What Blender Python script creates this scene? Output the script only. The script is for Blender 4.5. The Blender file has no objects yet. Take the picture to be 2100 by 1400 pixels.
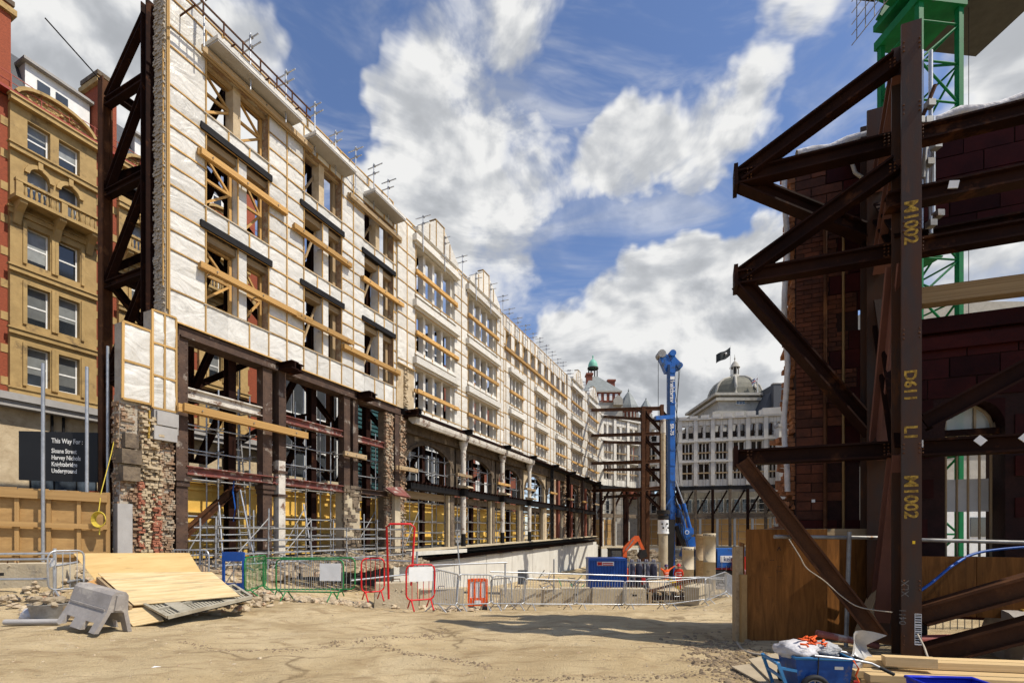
import bpy, math, random
from mathutils import Vector, Matrix
random.seed(11)
R = random.random
def U(a, b): return a + (b - a) * random.random()
S = bpy.context.scene
COL = S.collection
V = Vector
H, F = 1.75, 992.0
def pix(px, py, d):                       # a point of the place: bearing, height line and real distance
    return V(((px - 1050) / F * d, d, H - (py - 1095) / F * d))
def at(px, d, z=0.0): return V(((px - 1050) / F * d, d, z))

# ------------------------------------------------------------------ camera
cam = bpy.data.cameras.new('camera'); co = bpy.data.objects.new('camera', cam); COL.objects.link(co)
co.location = (0, 0, H); co.rotation_euler = (math.radians(90), 0, 0)
cam.sensor_width = 36; cam.lens = 17.0; cam.shift_y = 0.188; cam.clip_start = 0.1; cam.clip_end = 3000
S.camera = co
# ------------------------------------------------------------------ light
SUN = V((0.925, -0.38, 0)).normalized() * math.cos(math.radians(54)) + V((0, 0, math.sin(math.radians(54))))
sl = bpy.data.lights.new('sun', 'SUN'); so = bpy.data.objects.new('sun', sl); COL.objects.link(so)
sl.energy = 5.0; sl.angle = math.radians(0.5); sl.color = (1.0, 0.93, 0.81)
so.rotation_euler = SUN.to_track_quat('Z', 'Y').to_euler(); so.location = (40, -20, 60)
S.view_settings.view_transform = 'Standard'; S.view_settings.look = 'None'
S.view_settings.exposure = 0.12; S.view_settings.gamma = 1.0; S.view_settings.use_curve_mapping = False
S.render.engine = 'CYCLES'
S.cycles.max_bounces = 4; S.cycles.diffuse_bounces = 2; S.cycles.transparent_max_bounces = 6
S.cycles.use_adaptive_sampling = True; S.cycles.adaptive_threshold = .025
try: S.cycles.use_denoising = True
except Exception: pass

# ------------------------------------------------------------------ sky with broken cumulus
W = bpy.data.worlds.new('World'); S.world = W; W.use_nodes = True
def world():
    nt = W.node_tree; N = nt.nodes; L = nt.links; N.clear()
    out = N.new('ShaderNodeOutputWorld')
    sky = N.new('ShaderNodeTexSky'); sky.sky_type = 'NISHITA'; sky.sun_disc = False
    sky.sun_elevation = math.radians(54); sky.sun_rotation = math.atan2(SUN.x, SUN.y)
    sky.air_density = 1.0; sky.dust_density = 0.25; sky.ozone_density = 3.0
    tc = N.new('ShaderNodeTexCoord')
    def math_(op, a, b=None, c=None):
        n = N.new('ShaderNodeMath'); n.operation = op
        for i, x in enumerate((a, b, c)):
            if x is None: continue
            if isinstance(x, (int, float)): n.inputs[i].default_value = x
            else: L.new(x, n.inputs[i])
        return n.outputs[0]
    def vmath(op, a, b):
        n = N.new('ShaderNodeVectorMath'); n.operation = op
        for i, x in enumerate((a, b)):
            if isinstance(x, (tuple, Vector)): n.inputs[i].default_value = x
            else: L.new(x, n.inputs[i])
        return n.outputs['Value'] if op == 'DOT_PRODUCT' else n.outputs['Vector']
    def mr(x, a, b, c, d, smooth=True):
        n = N.new('ShaderNodeMapRange'); n.interpolation_type = 'SMOOTHSTEP' if smooth else 'LINEAR'
        L.new(x, n.inputs[0])
        for i, v in enumerate((a, b, c, d)): n.inputs[i + 1].default_value = v
        return n.outputs[0]
    def noise(vec, scale, detail, rough, dist=0.0):
        n = N.new('ShaderNodeTexNoise'); n.inputs['Scale'].default_value = scale
        n.inputs['Detail'].default_value = detail; n.inputs['Roughness'].default_value = rough
        n.inputs['Distortion'].default_value = dist
        L.new(vec, n.inputs['Vector']); return n.outputs['Fac']
    blobs = [(40, 60, 420, .62), (310, 40, 250, .60), (450, 160, 170, .55), (150, 330, 330, .40), (570, 330, 100, .25),
             (830, 160, 140, .42), (960, 60, 160, .45), (1080, 40, 120, .25), (890, 310, 200, .62), (1010, 430, 190, .62), (830, 420, 190, .50), (730, 120, 60, .30),
             (1290, 310, 120, .55), (1420, 280, 120, .55), (1530, 225, 80, .48), (1220, 330, 70, .3),
             (1400, 560, 150, .66), (1540, 560, 150, .62), (1290, 610, 120, .5), (1610, 460, 90, .35), (1460, 640, 130, .4),
             (1370, 790, 190, .66), (1540, 760, 200, .66), (1230, 790, 170, .95), (1150, 760, 90, .7), (1320, 750, 110, .8), (1450, 830, 220, .5),
             (1680, 0, 150, .45), (2080, 110, 230, .66), (2050, 360, 220, .6), (2000, 560, 190, .6), (1110, 620, 120, .28), (1560, 20, 100, .18),
             (640, 60, 130, -.75), (680, 240, 80, -.55), (1190, 140, 150, -.42), (1760, 200, 190, -.62), (1400, 120, 170, -.5),
             (1360, 440, 80, -.62), (1180, 530, 110, -.5), (1110, 690, 90, -.35), (1500, 410, 90, -.62), (1650, 330, 90, -.45), (720, 10, 80, -.45), (1270, 470, 80, -.4)]
    nrm = N.new('ShaderNodeVectorMath'); nrm.operation = 'NORMALIZE'; L.new(tc.outputs['Generated'], nrm.inputs[0]); v = nrm.outputs[0]
    warp = N.new('ShaderNodeTexNoise'); warp.inputs['Scale'].default_value = 5.5; warp.inputs['Detail'].default_value = 4; warp.inputs['Roughness'].default_value = .65; L.new(v, warp.inputs[0])
    w1 = vmath('SUBTRACT', warp.outputs['Color'], (.5, .5, .5)); sc_ = N.new('ShaderNodeVectorMath'); sc_.operation = 'SCALE'; L.new(w1, sc_.inputs[0]); sc_.inputs['Scale'].default_value = .22
    vn = N.new('ShaderNodeVectorMath'); vn.operation = 'NORMALIZE'; L.new(vmath('ADD', v, sc_.outputs[0]), vn.inputs[0]); vw = vn.outputs[0]                 # ragged, curling outlines
    tot = None
    for px, py, r, w in blobs:
        c = V(((px - 1050) / F, 1, (1095 - py) / F)); k = c.length; c.normalize()
        ang = (r / F) / (k * k) ** 0.8 * 1.12
        t = mr(vmath('DOT_PRODUCT', vw, c), math.cos(ang), 1.0, 0.0, w)
        tot = t if tot is None else math_('ADD', tot, t)
    sq = N.new('ShaderNodeMapping'); sq.inputs['Scale'].default_value = (1, 1, 1.6); L.new(v, sq.inputs[0])
    off = vmath('ADD', sq.outputs[0], (.02, -.015, .07))
    n1 = noise(sq.outputs[0], 4.2, 6, .62, .5); n2 = noise(sq.outputs[0], 13.0, 4, .6, .3)
    m1 = noise(off, 4.2, 3, .62, .5); m2 = noise(off, 13.0, 2, .6, .3)
    nn = math_('MULTIPLY_ADD', n2, .55, math_('MULTIPLY', n1, 1.75)); mm = math_('MULTIPLY_ADD', m2, .55, math_('MULTIPLY', m1, 1.75))
    D = math_('ADD', tot, nn)
    mask = mr(D, .98, 1.80, 0, 1)
    wm = N.new('ShaderNodeMapping'); wm.inputs['Scale'].default_value = (1.0, 2.2, 3.2); wm.inputs['Rotation'].default_value = (.3, .5, .2); L.new(v, wm.inputs[0])
    wisp = mr(noise(wm.outputs[0], 3.0, 5, .62, .8), .44, .80, 0, .55)           # thin veils between the cumulus
    mask = math_('MAXIMUM', mask, wisp)
    sh = mr(math_('SUBTRACT', mm, nn), -.42, .30, 1.0, 0.0)          # more cloud towards the light: shaded underside
    thick = mr(D, 1.45, 2.6, 1.0, .74)
    lum = math_('MULTIPLY', math_('MULTIPLY_ADD', sh, .62, .40), thick)
    ramp = N.new('ShaderNodeValToRGB'); L.new(lum, ramp.inputs[0])
    e = ramp.color_ramp.elements; e[0].position = .22; e[0].color = (.36, .38, .41, 1); e[1].position = .70; e[1].color = (.94, .94, .93, 1)
    m = ramp.color_ramp.elements.new(.46); m.color = (.60, .62, .65, 1)
    tint = N.new('ShaderNodeMixRGB'); tint.blend_type = 'MULTIPLY'; tint.inputs[0].default_value = 1
    L.new(sky.outputs[0], tint.inputs[1]); tint.inputs[2].default_value = (.97, .96, 1.06, 1)
    b1 = N.new('ShaderNodeBackground'); L.new(tint.outputs[0], b1.inputs[0]); b1.inputs[1].default_value = 0.135
    b2 = N.new('ShaderNodeBackground'); L.new(ramp.outputs[0], b2.inputs[0]); b2.inputs[1].default_value = 0.86
    mx = N.new('ShaderNodeMixShader'); L.new(mask, mx.inputs[0]); L.new(b1.outputs[0], mx.inputs[1]); L.new(b2.outputs[0], mx.inputs[2])
    L.new(mx.outputs[0], out.inputs[0])
    W.cycles.sampling_method = 'MANUAL'; W.cycles.sample_map_resolution = 256
world()

# ------------------------------------------------------------------ materials
MATS = {}
def mat(name, c1, c2=None, scale=3.0, rough=.8, metal=0.0, bump=.0, bscale=25.0, c3=None, s3=1.0, t3=.58, obj=False, stretch=(1, 1, 1),
        var=.12, spec=.3, detail=4, dist=0.0, wave=None):
    if name in MATS: return MATS[name]
    m = bpy.data.materials.new(name); m.use_nodes = True; MATS[name] = m
    nt = m.node_tree; N = nt.nodes; L = nt.links
    b = N['Principled BSDF']; b.inputs['Roughness'].default_value = rough; b.inputs['Metallic'].default_value = metal
    b.inputs['Specular IOR Level'].default_value = spec
    c2 = c2 or tuple(x * .72 for x in c1)
    mp = N.new('ShaderNodeMapping'); mp.inputs['Scale'].default_value = stretch
    info = N.new('ShaderNodeObjectInfo')
    if obj:
        tc = N.new('ShaderNodeTexCoord'); ad = N.new('ShaderNodeVectorMath'); ad.operation = 'MULTIPLY_ADD'
        cv = N.new('ShaderNodeCombineXYZ')
        for i in range(3): L.new(info.outputs['Random'], cv.inputs[i])
        L.new(cv.outputs[0], ad.inputs[0]); ad.inputs[1].default_value = (37, 53, 71); L.new(tc.outputs['Object'], ad.inputs[2]); L.new(ad.outputs[0], mp.inputs[0])
    else:
        g = N.new('ShaderNodeNewGeometry'); L.new(g.outputs['Position'], mp.inputs[0])
    n = N.new('ShaderNodeTexNoise'); n.inputs['Scale'].default_value = scale; n.inputs['Detail'].default_value = detail
    n.inputs['Roughness'].default_value = .65; n.inputs['Distortion'].default_value = dist
    L.new(mp.outputs[0], n.inputs[0])
    cr = N.new('ShaderNodeValToRGB'); L.new(n.outputs['Fac'], cr.inputs[0])
    cr.color_ramp.elements[0].position = .32; cr.color_ramp.elements[0].color = (*c2, 1)
    cr.color_ramp.elements[1].position = .68; cr.color_ramp.elements[1].color = (*c1, 1)
    col = cr.outputs[0]
    if c3:
        n3 = N.new('ShaderNodeTexNoise'); n3.inputs['Scale'].default_value = s3; n3.inputs['Detail'].default_value = 5
        n3.inputs['Roughness'].default_value = .7
        L.new(mp.outputs[0], n3.inputs[0])
        r3 = N.new('ShaderNodeMapRange'); r3.inputs[1].default_value = t3 - .05; r3.inputs[2].default_value = t3 + .05; L.new(n3.outputs['Fac'], r3.inputs[0])
        mx = N.new('ShaderNodeMixRGB'); L.new(r3.outputs[0], mx.inputs[0]); L.new(col, mx.inputs[1]); mx.inputs[2].default_value = (*c3, 1); col = mx.outputs[0]
    if var:
        hs = N.new('ShaderNodeHueSaturation'); r = N.new('ShaderNodeMapRange'); L.new(info.outputs['Random'], r.inputs[0])
        r.inputs[3].default_value = 1 - var; r.inputs[4].default_value = 1 + var
        L.new(r.outputs[0], hs.inputs['Value']); L.new(col, hs.inputs['Color']); col = hs.outputs[0]
    L.new(col, b.inputs['Base Color'])
    if bump:
        nb = N.new('ShaderNodeTexNoise'); nb.inputs['Scale'].default_value = bscale; nb.inputs['Detail'].default_value = 3
        L.new(mp.outputs[0], nb.inputs[0])
        bp = N.new('ShaderNodeBump'); bp.inputs['Strength'].default_value = bump; bp.inputs['Distance'].default_value = .05
        L.new(nb.outputs['Fac'], bp.inputs['Height']); L.new(bp.outputs[0], b.inputs['Normal'])
    return m

def wrap_mat(name, c1, c2, rough, strength, spec):
    m = mat(name, c1, c2, 1.2, rough, var=.10, spec=spec, dist=1.0, c3=tuple(x * .78 for x in c2), s3=.9, t3=.66)
    nt = m.node_tree; N = nt.nodes; L = nt.links; g = N.new('ShaderNodeNewGeometry'); hs = []
    for sc_, st, w in ((.8, (1, 1, 1.5), 1.0), (1.9, (1.6, 1.6, .8), .30), (4.5, (1, 1, 1), .07)):
        mp = N.new('ShaderNodeMapping'); mp.inputs['Scale'].default_value = st; L.new(g.outputs['Position'], mp.inputs[0])
        t = N.new('ShaderNodeTexNoise'); t.inputs['Scale'].default_value = sc_; t.inputs['Detail'].default_value = 2; t.inputs['Distortion'].default_value = 1.6; L.new(mp.outputs[0], t.inputs[0])
        s = N.new('ShaderNodeMath'); s.operation = 'SUBTRACT'; L.new(t.outputs['Fac'], s.inputs[0]); s.inputs[1].default_value = .5
        ab = N.new('ShaderNodeMath'); ab.operation = 'ABSOLUTE'; L.new(s.outputs[0], ab.inputs[0])
        mu = N.new('ShaderNodeMath'); mu.operation = 'MULTIPLY'; L.new(ab.outputs[0], mu.inputs[0]); mu.inputs[1].default_value = -w; hs.append(mu.outputs[0])
    h = hs[0]
    for q in hs[1:]:
        ad = N.new('ShaderNodeMath'); ad.operation = 'ADD'; L.new(h, ad.inputs[0]); L.new(q, ad.inputs[1]); h = ad.outputs[0]
    bp = N.new('ShaderNodeBump'); bp.inputs['Strength'].default_value = strength; bp.inputs['Distance'].default_value = .55; L.new(h, bp.inputs['Height']); L.new(bp.outputs[0], N['Principled BSDF'].inputs['Normal'])
    return m
M_wrap = wrap_mat('wrap_sheet', (.62, .60, .55), (.52, .50, .455), .32, .22, .45)
M_wrapw = wrap_mat('wrap_sheet_white', (.66, .63, .565), (.56, .53, .47), .45, .20, .35)
M_batten = mat('batten_wood', (.52, .33, .12), (.36, .21, .07), 3, .75, obj=True, stretch=(.5, 6, 6), var=.25)
M_timber = mat('timber', (.55, .33, .11), (.34, .185, .06), 2.2, .75, bump=.2, bscale=8, obj=True, stretch=(.6, 7, 7), var=.22)
M_timberg = mat('weathered_timber', (.42, .31, .18), (.25, .17, .09), 2.2, .8, bump=.2, bscale=8, obj=True, stretch=(.6, 7, 7), var=.2)
M_black = mat('black_steel', (.014, .013, .013), (.009, .008, .008), 3, .6, var=.1, spec=.15)
M_rust = mat('rusty_steel', (.098, .041, .018), (.050, .022, .012), 2.0, .7, spec=.1, bump=.15, bscale=30, c3=(.16, .07, .03), s3=1.2, t3=.62, var=.15)
M_rustd = mat('dark_rusty_steel', (.024, .0095, .006), (.012, .0055, .0045), 2.0, .65, bump=.06, bscale=30, c3=(.070, .027, .012), s3=1.4, t3=.63, var=.15, spec=.05)
M_rustc = mat('column_mill_scale', (.040, .031, .027), (.070, .028, .012), 1.8, .5, bump=.05, bscale=60, c3=(.10, .042, .018), s3=2.0, t3=.64, var=0, stretch=(2.5, 2.5, .5), spec=.18)
M_iron = mat('riveted_iron', (.090, .052, .034), (.045, .027, .020), 2.5, .75, bump=.3, bscale=18, c3=(.27, .23, .19), s3=1.5, t3=.63, var=.12)
M_ironred = mat('red_primed_iron', (.22, .065, .05), (.11, .045, .035), 2.5, .75, bump=.2, bscale=18, c3=(.38, .33, .28), s3=2.0, t3=.58, var=.1)
M_white = mat('flaky_white_paint', (.60, .56, .49), (.44, .40, .34), 2.5, .7, bump=.2, bscale=20, c3=(.15, .085, .055), s3=1.6, t3=.585, var=.08)
M_brick = mat('rough_brick', (.36, .24, .15), (.22, .13, .08), 5, .95, bump=.9, bscale=14, c3=(.40, .34, .25), s3=2.2, t3=.55, var=.12)
M_stone = mat('tan_stone', (.52, .42, .28), (.38, .29, .18), 2.2, .9, bump=.35, bscale=12, c3=(.30, .22, .14), s3=1.6, t3=.63, var=.08)
M_stoned = mat('dirty_stone', (.19, .145, .098), (.095, .072, .052), 2.6, .92, bump=.6, bscale=12, c3=(.07, .055, .045), s3=1.8, t3=.60, var=.1)
M_sootshade = mat('sooty_shaded_stone', (.125, .092, .062), (.055, .042, .031), 2.0, .95, bump=.5, bscale=12, var=.15, c3=(.23, .18, .125), s3=1.3, t3=.64, spec=.1)  # arch stone darkened partly for soot, partly for the deep shade there
M_mortar = mat('mortar', (.45, .40, .33), (.32, .27, .21), 3, .95, bump=.5, bscale=20, var=.06)
M_cement = mat('grey_cement', (.36, .345, .33), (.30, .285, .27), 2, .9, bump=.15, bscale=30, var=.05)
M_conc = mat('concrete', (.50, .425, .30), (.39, .32, .215), 1.6, .9, bump=.25, bscale=18, c3=(.27, .235, .185), s3=1.2, t3=.64, var=.08)
M_concw = mat('pale_concrete', (.60, .58, .52), (.50, .475, .42), .9, .85, bump=.15, bscale=14, c3=(.40, .37, .31), s3=.7, t3=.62, var=.05, stretch=(1, 1, .45))
M_ply = mat('yellow_plywood', (.78, .50, .12), (.64, .39, .08), 1.4, .6, bump=.08, bscale=20, obj=True, stretch=(1, 1, 5), var=.10)
M_plyb = mat('brown_plywood', (.40, .245, .095), (.30, .175, .065), 1.6, .7, bump=.1, bscale=20, obj=True, stretch=(.7, 3, 4), var=.10, c3=(.27, .15, .055), s3=2.5, t3=.66)
M_plyn = mat('fresh_plywood', (.72, .56, .32), (.53, .37, .17), 2.0, .6, bump=.06, bscale=30, obj=True, stretch=(.7, 6, 1), var=.07, c3=(.44, .33, .18), s3=1.1, t3=.585)
M_plyd = mat('stained_plywood', (.24, .098, .026), (.12, .050, .015), 1.5, .65, spec=.06, bump=.08, bscale=30, obj=True, stretch=(7, 1, .8), var=.06, dist=1.4, c3=(.09, .042, .018), s3=2.3, t3=.66)
M_galv = mat('galvanised_tube', (.50, .51, .52), (.34, .35, .36), 5, .42, .65, var=.15, spec=.5)
M_galvd = mat('dull_tube', (.33, .33, .32), (.20, .19, .18), 5, .55, .4, var=.2, c3=(.19, .10, .05), s3=3, t3=.64)
M_green = mat('green_paint', (.004, .145, .045), (.003, .10, .032), 2, .6, var=.08, spec=.15, c3=(.02, .09, .05), s3=2.5, t3=.66)
M_greenb = mat('barrier_green', (.02, .21, .055), (.02, .15, .045), 6, .5, var=.08, c3=(.22, .26, .20), s3=7, t3=.66)
M_red = mat('barrier_red', (.62, .016, .018), (.50, .014, .016), 6, .42, var=.08, c3=(.45, .18, .15), s3=8, t3=.68)
M_blue = mat('blue_paint', (.012, .085, .36), (.010, .060, .27), 1.5, .45, bump=.03, var=.05, spec=.45, c3=(.06, .10, .20), s3=2.2, t3=.67)
M_bluer = mat('rig_blue', (.007, .11, .42), (.006, .08, .32), 1.5, .4, var=.06, spec=.5, c3=(.03, .055, .10), s3=1.3, t3=.58)
M_redm = mat('machine_red', (.52, .02, .018), None, 2, .4, var=.05)
M_orange = mat('machine_orange', (.72, .12, .025), (.58, .09, .02), 3, .45, var=.05)
M_hivis = mat('hivis_orange', (.85, .13, .02), (.65, .08, .015), 9, .8, bump=.4, bscale=20, var=.05)
M_yellow = mat('yellow_plastic', (.80, .52, .02), (.66, .42, .02), 3, .45, var=.04)
M_white_p = mat('white_plastic', (.78, .78, .76), (.66, .66, .64), 3, .45, var=.05)
M_greyp = mat('grey_plastic', (.33, .30, .275), (.25, .225, .205), 2.5, .6, bump=.15, bscale=14, var=0, c3=(.42, .38, .33), s3=2.2, t3=.58)
M_glass = mat('window_glass', (.035, .042, .05), (.02, .024, .03), .7, .08, var=.5, spec=.9)
M_tyre = mat('rubber', (.018, .018, .019), None, 5, .7, var=.1)
M_slate = mat('slate', (.085, .090, .10), (.05, .053, .06), 4, .6, bump=.3, bscale=6, var=.15, stretch=(1, 1, 3))
M_lead = mat('grey_green_lead', (.23, .25, .245), (.165, .18, .175), 1.2, .6, var=.08, stretch=(1, 1, .4))
M_copper = mat('copper_green', (.20, .48, .36), (.14, .36, .27), 1.5, .6, var=.05)
M_domeroof = mat('dome_lead', (.165, .155, .115), (.105, .10, .075), .8, .65, var=.04, stretch=(1, 1, .3))
M_terra = mat('buff_stone', (.44, .30, .125), (.33, .22, .09), 2.0, .85, bump=.2, bscale=10, c3=(.20, .135, .065), s3=1.1, t3=.62, var=.08)
M_terrag = mat('grey_stone', (.44, .415, .36), (.32, .30, .255), 1.0, .85, bump=.15, bscale=10, c3=(.23, .21, .18), s3=.5, t3=.62, var=.06)
M_redb = mat('red_brick', (.33, .082, .038), (.20, .052, .028), 9, .9, bump=.3, bscale=22, var=.06, stretch=(1, 1, 3.2))
M_redbf = mat('far_red_brick', (.24, .075, .045), (.17, .055, .036), 2, .9, var=.06)
M_maroon = mat('maroon_glazed_tile', (.042, .0075, .006), (.022, .005, .0045), 2.2, .5, bump=.12, bscale=7, var=.4, spec=.06)
M_brickd = mat('dark_exposed_brick', (.110, .034, .016), (.052, .018, .010), 4, .85, bump=.4, bscale=12, var=.35)
M_joint = mat('dark_mortar', (.030, .011, .009), (.016, .007, .006), 6, .95, bump=.2, var=0)
M_dirt = None
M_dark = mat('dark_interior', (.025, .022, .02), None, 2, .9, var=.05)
M_signb = mat('black_board', (.012, .012, .013), None, 2, .45, var=0)
M_text = mat('white_lettering', (.78, .77, .74), None, 2, .6, var=0)
M_ytext = mat('yellow_spray', (.50, .32, .06), (.10, .055, .02), 22, .85, var=0, spec=.1)
M_chalk = mat('chalk', (.20, .185, .165), (.06, .05, .045), 25, .9, var=0)
M_rope = mat('yellow_rope', (.62, .47, .06), None, 10, .7, var=.05)
M_cable = mat('pale_cable', (.42, .36, .28), None, 6, .7, var=.1)
M_bluehose = mat('blue_hose', (.01, .085, .36), None, 6, .45, var=.05)
M_skin = mat('skin', (.42, .24, .17), None, 6, .6, var=.05)
M_rubble = mat('rubble', (.42, .34, .23), (.26, .20, .135), 3, .95, bump=.4, bscale=15, var=.2, c3=(.33, .16, .09), s3=3.5, t3=.63)
M_rubbled = mat('dark_rubble', (.25, .185, .115), (.15, .11, .07), 3, .95, bump=.4, bscale=15, var=.2)
M_teal = mat('teal_louvre', (.045, .12, .125), (.03, .08, .085), 2, .35, var=.15, spec=.6)
M_rag = mat('grey_rag', (.62, .60, .60), (.40, .38, .38), 5, .8, bump=.6, bscale=9, var=.1)
M_asph = mat('asphalt', (.06, .058, .055), None, 6, .9, bump=.2, var=0)

# ------------------------------------------------------------------ mesh helpers
def frame_from(a, b, up=None):
    x = (b - a); ln = x.length; x = x / ln
    up = V(up) if up is not None else (V((0, 0, 1)) if abs(x.z) < .95 else V((0, 1, 0)))
    y = up.cross(x)
    if y.length < 1e-4: y = V((1, 0, 0)).cross(x)
    y.normalize(); z = x.cross(y)
    return x, y, z, ln
class MB:
    def __init__(s): s.v = []; s.f = []; s.sm = []
    def add(s, vs, fs, smooth=False):
        k = len(s.v); s.v += [tuple(p) for p in vs]; s.f += [tuple(i + k for i in f) for f in fs]; s.sm += [smooth] * len(fs); return s
    def box(s, c, size, Mx=None):
        c = V(c); hx, hy, hz = size[0] / 2, size[1] / 2, size[2] / 2
        P = [V((i * hx, j * hy, k * hz)) for k in (-1, 1) for j in (-1, 1) for i in (-1, 1)]
        if Mx is not None: P = [Mx @ p for p in P]
        return s.add([p + c for p in P], [(0, 2, 3, 1), (4, 5, 7, 6), (0, 1, 5, 4), (2, 6, 7, 3), (0, 4, 6, 2), (1, 3, 7, 5)])
    def lohi(s, lo, hi):
        lo = V(lo); hi = V(hi); return s.box((lo + hi) / 2, hi - lo)
    def bar(s, a, b, w, h, up=None):
        a = V(a); b = V(b); x, y, z, ln = frame_from(a, b, up)
        return s.box((a + b) / 2, (ln, w, h), Matrix((x, y, z)).transposed())
    def tube(s, a, b, r, n=8, r2=None, smooth=True):
        a = V(a); b = V(b); x, y, z, ln = frame_from(a, b); r2 = r if r2 is None else r2
        P = []
        for q, rr in ((a, r), (b, r2)):
            for i in range(n):
                t = 2 * math.pi * i / n; P.append(q + y * math.cos(t) * rr + z * math.sin(t) * rr)
        k = len(s.v); s.add(P, [(i, (i + 1) % n, n + (i + 1) % n, n + i) for i in range(n)], smooth)
        s.add(P[:n], [tuple(range(n - 1, -1, -1))]); s.add(P[n:], [tuple(range(n))]); return s
    def path(s, pts, r, n=6, closed=False):
        pts = [V(p) for p in pts]; m = len(pts); rings = []
        for i, p in enumerate(pts):
            t = (pts[(i + 1) % m] - pts[i - 1]) if (closed or 0 < i < m - 1) else (pts[1] - pts[0] if i == 0 else pts[-1] - pts[-2])
            t.normalize(); y = V((0, 0, 1)).cross(t)
            if y.length < .15: y = V((0.3, 1, 0)).cross(t)
            y.normalize(); z = t.cross(y)
            rings.append([p + y * math.cos(2 * math.pi * j / n) * r + z * math.sin(2 * math.pi * j / n) * r for j in range(n)])
        P = [q for rg in rings for q in rg]; fs = []
        for i in range(m if closed else m - 1):
            a = i * n; b = ((i + 1) % m) * n
            fs += [(a + j, a + (j + 1) % n, b + (j + 1) % n, b + j) for j in range(n)]
        return s.add(P, fs, True)
    def lathe(s, prof, c=(0, 0, 0), n=16, smooth=True, a0=0, a1=2 * math.pi):
        c = V(c); P = []; full = abs(a1 - a0 - 2 * math.pi) < 1e-6; m = n if full else n + 1
        for r, z in prof:
            for i in range(m):
                t = a0 + (a1 - a0) * i / n; P.append(c + V((math.cos(t) * r, math.sin(t) * r, z)))
        fs = []
        for k in range(len(prof) - 1):
            for i in range(n):
                j = (i + 1) % m; fs.append((k * m + i, k * m + j, (k + 1) * m + j, (k + 1) * m + i))
        return s.add(P, fs, smooth)
    def prism(s, poly, d0, d1, axes='xz'):          # polygon in (x,z), extruded along y, or (x,y) along z, or (y,z) along x
        def q(p, d):
            return {'xz': (p[0], d, p[1]), 'xy': (p[0], p[1], d), 'yz': (d, p[0], p[1])}[axes]
        n = len(poly); P = [q(p, d0) for p in poly] + [q(p, d1) for p in poly]
        return s.add(P, [tuple(range(n)), tuple(range(2 * n - 1, n - 1, -1))] + [(i, i + n, (i + 1) % n + n, (i + 1) % n) for i in range(n)])
    def slab(s, q, t):                              # four corners + thickness along -normal
        q = [V(p) for p in q]; nr = (q[1] - q[0]).cross(q[3] - q[0]).normalized()
        P = q + [p - nr * t for p in q]
        return s.add(P, [(0, 1, 2, 3), (7, 6, 5, 4), (0, 4, 5, 1), (1, 5, 6, 2), (2, 6, 7, 3), (3, 7, 4, 0)])
    def rock(s, c, r, flat=.7):
        c = V(c); P = []
        g = (1 + 5 ** .5) / 2
        if not hasattr(MB, 'ICO'):
            pts = [(-1, g, 0), (1, g, 0), (-1, -g, 0), (1, -g, 0), (0, -1, g), (0, 1, g), (0, -1, -g), (0, 1, -g), (g, 0, -1), (g, 0, 1), (-g, 0, -1), (-g, 0, 1)]
            MB.ICO = ([V(p).normalized() for p in pts], [(0, 11, 5), (0, 5, 1), (0, 1, 7), (0, 7, 10), (0, 10, 11), (1, 5, 9), (5, 11, 4), (11, 10, 2), (10, 7, 6), (7, 1, 8),
                                                        (3, 9, 4), (3, 4, 2), (3, 2, 6), (3, 6, 8), (3, 8, 9), (4, 9, 5), (2, 4, 11), (6, 2, 10), (8, 6, 7), (9, 8, 1)])
        sx, sy = U(.7, 1.35), U(.7, 1.35)
        return s.add([c + V((p.x * sx, p.y * sy, p.z * flat)) * r * U(.75, 1.2) for p in MB.ICO[0]], MB.ICO[1])
    def masonry(s, s0, s1, z0, z1, y, bw, bh, prot, skip=.1, th=.16, keep=None):   # coursed, broken-faced bricks
        z = z0; j = 0
        while z < z1:
            x = s0 - (bw / 2 if j % 2 else 0) + U(-.03, .03)
            while x < s1:
                w = bw * U(.55, 1.15)
                if R() > skip and x + w > s0 and (keep is None or keep(x, z)):
                    d = prot * R() ** 1.5; a = max(x, s0) + .006; c = min(x + w, s1 + U(0, .05)) - .006
                    if c - a > .03: s.box(((a + c) / 2, y - d + th / 2, z + bh / 2), (c - a, th, bh * U(.78, .95)), Matrix.Rotation(U(-.05, .05), 3, 'Y') @ Matrix.Rotation(U(-.12, .12), 3, 'Z'))
                x += w
            z += bh; j += 1
        return s
    def brickbox(s, c, size, jit=.15):
        j = lambda q: q * U(1 - jit, 1 + jit); a = U(-.25, .25); Mx = Matrix.Rotation(a, 3, 'Y') @ Matrix.Rotation(U(-.3, .3), 3, 'Z')
        return s.box(c, (j(size[0]), j(size[1]), j(size[2])), Mx)
    def mesh(s, name, m=None):
        me = bpy.data.meshes.new(name); me.from_pydata(s.v, [], s.f)
        me.polygons.foreach_set('use_smooth', s.sm); me.update()
        if m: me.materials.append(m)
        return me
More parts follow.
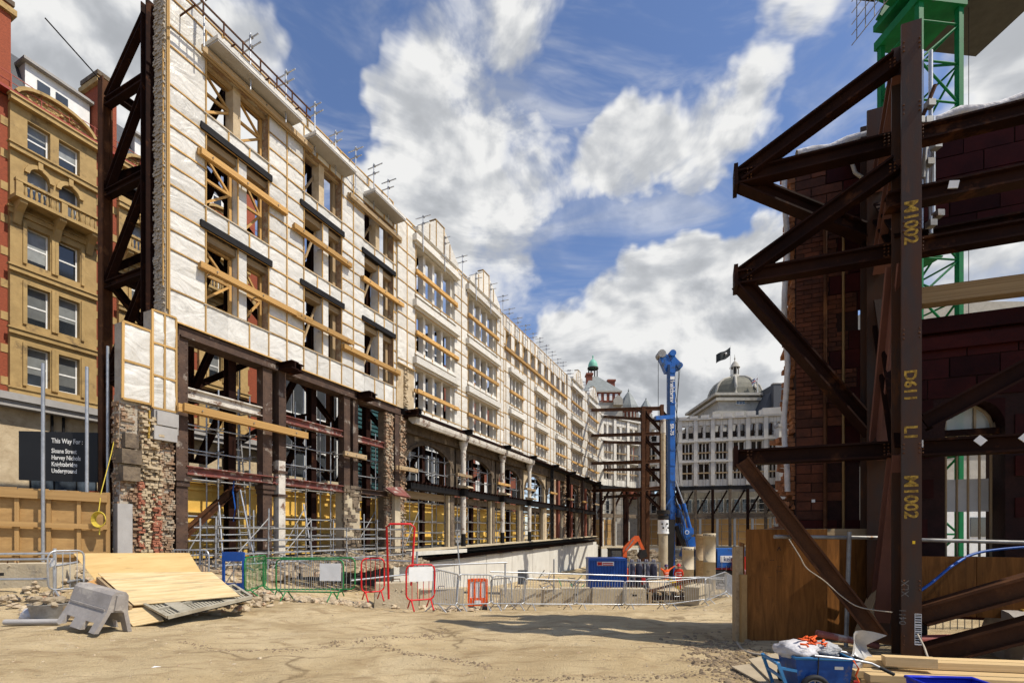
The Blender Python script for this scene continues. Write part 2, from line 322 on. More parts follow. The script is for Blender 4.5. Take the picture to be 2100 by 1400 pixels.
# ------------------------------------------------------------------ object helpers
PM = {}
def thing(name, label, cat, loc=(0, 0, 0), rz=0.0, group=None):
    o = bpy.data.objects.new(name, None); COL.objects.link(o); o.location = loc; o.rotation_euler = (0, 0, rz)
    o.empty_display_size = .2; o['label'] = label; o['category'] = cat
    if group: o['group'] = group
    return o
def tag(o, label, cat, group=None):
    o['label'] = label; o['category'] = cat
    if group: o['group'] = group
    return o
def put(name, me, parent=None, Mx=None):
    o = bpy.data.objects.new(name, me); COL.objects.link(o); Mx = Mx or Matrix()
    if parent is not None:
        o.parent = parent
        if parent in PM: o.matrix_parent_inverse = PM[parent].inverted()
        PM[o] = Mx
    o.matrix_basis = Mx
    return o
def part(name, mb, m, parent): return put(name, mb.mesh(name, m), parent)
def struct(name, mb, m):
    o = put(name, mb.mesh(name, m)); o['kind'] = 'structure'; return o
UNIT = {}
def unit(shape, m):
    k = (shape, m.name)
    if k not in UNIT:
        b = MB()
        if shape == 'box': b.box((0, 0, 0), (1, 1, 1))
        elif shape == 'tube': b.tube((-.5, 0, 0), (.5, 0, 0), .5, 8)
        elif shape == 'tube16': b.tube((-.5, 0, 0), (.5, 0, 0), .5, 18)
        elif shape == 'I':
            t, w = .13, .09
            prof = [(-.5, -.5), (.5, -.5), (.5, -.5 + t), (w, -.5 + t), (w, .5 - t), (.5, .5 - t), (.5, .5), (-.5, .5), (-.5, .5 - t), (-w, .5 - t), (-w, -.5 + t), (-.5, -.5 + t)]
            b.prism(prof, -.5, .5, 'yz')
        elif shape == 'chan':
            t, w = .12, .2
            prof = [(-.5, -.5), (.5, -.5), (.5, -.5 + t), (-.5 + w, -.5 + t), (-.5 + w, .5 - t), (.5, .5 - t), (.5, .5), (-.5, .5)]
            b.prism(prof, -.5, .5, 'yz')
        UNIT[k] = b.mesh(shape + '_' + m.name, m)
    return UNIT[k]
def beam(name, parent, a, b, w, h, m, shape='box', up=None):
    a = V(a); b = V(b); x, y, z, ln = frame_from(a, b, up); c = (a + b) / 2
    Mx = Matrix(((x.x * ln, y.x * w, z.x * h, c.x), (x.y * ln, y.y * w, z.y * h, c.y), (x.z * ln, y.z * w, z.z * h, c.z), (0, 0, 0, 1)))
    return put(name, unit(shape, m), parent, Mx)
def tube(name, parent, a, b, r, m): return beam(name, parent, a, b, 2 * r, 2 * r, m, 'tube')
def box(name, parent, lo, hi, m):
    lo = V(lo); hi = V(hi); c = (lo + hi) / 2; s = hi - lo
    return put(name, unit('box', m), parent, Matrix.Translation(c) @ Matrix.Diagonal((s.x, s.y, s.z, 1)))
def text(name, parent, body, size, Mx, m, depth=.002, bold=0.0, align='LEFT', spacing=1.0, sx=1.0):
    cu = bpy.data.curves.new(name, 'FONT'); cu.body = body; cu.size = size; cu.extrude = depth; cu.offset = bold; cu.align_x = align
    cu.space_line = spacing; cu.resolution_u = 3
    to = bpy.data.objects.new('tmp', cu); COL.objects.link(to)
    bpy.context.view_layer.update()
    me = bpy.data.meshes.new_from_object(to.evaluated_get(bpy.context.evaluated_depsgraph_get()))
    bpy.data.objects.remove(to); me.materials.clear(); me.materials.append(m)
    return put(name, me, parent, Mx @ Matrix.Diagonal((sx, 1, 1, 1)))
def face_to(c, right, up):                      # local x along right, local y along up
    r = V(right).normalized(); u = V(up); u = (u - r * u.dot(r)).normalized(); n = r.cross(u)
    return Matrix(((r.x, u.x, n.x, c[0]), (r.y, u.y, n.y, c[1]), (r.z, u.z, n.z, c[2]), (0, 0, 0, 1)))

# the retained facade's own frame: x along it (s), y behind it, z up
FO = V((-13.13, 17.8, 0)); FA = math.atan2(.911, .413)
FM = Matrix.Translation(FO) @ Matrix.Rotation(FA, 4, 'Z')
def fw(s, y, z): return FM @ V((s, y, z))
# the dark wall on the right: x along it to the right, y behind it
RO = V((4.99, 8.5, 0)); RA = math.atan2(-.3625, .932)
RM = Matrix.Translation(RO) @ Matrix.Rotation(RA, 4, 'Z')
# ================================================================== GROUND
def lerp(a, b, t): return a + (b - a) * t
def cl(t): return max(0.0, min(1.0, t))
def ss(t): t = cl(t); return t * t * (3 - 2 * t)
def ground_z(x, y):
    ye = y - cl((-x - 2) / 7) * 3.5
    pts = [(-50, 0), (10.5, 0), (19, -1.2), (30, -1.9), (45, -3.0), (2000, -3.0)]
    z = 0
    for (a, za), (b, zb) in zip(pts, pts[1:]):
        if a <= ye <= b: z = lerp(za, zb, (ye - a) / (b - a)); break
    if x > 6.5: z = lerp(z, 0.0, ss((x - 6.5) / 4) * ss((24 - y) / 8))
    z += .95 * ss((-x - 6.5) / 5.5) * ss((y - 9.5) / 5)
    return z
def hsh(i, j): 
    q = math.sin(i * 127.1 + j * 311.7) * 43758.5453; return q - math.floor(q)
def vnoise(x, y):
    i, j = math.floor(x), math.floor(y); u, v = x - i, y - j; u = u * u * (3 - 2 * u); v = v * v * (3 - 2 * v)
    return lerp(lerp(hsh(i, j), hsh(i + 1, j), u), lerp(hsh(i, j + 1), hsh(i + 1, j + 1), u), v)
def gz(x, y):
    z = ground_z(x, y)
    if abs(x) < 30 and y < 60: z += (vnoise(x * .9, y * .9) - .5) * .09 + (vnoise(x * 3.1 + 9, y * 3.1) - .5) * .035
    if -12 < x < 6 and 4.5 < y < 14:                                # wheel ruts with pushed-up edges
        for a, b_, c_ in ((9.9, -.10, .012), (7.3, .17, .004), (11.4, -.02, -.006)):
            yc = a + b_ * x + c_ * x * x + .12 * math.sin(x * .9 + a)
            for off in (-.85, .85):
                q = (y - yc - off) / .17
                if abs(q) < 3: z += (-.042 * math.exp(-q * q) + .022 * math.exp(-(abs(q) - 1.5) ** 2 * 2.5)) * (.55 + .45 * math.sin(x * 9 + y * 3)) * ss((vnoise(x * .5 + a, y * .5) - .25) * 3)
    return z
def build_ground():
    def axis(lo, hi, dlo, dhi, step):
        a = [dlo + i * step for i in range(int((dhi - dlo) / step) + 1)]
        q = a[-1]; w = step
        while q < hi: w *= 1.5; q = min(hi, q + w); a.append(q)
        q = a[0]; w = step; pre = []
        while q > lo: w *= 1.5; q = max(lo, q - w); pre.append(q)
        return pre[::-1] + a
    xs = axis(-1500, 1500, -14, 9, .085); ys = axis(-300, 2200, 4.5, 15.5, .075)
    b = MB(); n = len(xs)
    b.v = [(x, y, gz(x, y)) for y in ys for x in xs]
    b.f = [(j * n + i, j * n + i + 1, (j + 1) * n + i + 1, (j + 1) * n + i) for j in range(len(ys) - 1) for i in range(n - 1)]; b.sm = [True] * len(b.f)
    m = bpy.data.materials.new('site_dirt'); m.use_nodes = True; nt = m.node_tree; N = nt.nodes; L = nt.links; P = N['Principled BSDF']
    P.inputs['Roughness'].default_value = .95; P.inputs['Specular IOR Level'].default_value = .12
    g = N.new('ShaderNodeNewGeometry')
    def noise(sc, det, dist=0, st=(1, 1, 1), rz=0.0, ro=.62):
        mp = N.new('ShaderNodeMapping'); mp.inputs['Scale'].default_value = st; mp.inputs['Rotation'].default_value = (0, 0, rz); L.new(g.outputs['Position'], mp.inputs[0])
        t = N.new('ShaderNodeTexNoise'); t.inputs['Scale'].default_value = sc; t.inputs['Detail'].default_value = det; t.inputs['Distortion'].default_value = dist
        t.inputs['Roughness'].default_value = ro
        L.new(mp.outputs[0], t.inputs[0]); return t.outputs['Fac']
    def rng(x, a, b2, c=0, d=1):
        r = N.new('ShaderNodeMapRange'); L.new(x, r.inputs[0])
        for i, v in enumerate((a, b2, c, d)): r.inputs[i + 1].default_value = v
        return r.outputs[0]
    def mix(f, a, b2):
        q = N.new('ShaderNodeMixRGB')
        for i, x in enumerate((f, a, b2)):
            if isinstance(x, tuple): q.inputs[i].default_value = (*x, 1)
            elif isinstance(x, float): q.inputs[i].default_value = x
            else: L.new(x, q.inputs[i])
        return q.outputs[0]
    c = mix(rng(noise(.32, 5, .6), .35, .65), (.42, .315, .172), (.575, .457, .28))
    c = mix(rng(noise(1.3, 8, 1.0, (1, 2.6, 1), .35), .50, .66), c, (.345, .25, .138))
    c = mix(rng(noise(2.6, 6, 1.8, (.35, 3.0, 1), -.12), .60, .68, 0, .75), c, (.27, .195, .11))
    c = mix(rng(noise(.75, 7, .4), .60, .72, 0, .8), c, (.62, .515, .35))
    c = mix(rng(noise(9, 6, 0, (1, 1, 1), 0, .75), .60, .70, 0, .65), c, (.20, .15, .09))
    c = mix(rng(noise(34, 3), .62, .70, 0, .6), c, (.17, .125, .08))
    c = mix(rng(noise(60, 2), .66, .74, 0, .6), c, (.62, .55, .43))
    vo = N.new('ShaderNodeTexVoronoi'); vo.feature = 'DISTANCE_TO_EDGE'; vo.inputs['Scale'].default_value = .33
    wn = N.new('ShaderNodeTexNoise'); wn.inputs['Scale'].default_value = 1.1; wn.inputs['Detail'].default_value = 6; L.new(g.outputs['Position'], wn.inputs[0])
    wv = N.new('ShaderNodeVectorMath'); wv.operation = 'MULTIPLY_ADD'; L.new(wn.outputs['Color'], wv.inputs[0]); wv.inputs[1].default_value = (1.5, 1.5, 0); L.new(g.outputs['Position'], wv.inputs[2]); L.new(wv.outputs[0], vo.inputs['Vector'])
    cr_ = rng(vo.outputs['Distance'], .003, .022, .8, 0); ml = N.new('ShaderNodeMath'); ml.operation = 'MULTIPLY'; L.new(cr_, ml.inputs[0]); L.new(rng(noise(.45, 3), .47, .56), ml.inputs[1])
    c = mix(ml.outputs[0], c, (.19, .135, .075))
    wa = N.new('ShaderNodeTexWave'); wa.inputs['Scale'].default_value = 5.5; wa.inputs['Distortion'].default_value = 2.0; wa.inputs['Detail'].default_value = 3
    mpw = N.new('ShaderNodeMapping'); mpw.inputs['Rotation'].default_value = (0, 0, .9); L.new(g.outputs['Position'], mpw.inputs[0]); L.new(mpw.outputs[0], wa.inputs[0])
    m3 = N.new('ShaderNodeMath'); m3.operation = 'MULTIPLY'; L.new(rng(wa.outputs['Fac'], .45, .8, 0, .6), m3.inputs[0]); L.new(rng(noise(.8, 3, .3, (.55, 2.6, 1), -.15), .59, .65), m3.inputs[1])
    c = mix(m3.outputs[0], c, (.27, .195, .105))
    c = mix(rng(noise(.17, 4, .8, (1, 1.8, 1), .2), .52, .64, 0, .55), c, (.29, .205, .105))
    L.new(c, P.inputs['Base Color'])
    add = N.new('ShaderNodeMath'); add.operation = 'MULTIPLY_ADD'; L.new(noise(6, 9, .8, (1, 1.8, 1), .3, .7), add.inputs[0]); add.inputs[1].default_value = 1.3; L.new(noise(40, 4), add.inputs[2])
    bp = N.new('ShaderNodeBump'); bp.inputs['Strength'].default_value = .75; bp.inputs['Distance'].default_value = .05; L.new(add.outputs[0], bp.inputs['Height']); L.new(bp.outputs[0], P.inputs['Normal'])
    struct('ground', b, m)
build_ground()
# street behind the facade
b = MB()
for q in [((-40, .35, -3.5), (14.2, 22, .62)), ((14.2, .9, -3.5), (66, 22, .9))]: b.lohi(*q)
o = struct('street', b, M_asph); o.matrix_basis = FM
b = MB(); b.lohi((14.2, .3, -3.6), (66, .86, .1)); o = struct('retaining_wall', b, M_concw); o.matrix_basis = FM
for i in range(9):                                                 # cast panels of the retaining wall
    s = 16 + i * 5.4; box('panel', o, (s, .16, -3.6), (s + 5.33, .31, -.25 + .10 * i), M_concw)
# ================================================================== FACADE CLADDING
def panel_variants(m, n=8, amp=.05, g=7):
    k = ('pv', m.name, amp)
    if k not in UNIT:
        out = []
        for q in range(n):
            b = MB(); fs = [(U(-3, 3), U(.5, 4), U(0, 6), U(.4, 1)) for _ in range(5)]
            for j in range(g + 1):
                for i in range(g + 1):
                    x, z = i / g, j / g; e = min(1, 6 * min(x, 1 - x)) * min(1, 6 * min(z, 1 - z))
                    d = sum(a * (1 - abs(math.sin(p * 1.6 * x + r * 1.3 * z + c))) ** 2 for p, r, c, a in fs) / 2.2
                    b.v.append((x, -e * (d * amp + .012 * R()), z))
            b.f = [(j * (g + 1) + i, j * (g + 1) + i + 1, (j + 1) * (g + 1) + i + 1, (j + 1) * (g + 1) + i) for j in range(g) for i in range(g)]; b.sm = [True] * len(b.f)
            out.append(b.mesh('sheet', m))
        UNIT[k] = out
    return UNIT[k]
def breaks(vals, lo, hi, mx):
    a = sorted(set([lo, hi] + [v for v in vals if lo < v < hi])); out = [a[0]]
    for p, q in zip(a, a[1:]):
        n = max(1, round((q - p) / mx)); out += [p + (q - p) * (i + 1) / n for i in range(n)]
    return out
def clad(root, s0, s1, z0, z1, ops, yf=0.0, th=.7, ms=1.15, mz=1.05, wall_m=None, sheet_m=None, bat_m=None, bw=.055, amp=.05, skip=.06, sheets=True, bproud=.045):
    """wall with openings; sheet panels and battens on its front"""
    wall_m = wall_m or M_brick; sheet_m = sheet_m or M_wrap; bat_m = bat_m or M_batten
    S_ = sorted(set([s0, s1] + [x for o in ops for x in (o[0], o[1]) if s0 < x < s1])); Z_ = sorted(set([z0, z1] + [x for o in ops for x in (o[2], o[3]) if z0 < x < z1]))
    def open_(s, z): return s < s0 or s > s1 or z < z0 or z > z1 or any(a < s < b and c < z < d for a, b, c, d in ops)
    b = MB()
    for a, c in zip(S_, S_[1:]):
        for e, f in zip(Z_, Z_[1:]):
            sm, zm = (a + c) / 2, (e + f) / 2
            if open_(sm, zm): continue
            y0, y1 = yf, yf + th
            P = [(a, y0, e), (c, y0, e), (c, y0, f), (a, y0, f), (a, y1, e), (c, y1, e), (c, y1, f), (a, y1, f)]
            fs = [(0, 1, 2, 3), (5, 4, 7, 6)]
            if open_(a - .01, zm): fs.append((4, 0, 3, 7))
            if open_(c + .01, zm): fs.append((1, 5, 6, 2))
            if open_(sm, e - .01): fs.append((4, 5, 1, 0))
            if open_(sm, f + .01): fs.append((3, 2, 6, 7))
            b.add(P, fs)
    part('wall', b, wall_m, root)
    if not sheets: return
    SS = breaks([x for o in ops for x in o[:2]], s0, s1, ms); ZZ = breaks([x for o in ops for x in o[2:]], z0, z1, mz)
    vs = panel_variants(sheet_m, amp=amp)
    full = lambda s, z: not open_(s, z)
    ns, nz = len(SS) - 1, len(ZZ) - 1
    occ = [[full((SS[i] + SS[i + 1]) / 2, (ZZ[j] + ZZ[j + 1]) / 2) for j in range(nz)] for i in range(ns)]
    for i in range(ns):
        for j in range(nz):
            if not occ[i][j]: continue
            a, c, e, f = SS[i], SS[i + 1], ZZ[j], ZZ[j + 1]
            fx = random.choice((0, 1)); fz = random.choice((0, 1))
            Mx = Matrix.Translation((c if fx else a, yf - .028 + U(-.006, .006), f if fz else e)) @ Matrix.Diagonal((-(c - a) if fx else c - a, 1, -(f - e) if fz else f - e, 1))
            put('sheet_panel', random.choice(vs), root, Mx)
    yb0, yb1 = yf - bproud - .03, yf - .03
    for i in range(ns + 1):
        j = 0
        while j < nz:
            ok = lambda j: (i > 0 and occ[i - 1][j]) or (i < ns and occ[i][j])
            if not ok(j): j += 1; continue
            k = j
            while k < nz and ok(k): k += 1
            if R() > skip:
                t = U(-.012, .012)
                beam('batten', root, (SS[i] + t, (yb0 + yb1) / 2, ZZ[j]), (SS[i] - t, (yb0 + yb1) / 2, ZZ[k]), bproud, bw, bat_m, up=(1, 0, 0))
            j = k
    for j in range(nz + 1):
        i = 0
        while i < ns:
            ok = lambda i: (j > 0 and occ[i][j - 1]) or (j < nz and occ[i][j])
            if not ok(i): i += 1; continue
            k = i
            while k < ns and ok(k): k += 1
            if R() > skip:
                t = U(-.012, .012); y = (yb0 + yb1) / 2 - .008
                beam('batten', root, (SS[i], y, ZZ[j] + t), (SS[k], y, ZZ[j] - t), bproud * .8, bw, bat_m)
            i = k
def waler(root, s0, s1, z, y=-.24, m=None, h=.24, name='waler'):
    m = m or M_timber
    for k in (0, 1): beam(name, root, (s0 + U(-.1, .1), y + .13 * k, z + U(-.02, .02)), (s1 + U(-.15, .15), y + .13 * k, z + U(-.02, .02)), .10, h, m)
    for t in (.12, .5, .88):                                       # packers and ties back to the wall
        s = lerp(s0, s1, t); beam('tie', root, (s, y - .1, z), (s, .3, z), .05, .05, M_galvd, 'tube')
def brace_frame(root, s0, s1, z0, z1, y=.35, m=None):
    m = m or M_timber; w = .11
    for s in (s0 + w / 2, s1 - w / 2): beam('prop', root, (s, y, z0), (s, y, z1), w, w, m)
    beam('prop', root, (s0, y, z1 - w / 2), (s1, y, z1 - w / 2), w, w * .98, m)
    mid = (z0 + z1) / 2
    beam('prop', root, (s0 + w, y, mid), (s1 - w, y, mid), w * .9, w, m)
    beam('prop', root, (s0 + w, y, z1 - w), (s1 - w, y, mid + w / 2), w * .8, w * .8, m)
    beam('prop', root, (s0 + w, y, z0 + w), (s1 - w, y, mid - w / 2), w * .8, w * .8, m)
def roof_post(root, s, z, y=-.28):
    hgt = U(.6, 1.05)
    tube('scaffold_tube', root, (s, y, z - 1.7), (s, y, z + hgt), .03, M_galv)
    for k in range(2):
        zz = z + hgt - .12 - .42 * k
        tube('scaffold_tube', root, (s + .06, y - U(.35, .6), zz), (s + .06, y + U(.45, .8), zz + U(-.04, .04)), .03, M_galv)
        box('coupler', root, (s - .02, y - .06, zz - .05), (s + .1, y + .06, zz + .05), M_galvd)
    if R() < .7: tube('scaffold_tube', root, (s - .5, y - .05, z - .7), (s + .45, y - .05, z - .7 + U(-.1, .1)), .03, M_galv)
def mullions(root, s0, s1, z0, z1, n, y0, y1, m, w=.26, name='mullion'):
    for k in range(1, n + 1):
        s = lerp(s0, s1, k / (n + 1)); box(name, root, (s - w / 2, y0, z0), (s + w / 2, y1, z1), m)

# ---- block A: sheeted block nearest the camera
A = thing('retained_facade', 'tall sheeted end facade with timber-braced open windows, nearest on the left', 'facade', FO, FA, 'retained facade sections')
A_ops = [(a, c, e, f) for (a, c) in ((1.85, 4.75), (6.75, 9.3), (11.1, 13.7)) for (e, f) in ((18.7, 20.9), (14.95, 17.9), (11.0, 14.0))]
clad(A, .45, 14.0, 9.85, 22.0, A_ops, 0, .7, ms=.95, mz=.78, wall_m=M_brick, sheet_m=M_wrap, bw=.05, amp=.05)
# ragged brick end of the wall
b = MB()
b.masonry(.02, .68, 9.9, 22.0, 0, .22, .078, .07, .12, .12); b.v = [(.36 + q[1], q[0], q[2]) for q in b.v]
o = part('broken_brickwork', b, M_mortar, A); o['kind'] = 'stuff'
box('brick_return', A, (.36, .02, 9.9), (.47, .68, 22.0), M_mortar)
beam('edge_batten', A, (.40, -.03, 10.2), (.40, -.03, 21.9), .05, .05, M_batten)
beam('edge_batten', A, (.33, .10, 11.0), (.33, .10, 20.2), .05, .05, M_batten)
# parapet behind the cornice
clad(A, .45, 14.0, 22.0, 22.75, [], .25, .5, ms=2.1, mz=1.0, wall_m=M_wrap, sheet_m=M_wrap, bw=.06, amp=.07)
for (a, c) in ((1.75, 5.9), (6.7, 9.5), (11.0, 13.85)):            # cornice trays
    box('cornice', A, (a, -.92, 21.25), (c, -.075, 21.40), M_wrap); box('cornice_soffit', A, (a + .02, -.9, 21.17), (c - .02, -.08, 21.245), M_cement)
for z in (21.62, 22.0): beam('guard_rail', A, (-.6, -.98, z), (6.3, -.98, z), .05, .06, M_rust)
for k in range(9): beam('guard_rail_post', A, (-.5 + k * .82, -.98, 21.5), (-.5 + k * .82, -.98, 22.05), .045, .045, M_rust)
for k in range(5): beam('rail_bracket', A, (-.75 + k * 1.6, -.98, 21.62), (-.75 + k * 1.6, .1, 21.62), .045, .045, M_rust)
for s in (1.4, 3.4, 5.2, 7.2, 8.6, 10.1, 11.6, 12.9): roof_post(A, s, 22.4, -.62 if s < 6 else -.3)
for (a, c, e, f) in A_ops:
    mid = (a + c) / 2; top = e > 18
    if top:
        box('mullion', A, (mid - .17, .1, e), (mid + .17, .6, f), M_stone)
    else:
        box('mullion', A, (mid - .02, .05, e), (mid + .42, .62, f), M_wrap)
        beam('batten', A, (mid - .01, .02, e), (mid - .01, .02, f), .05, .05, M_batten)
        box('lintel', A, (a - .25, -.16, f - .02), (c + .12, .1, f + .26), M_black)
        box('lintel', A, (a - .12, .12, f - .34), (c + .05, .62, f - .06), M_timberg)
    # sloping sill sheets
    b = MB(); b.slab([(a - .1, -.10, e - .02), (c + .1, -.10, e - .02), (c + .1, .5, e + .16), (a - .1, .5, e + .16)], .03); part('sill_sheet', b, M_wrap, A)
    near = a < 5
    if near:
        brace_frame(A, a + .02, mid - .05, e + .2, f - (.0 if top else .36), .42)
        brace_frame(A, mid + (.2 if top else .45), c - .02, e + .2, f - (.0 if top else .36), .42)
    else:
        for s in (a + .15, c - .15): beam('prop', A, (s, .45, e + .15), (s, .45, f), .2, .2, M_timberg)
        beam('prop', A, (a + .3, .5, e + .2), (mid, .5, f - .3), .09, .09, M_timberg) if R() < .6 else None
    box('head_timber', A, (a, .15, f - .13), (c, .3, f - .01), M_timberg) if top else None
for s0, s1, z in ((1.6, 7.2, 20.95), (1.45, 5.5, 16.85), (1.45, 7.0, 12.35), (6.0, 9.9, 16.5), (9.1, 14.1, 11.9), (10.8, 14.3, 16.3), (9.6, 14.2, 20.35), (6.1, 9.9, 12.3)): waler(A, s0, s1, z, -.3, M_timberg if z > 20 else M_timber)
# girder, columns and ground storeys of block A
box('girder', A, (.85, .05, 9.42), (14.6, .55, 9.80), M_iron)
box('girder_flange', A, (.85, -.12, 9.34), (14.6, .66, 9.41), M_iron)
for s in (5.4, 10.6, 15.0):
    beam('stub_beam', A, (s, -1.0, 9.55), (s, .6, 9.55), .40, .36, M_rustd, 'I'); beam('stub_beam', A, (s + .42, -.9, 9.55), (s + .42, .6, 9.55), .36, .36, M_rustd, 'I')
def riveted(root, s, z0, z1, w=.42, y=.0, m=None, d=.4, cap=True):
    m = m or M_iron
    b = MB(); b.lohi((s - w / 2, y, z0), (s - w / 2 + .03, y + d, z1)); b.lohi((s + w / 2 - .03, y, z0), (s + w / 2, y + d, z1)); b.lohi((s - w / 2 + .03, y + d * .45, z0), (s + w / 2 - .03, y + d * .55, z1))
    b.lohi((s - w / 2 - .02, y - .03, z0), (s + w / 2 + .02, y - .001, z1))
    z = z0 + .15
    while z < z1:
        for e in (-1, 1): b.rock((s + e * (w / 2 - .05), y - .035, z), .022, .9)
        z += .24
    o = part('column', b, m, root)
    if cap: box('bracket', root, (s - w * .75, y - .16, z0 + 3.2), (s + w * .75, y + d, z0 + 3.36), m); box('bracket', root, (s - w * .62, y - .1, z0 + 3.0), (s + w * .62, y + d, z0 + 3.195), m)
    return o
riveted(A, .95, .6, 9.4, .40, .02); riveted(A, 4.75, .6, 9.4, .44, .05); riveted(A, 5.45, 5.2, 9.4, .36, -.08, cap=False)
box('column', A, (5.25, -.1, .6), (5.62, .26, 5.2), M_white)
for z in (1.1, 2.3, 3.5, 4.6): box('collar', A, (5.17, -.16, z), (5.70, .3, z + .12), M_iron) if z > 3 else None
riveted(A, 9.75, 4.2, 9.4, .42, .02, cap=False); riveted(A, 10.45, 4.2, 9.4, .36, .05, cap=False)
b = MB(); b.lohi((9.5, -.05, .6), (10.7, .6, 4.2)); part('pier_core', b, M_conc, A)
b = MB()
b.masonry(9.45, 10.75, .65, 4.3, -.05, .42, .2, .12, .35)
o = part('pier_rubble', b, M_stoned, A); o['kind'] = 'stuff'
box('pier', A, (13.1, .0, .6), (13.75, .65, 9.3), M_stoned); box('pier', A, (14.35, -.04, .6), (14.8, .6, 9.3), M_stoned)
riveted(A, 14.05, .6, 9.3, .4, -.05, M_iron, cap=False)
b = MB()
b.masonry(13.0, 13.7, .6, 9.2, -.0, .24, .085, .12, .2); b.masonry(14.3, 14.9, .6, 9.2, -.04, .24, .085, .14, .25)
o = part('pier_brickwork', b, M_brick, A); o['kind'] = 'stuff'
b = MB(); b.lohi((13.55, -.3, .6), (14.1, -.06, 4.4)); part('pilaster', b, M_conc, A)
b = MB(); b.slab([(12.6, -.25, 4.5), (14.1, -.3, 4.65), (14.3, -.9, 4.0), (12.8, -.85, 4.05)], .1); part('bent_plate', b, M_ironred, A)
# mid-height beams
beam('floor_beam', A, (1.1, .2, 7.3), (4.6, .2, 7.3), .3, .42, M_white, 'I'); beam('floor_beam', A, (5.6, .2, 7.25), (9.6, .2, 7.25), .3, .36, M_ironred, 'I'); beam('floor_beam', A, (10.6, .2, 7.2), (13.2, .2, 7.2), .3, .36, M_ironred, 'I')
beam('floor_beam', A, (1.1, .1, 4.25), (5.0, .1, 4.25), .34, .34, M_ironred, 'I'); beam('floor_beam', A, (5.1, .1, 4.25), (9.6, .1, 4.22), .34, .36, M_ironred, 'I'); beam('floor_beam', A, (10.6, .0, 4.2), (13.2, 0, 4.2), .34, .3, M_iron, 'I')
waler(A, .7, 6.6, 6.55, -.45, h=.3); waler(A, 9.1, 10.9, 6.1, -.4, M_timberg); waler(A, 13.6, 15.6, 5.9, -.5, M_timberg)
for s0, s1 in ((1.3, 4.5), (5.8, 9.4), (10.8, 13)):
    box('floor_edge', A, (s0, 2.75, 4.55), (s1, 3.0, 4.95), M_conc); box('floor_deck', A, (s0 - .2, 2.8, 4.3), (s1 + .2, 4.6, 4.5), M_stoned)
# exposed stone strip between block A and B
b = MB(); b.lohi((14.0, -.02, 9.85), (15.9, .62, 12.6)); part('exposed_stone', b, M_stone, A)
b = MB()
b.masonry(14.75, 15.15, 9.9, 12.6, -.03, .22, .09, .14, .3)
o = part('toothed_brick', b, M_stone, A); o['kind'] = 'stuff'
# ---- ragged masonry pier at the near corner
PR = thing('masonry_pier', 'ragged broken brick and rubble pier wrapped in white sheet at its top', 'pier', FO, FA)
b = MB(); b.lohi((-1.15, -.02, .5), (.55, .35, 6.6)); part('core', b, M_mortar, PR)
for mname, cnt, size, mt, sr in (('brickwork', 620, (.24, .2, .085), M_brick, (-1.5, .6)), ('rubble_fill', 260, (.3, .24, .2), M_stone, (-.75, .15)), ('red_brick_fill', 150, (.22, .2, .075), mat('old_red_brick', (.40, .15, .09), (.26, .10, .06), 6, .95, bump=.5, var=.2), (-.7, .1))):
    b = MB()
    if mname == 'brickwork':
        b.masonry(-.9, -.55, .5, 3.4, -.10, .2, .082, .16, .15); b.masonry(.1, .58, .5, 5.2, -.06, .22, .082, .14, .15); b.masonry(-1.15, -.7, 2.8, 6.3, -.02, .26, .09, .10, .35); b.masonry(-.6, .1, 4.8, 6.3, -.02, .24, .09, .2, .3)
        c_ = MB(); c_.masonry(.0, .35, .5, 6.3, 0, .24, .085, .08, .2); b.add([(-1.15 + q[1], q[0], q[2]) for q in c_.v], c_.f)
    elif mname == 'rubble_fill':
        b.masonry(-.6, .1, .5, 6.0, -.10, .19, .10, .22, .18, .2)
        for k in range(90): b.rock((U(-.6, .1), -.08 - .14 * R(), U(.5, 6.0)), U(.04, .11), .6)
    else: b.masonry(-.68, -.5, .5, 3.6, -.20, .2, .08, .1, .25); b.masonry(-.22, .05, .5, 3.2, -.24, .2, .08, .1, .3)
    o = part(mname, b, mt, PR); o['kind'] = 'stuff'
b = MB(); b.lohi((-1.35, -.30, .45), (-.9, -.04, 2.8)); part('cement_patch', b, M_cement, PR)
for z, a, c in ((3.6, -1.18, -.65), (4.2, -1.22, -.6), (4.75, -1.12, -.7), (5.2, -.2, .6), (5.75, -.1, .65)): box('stone_block', PR, (a, -.30, z), (c, .2, z + .5), M_stoned if z < 5 else M_cement)
clad(PR, -1.12, -.22, 6.45, 9.1, [], -.10, .45, ms=1.3, mz=1.3, wall_m=M_mortar, sheet_m=M_wrap, bw=.08, amp=.12, skip=0)
clad(PR, -.2, .62, 6.35, 9.9, [], -.14, .5, ms=.5, mz=1.4, wall_m=M_mortar, sheet_m=M_wrap, bw=.07, amp=.12, skip=0)
b = MB(); b.lohi((-.15, -.2, 5.5), (.7, .5, 6.35)); part('pad_stone', b, M_cement, PR)
for k in range(2): beam('yellow_stain_strip', PR, (-.36, -.24, 5.2 + k), (-.33, -.24, 6.2), .05, .07, M_ytext) if k == 0 else None

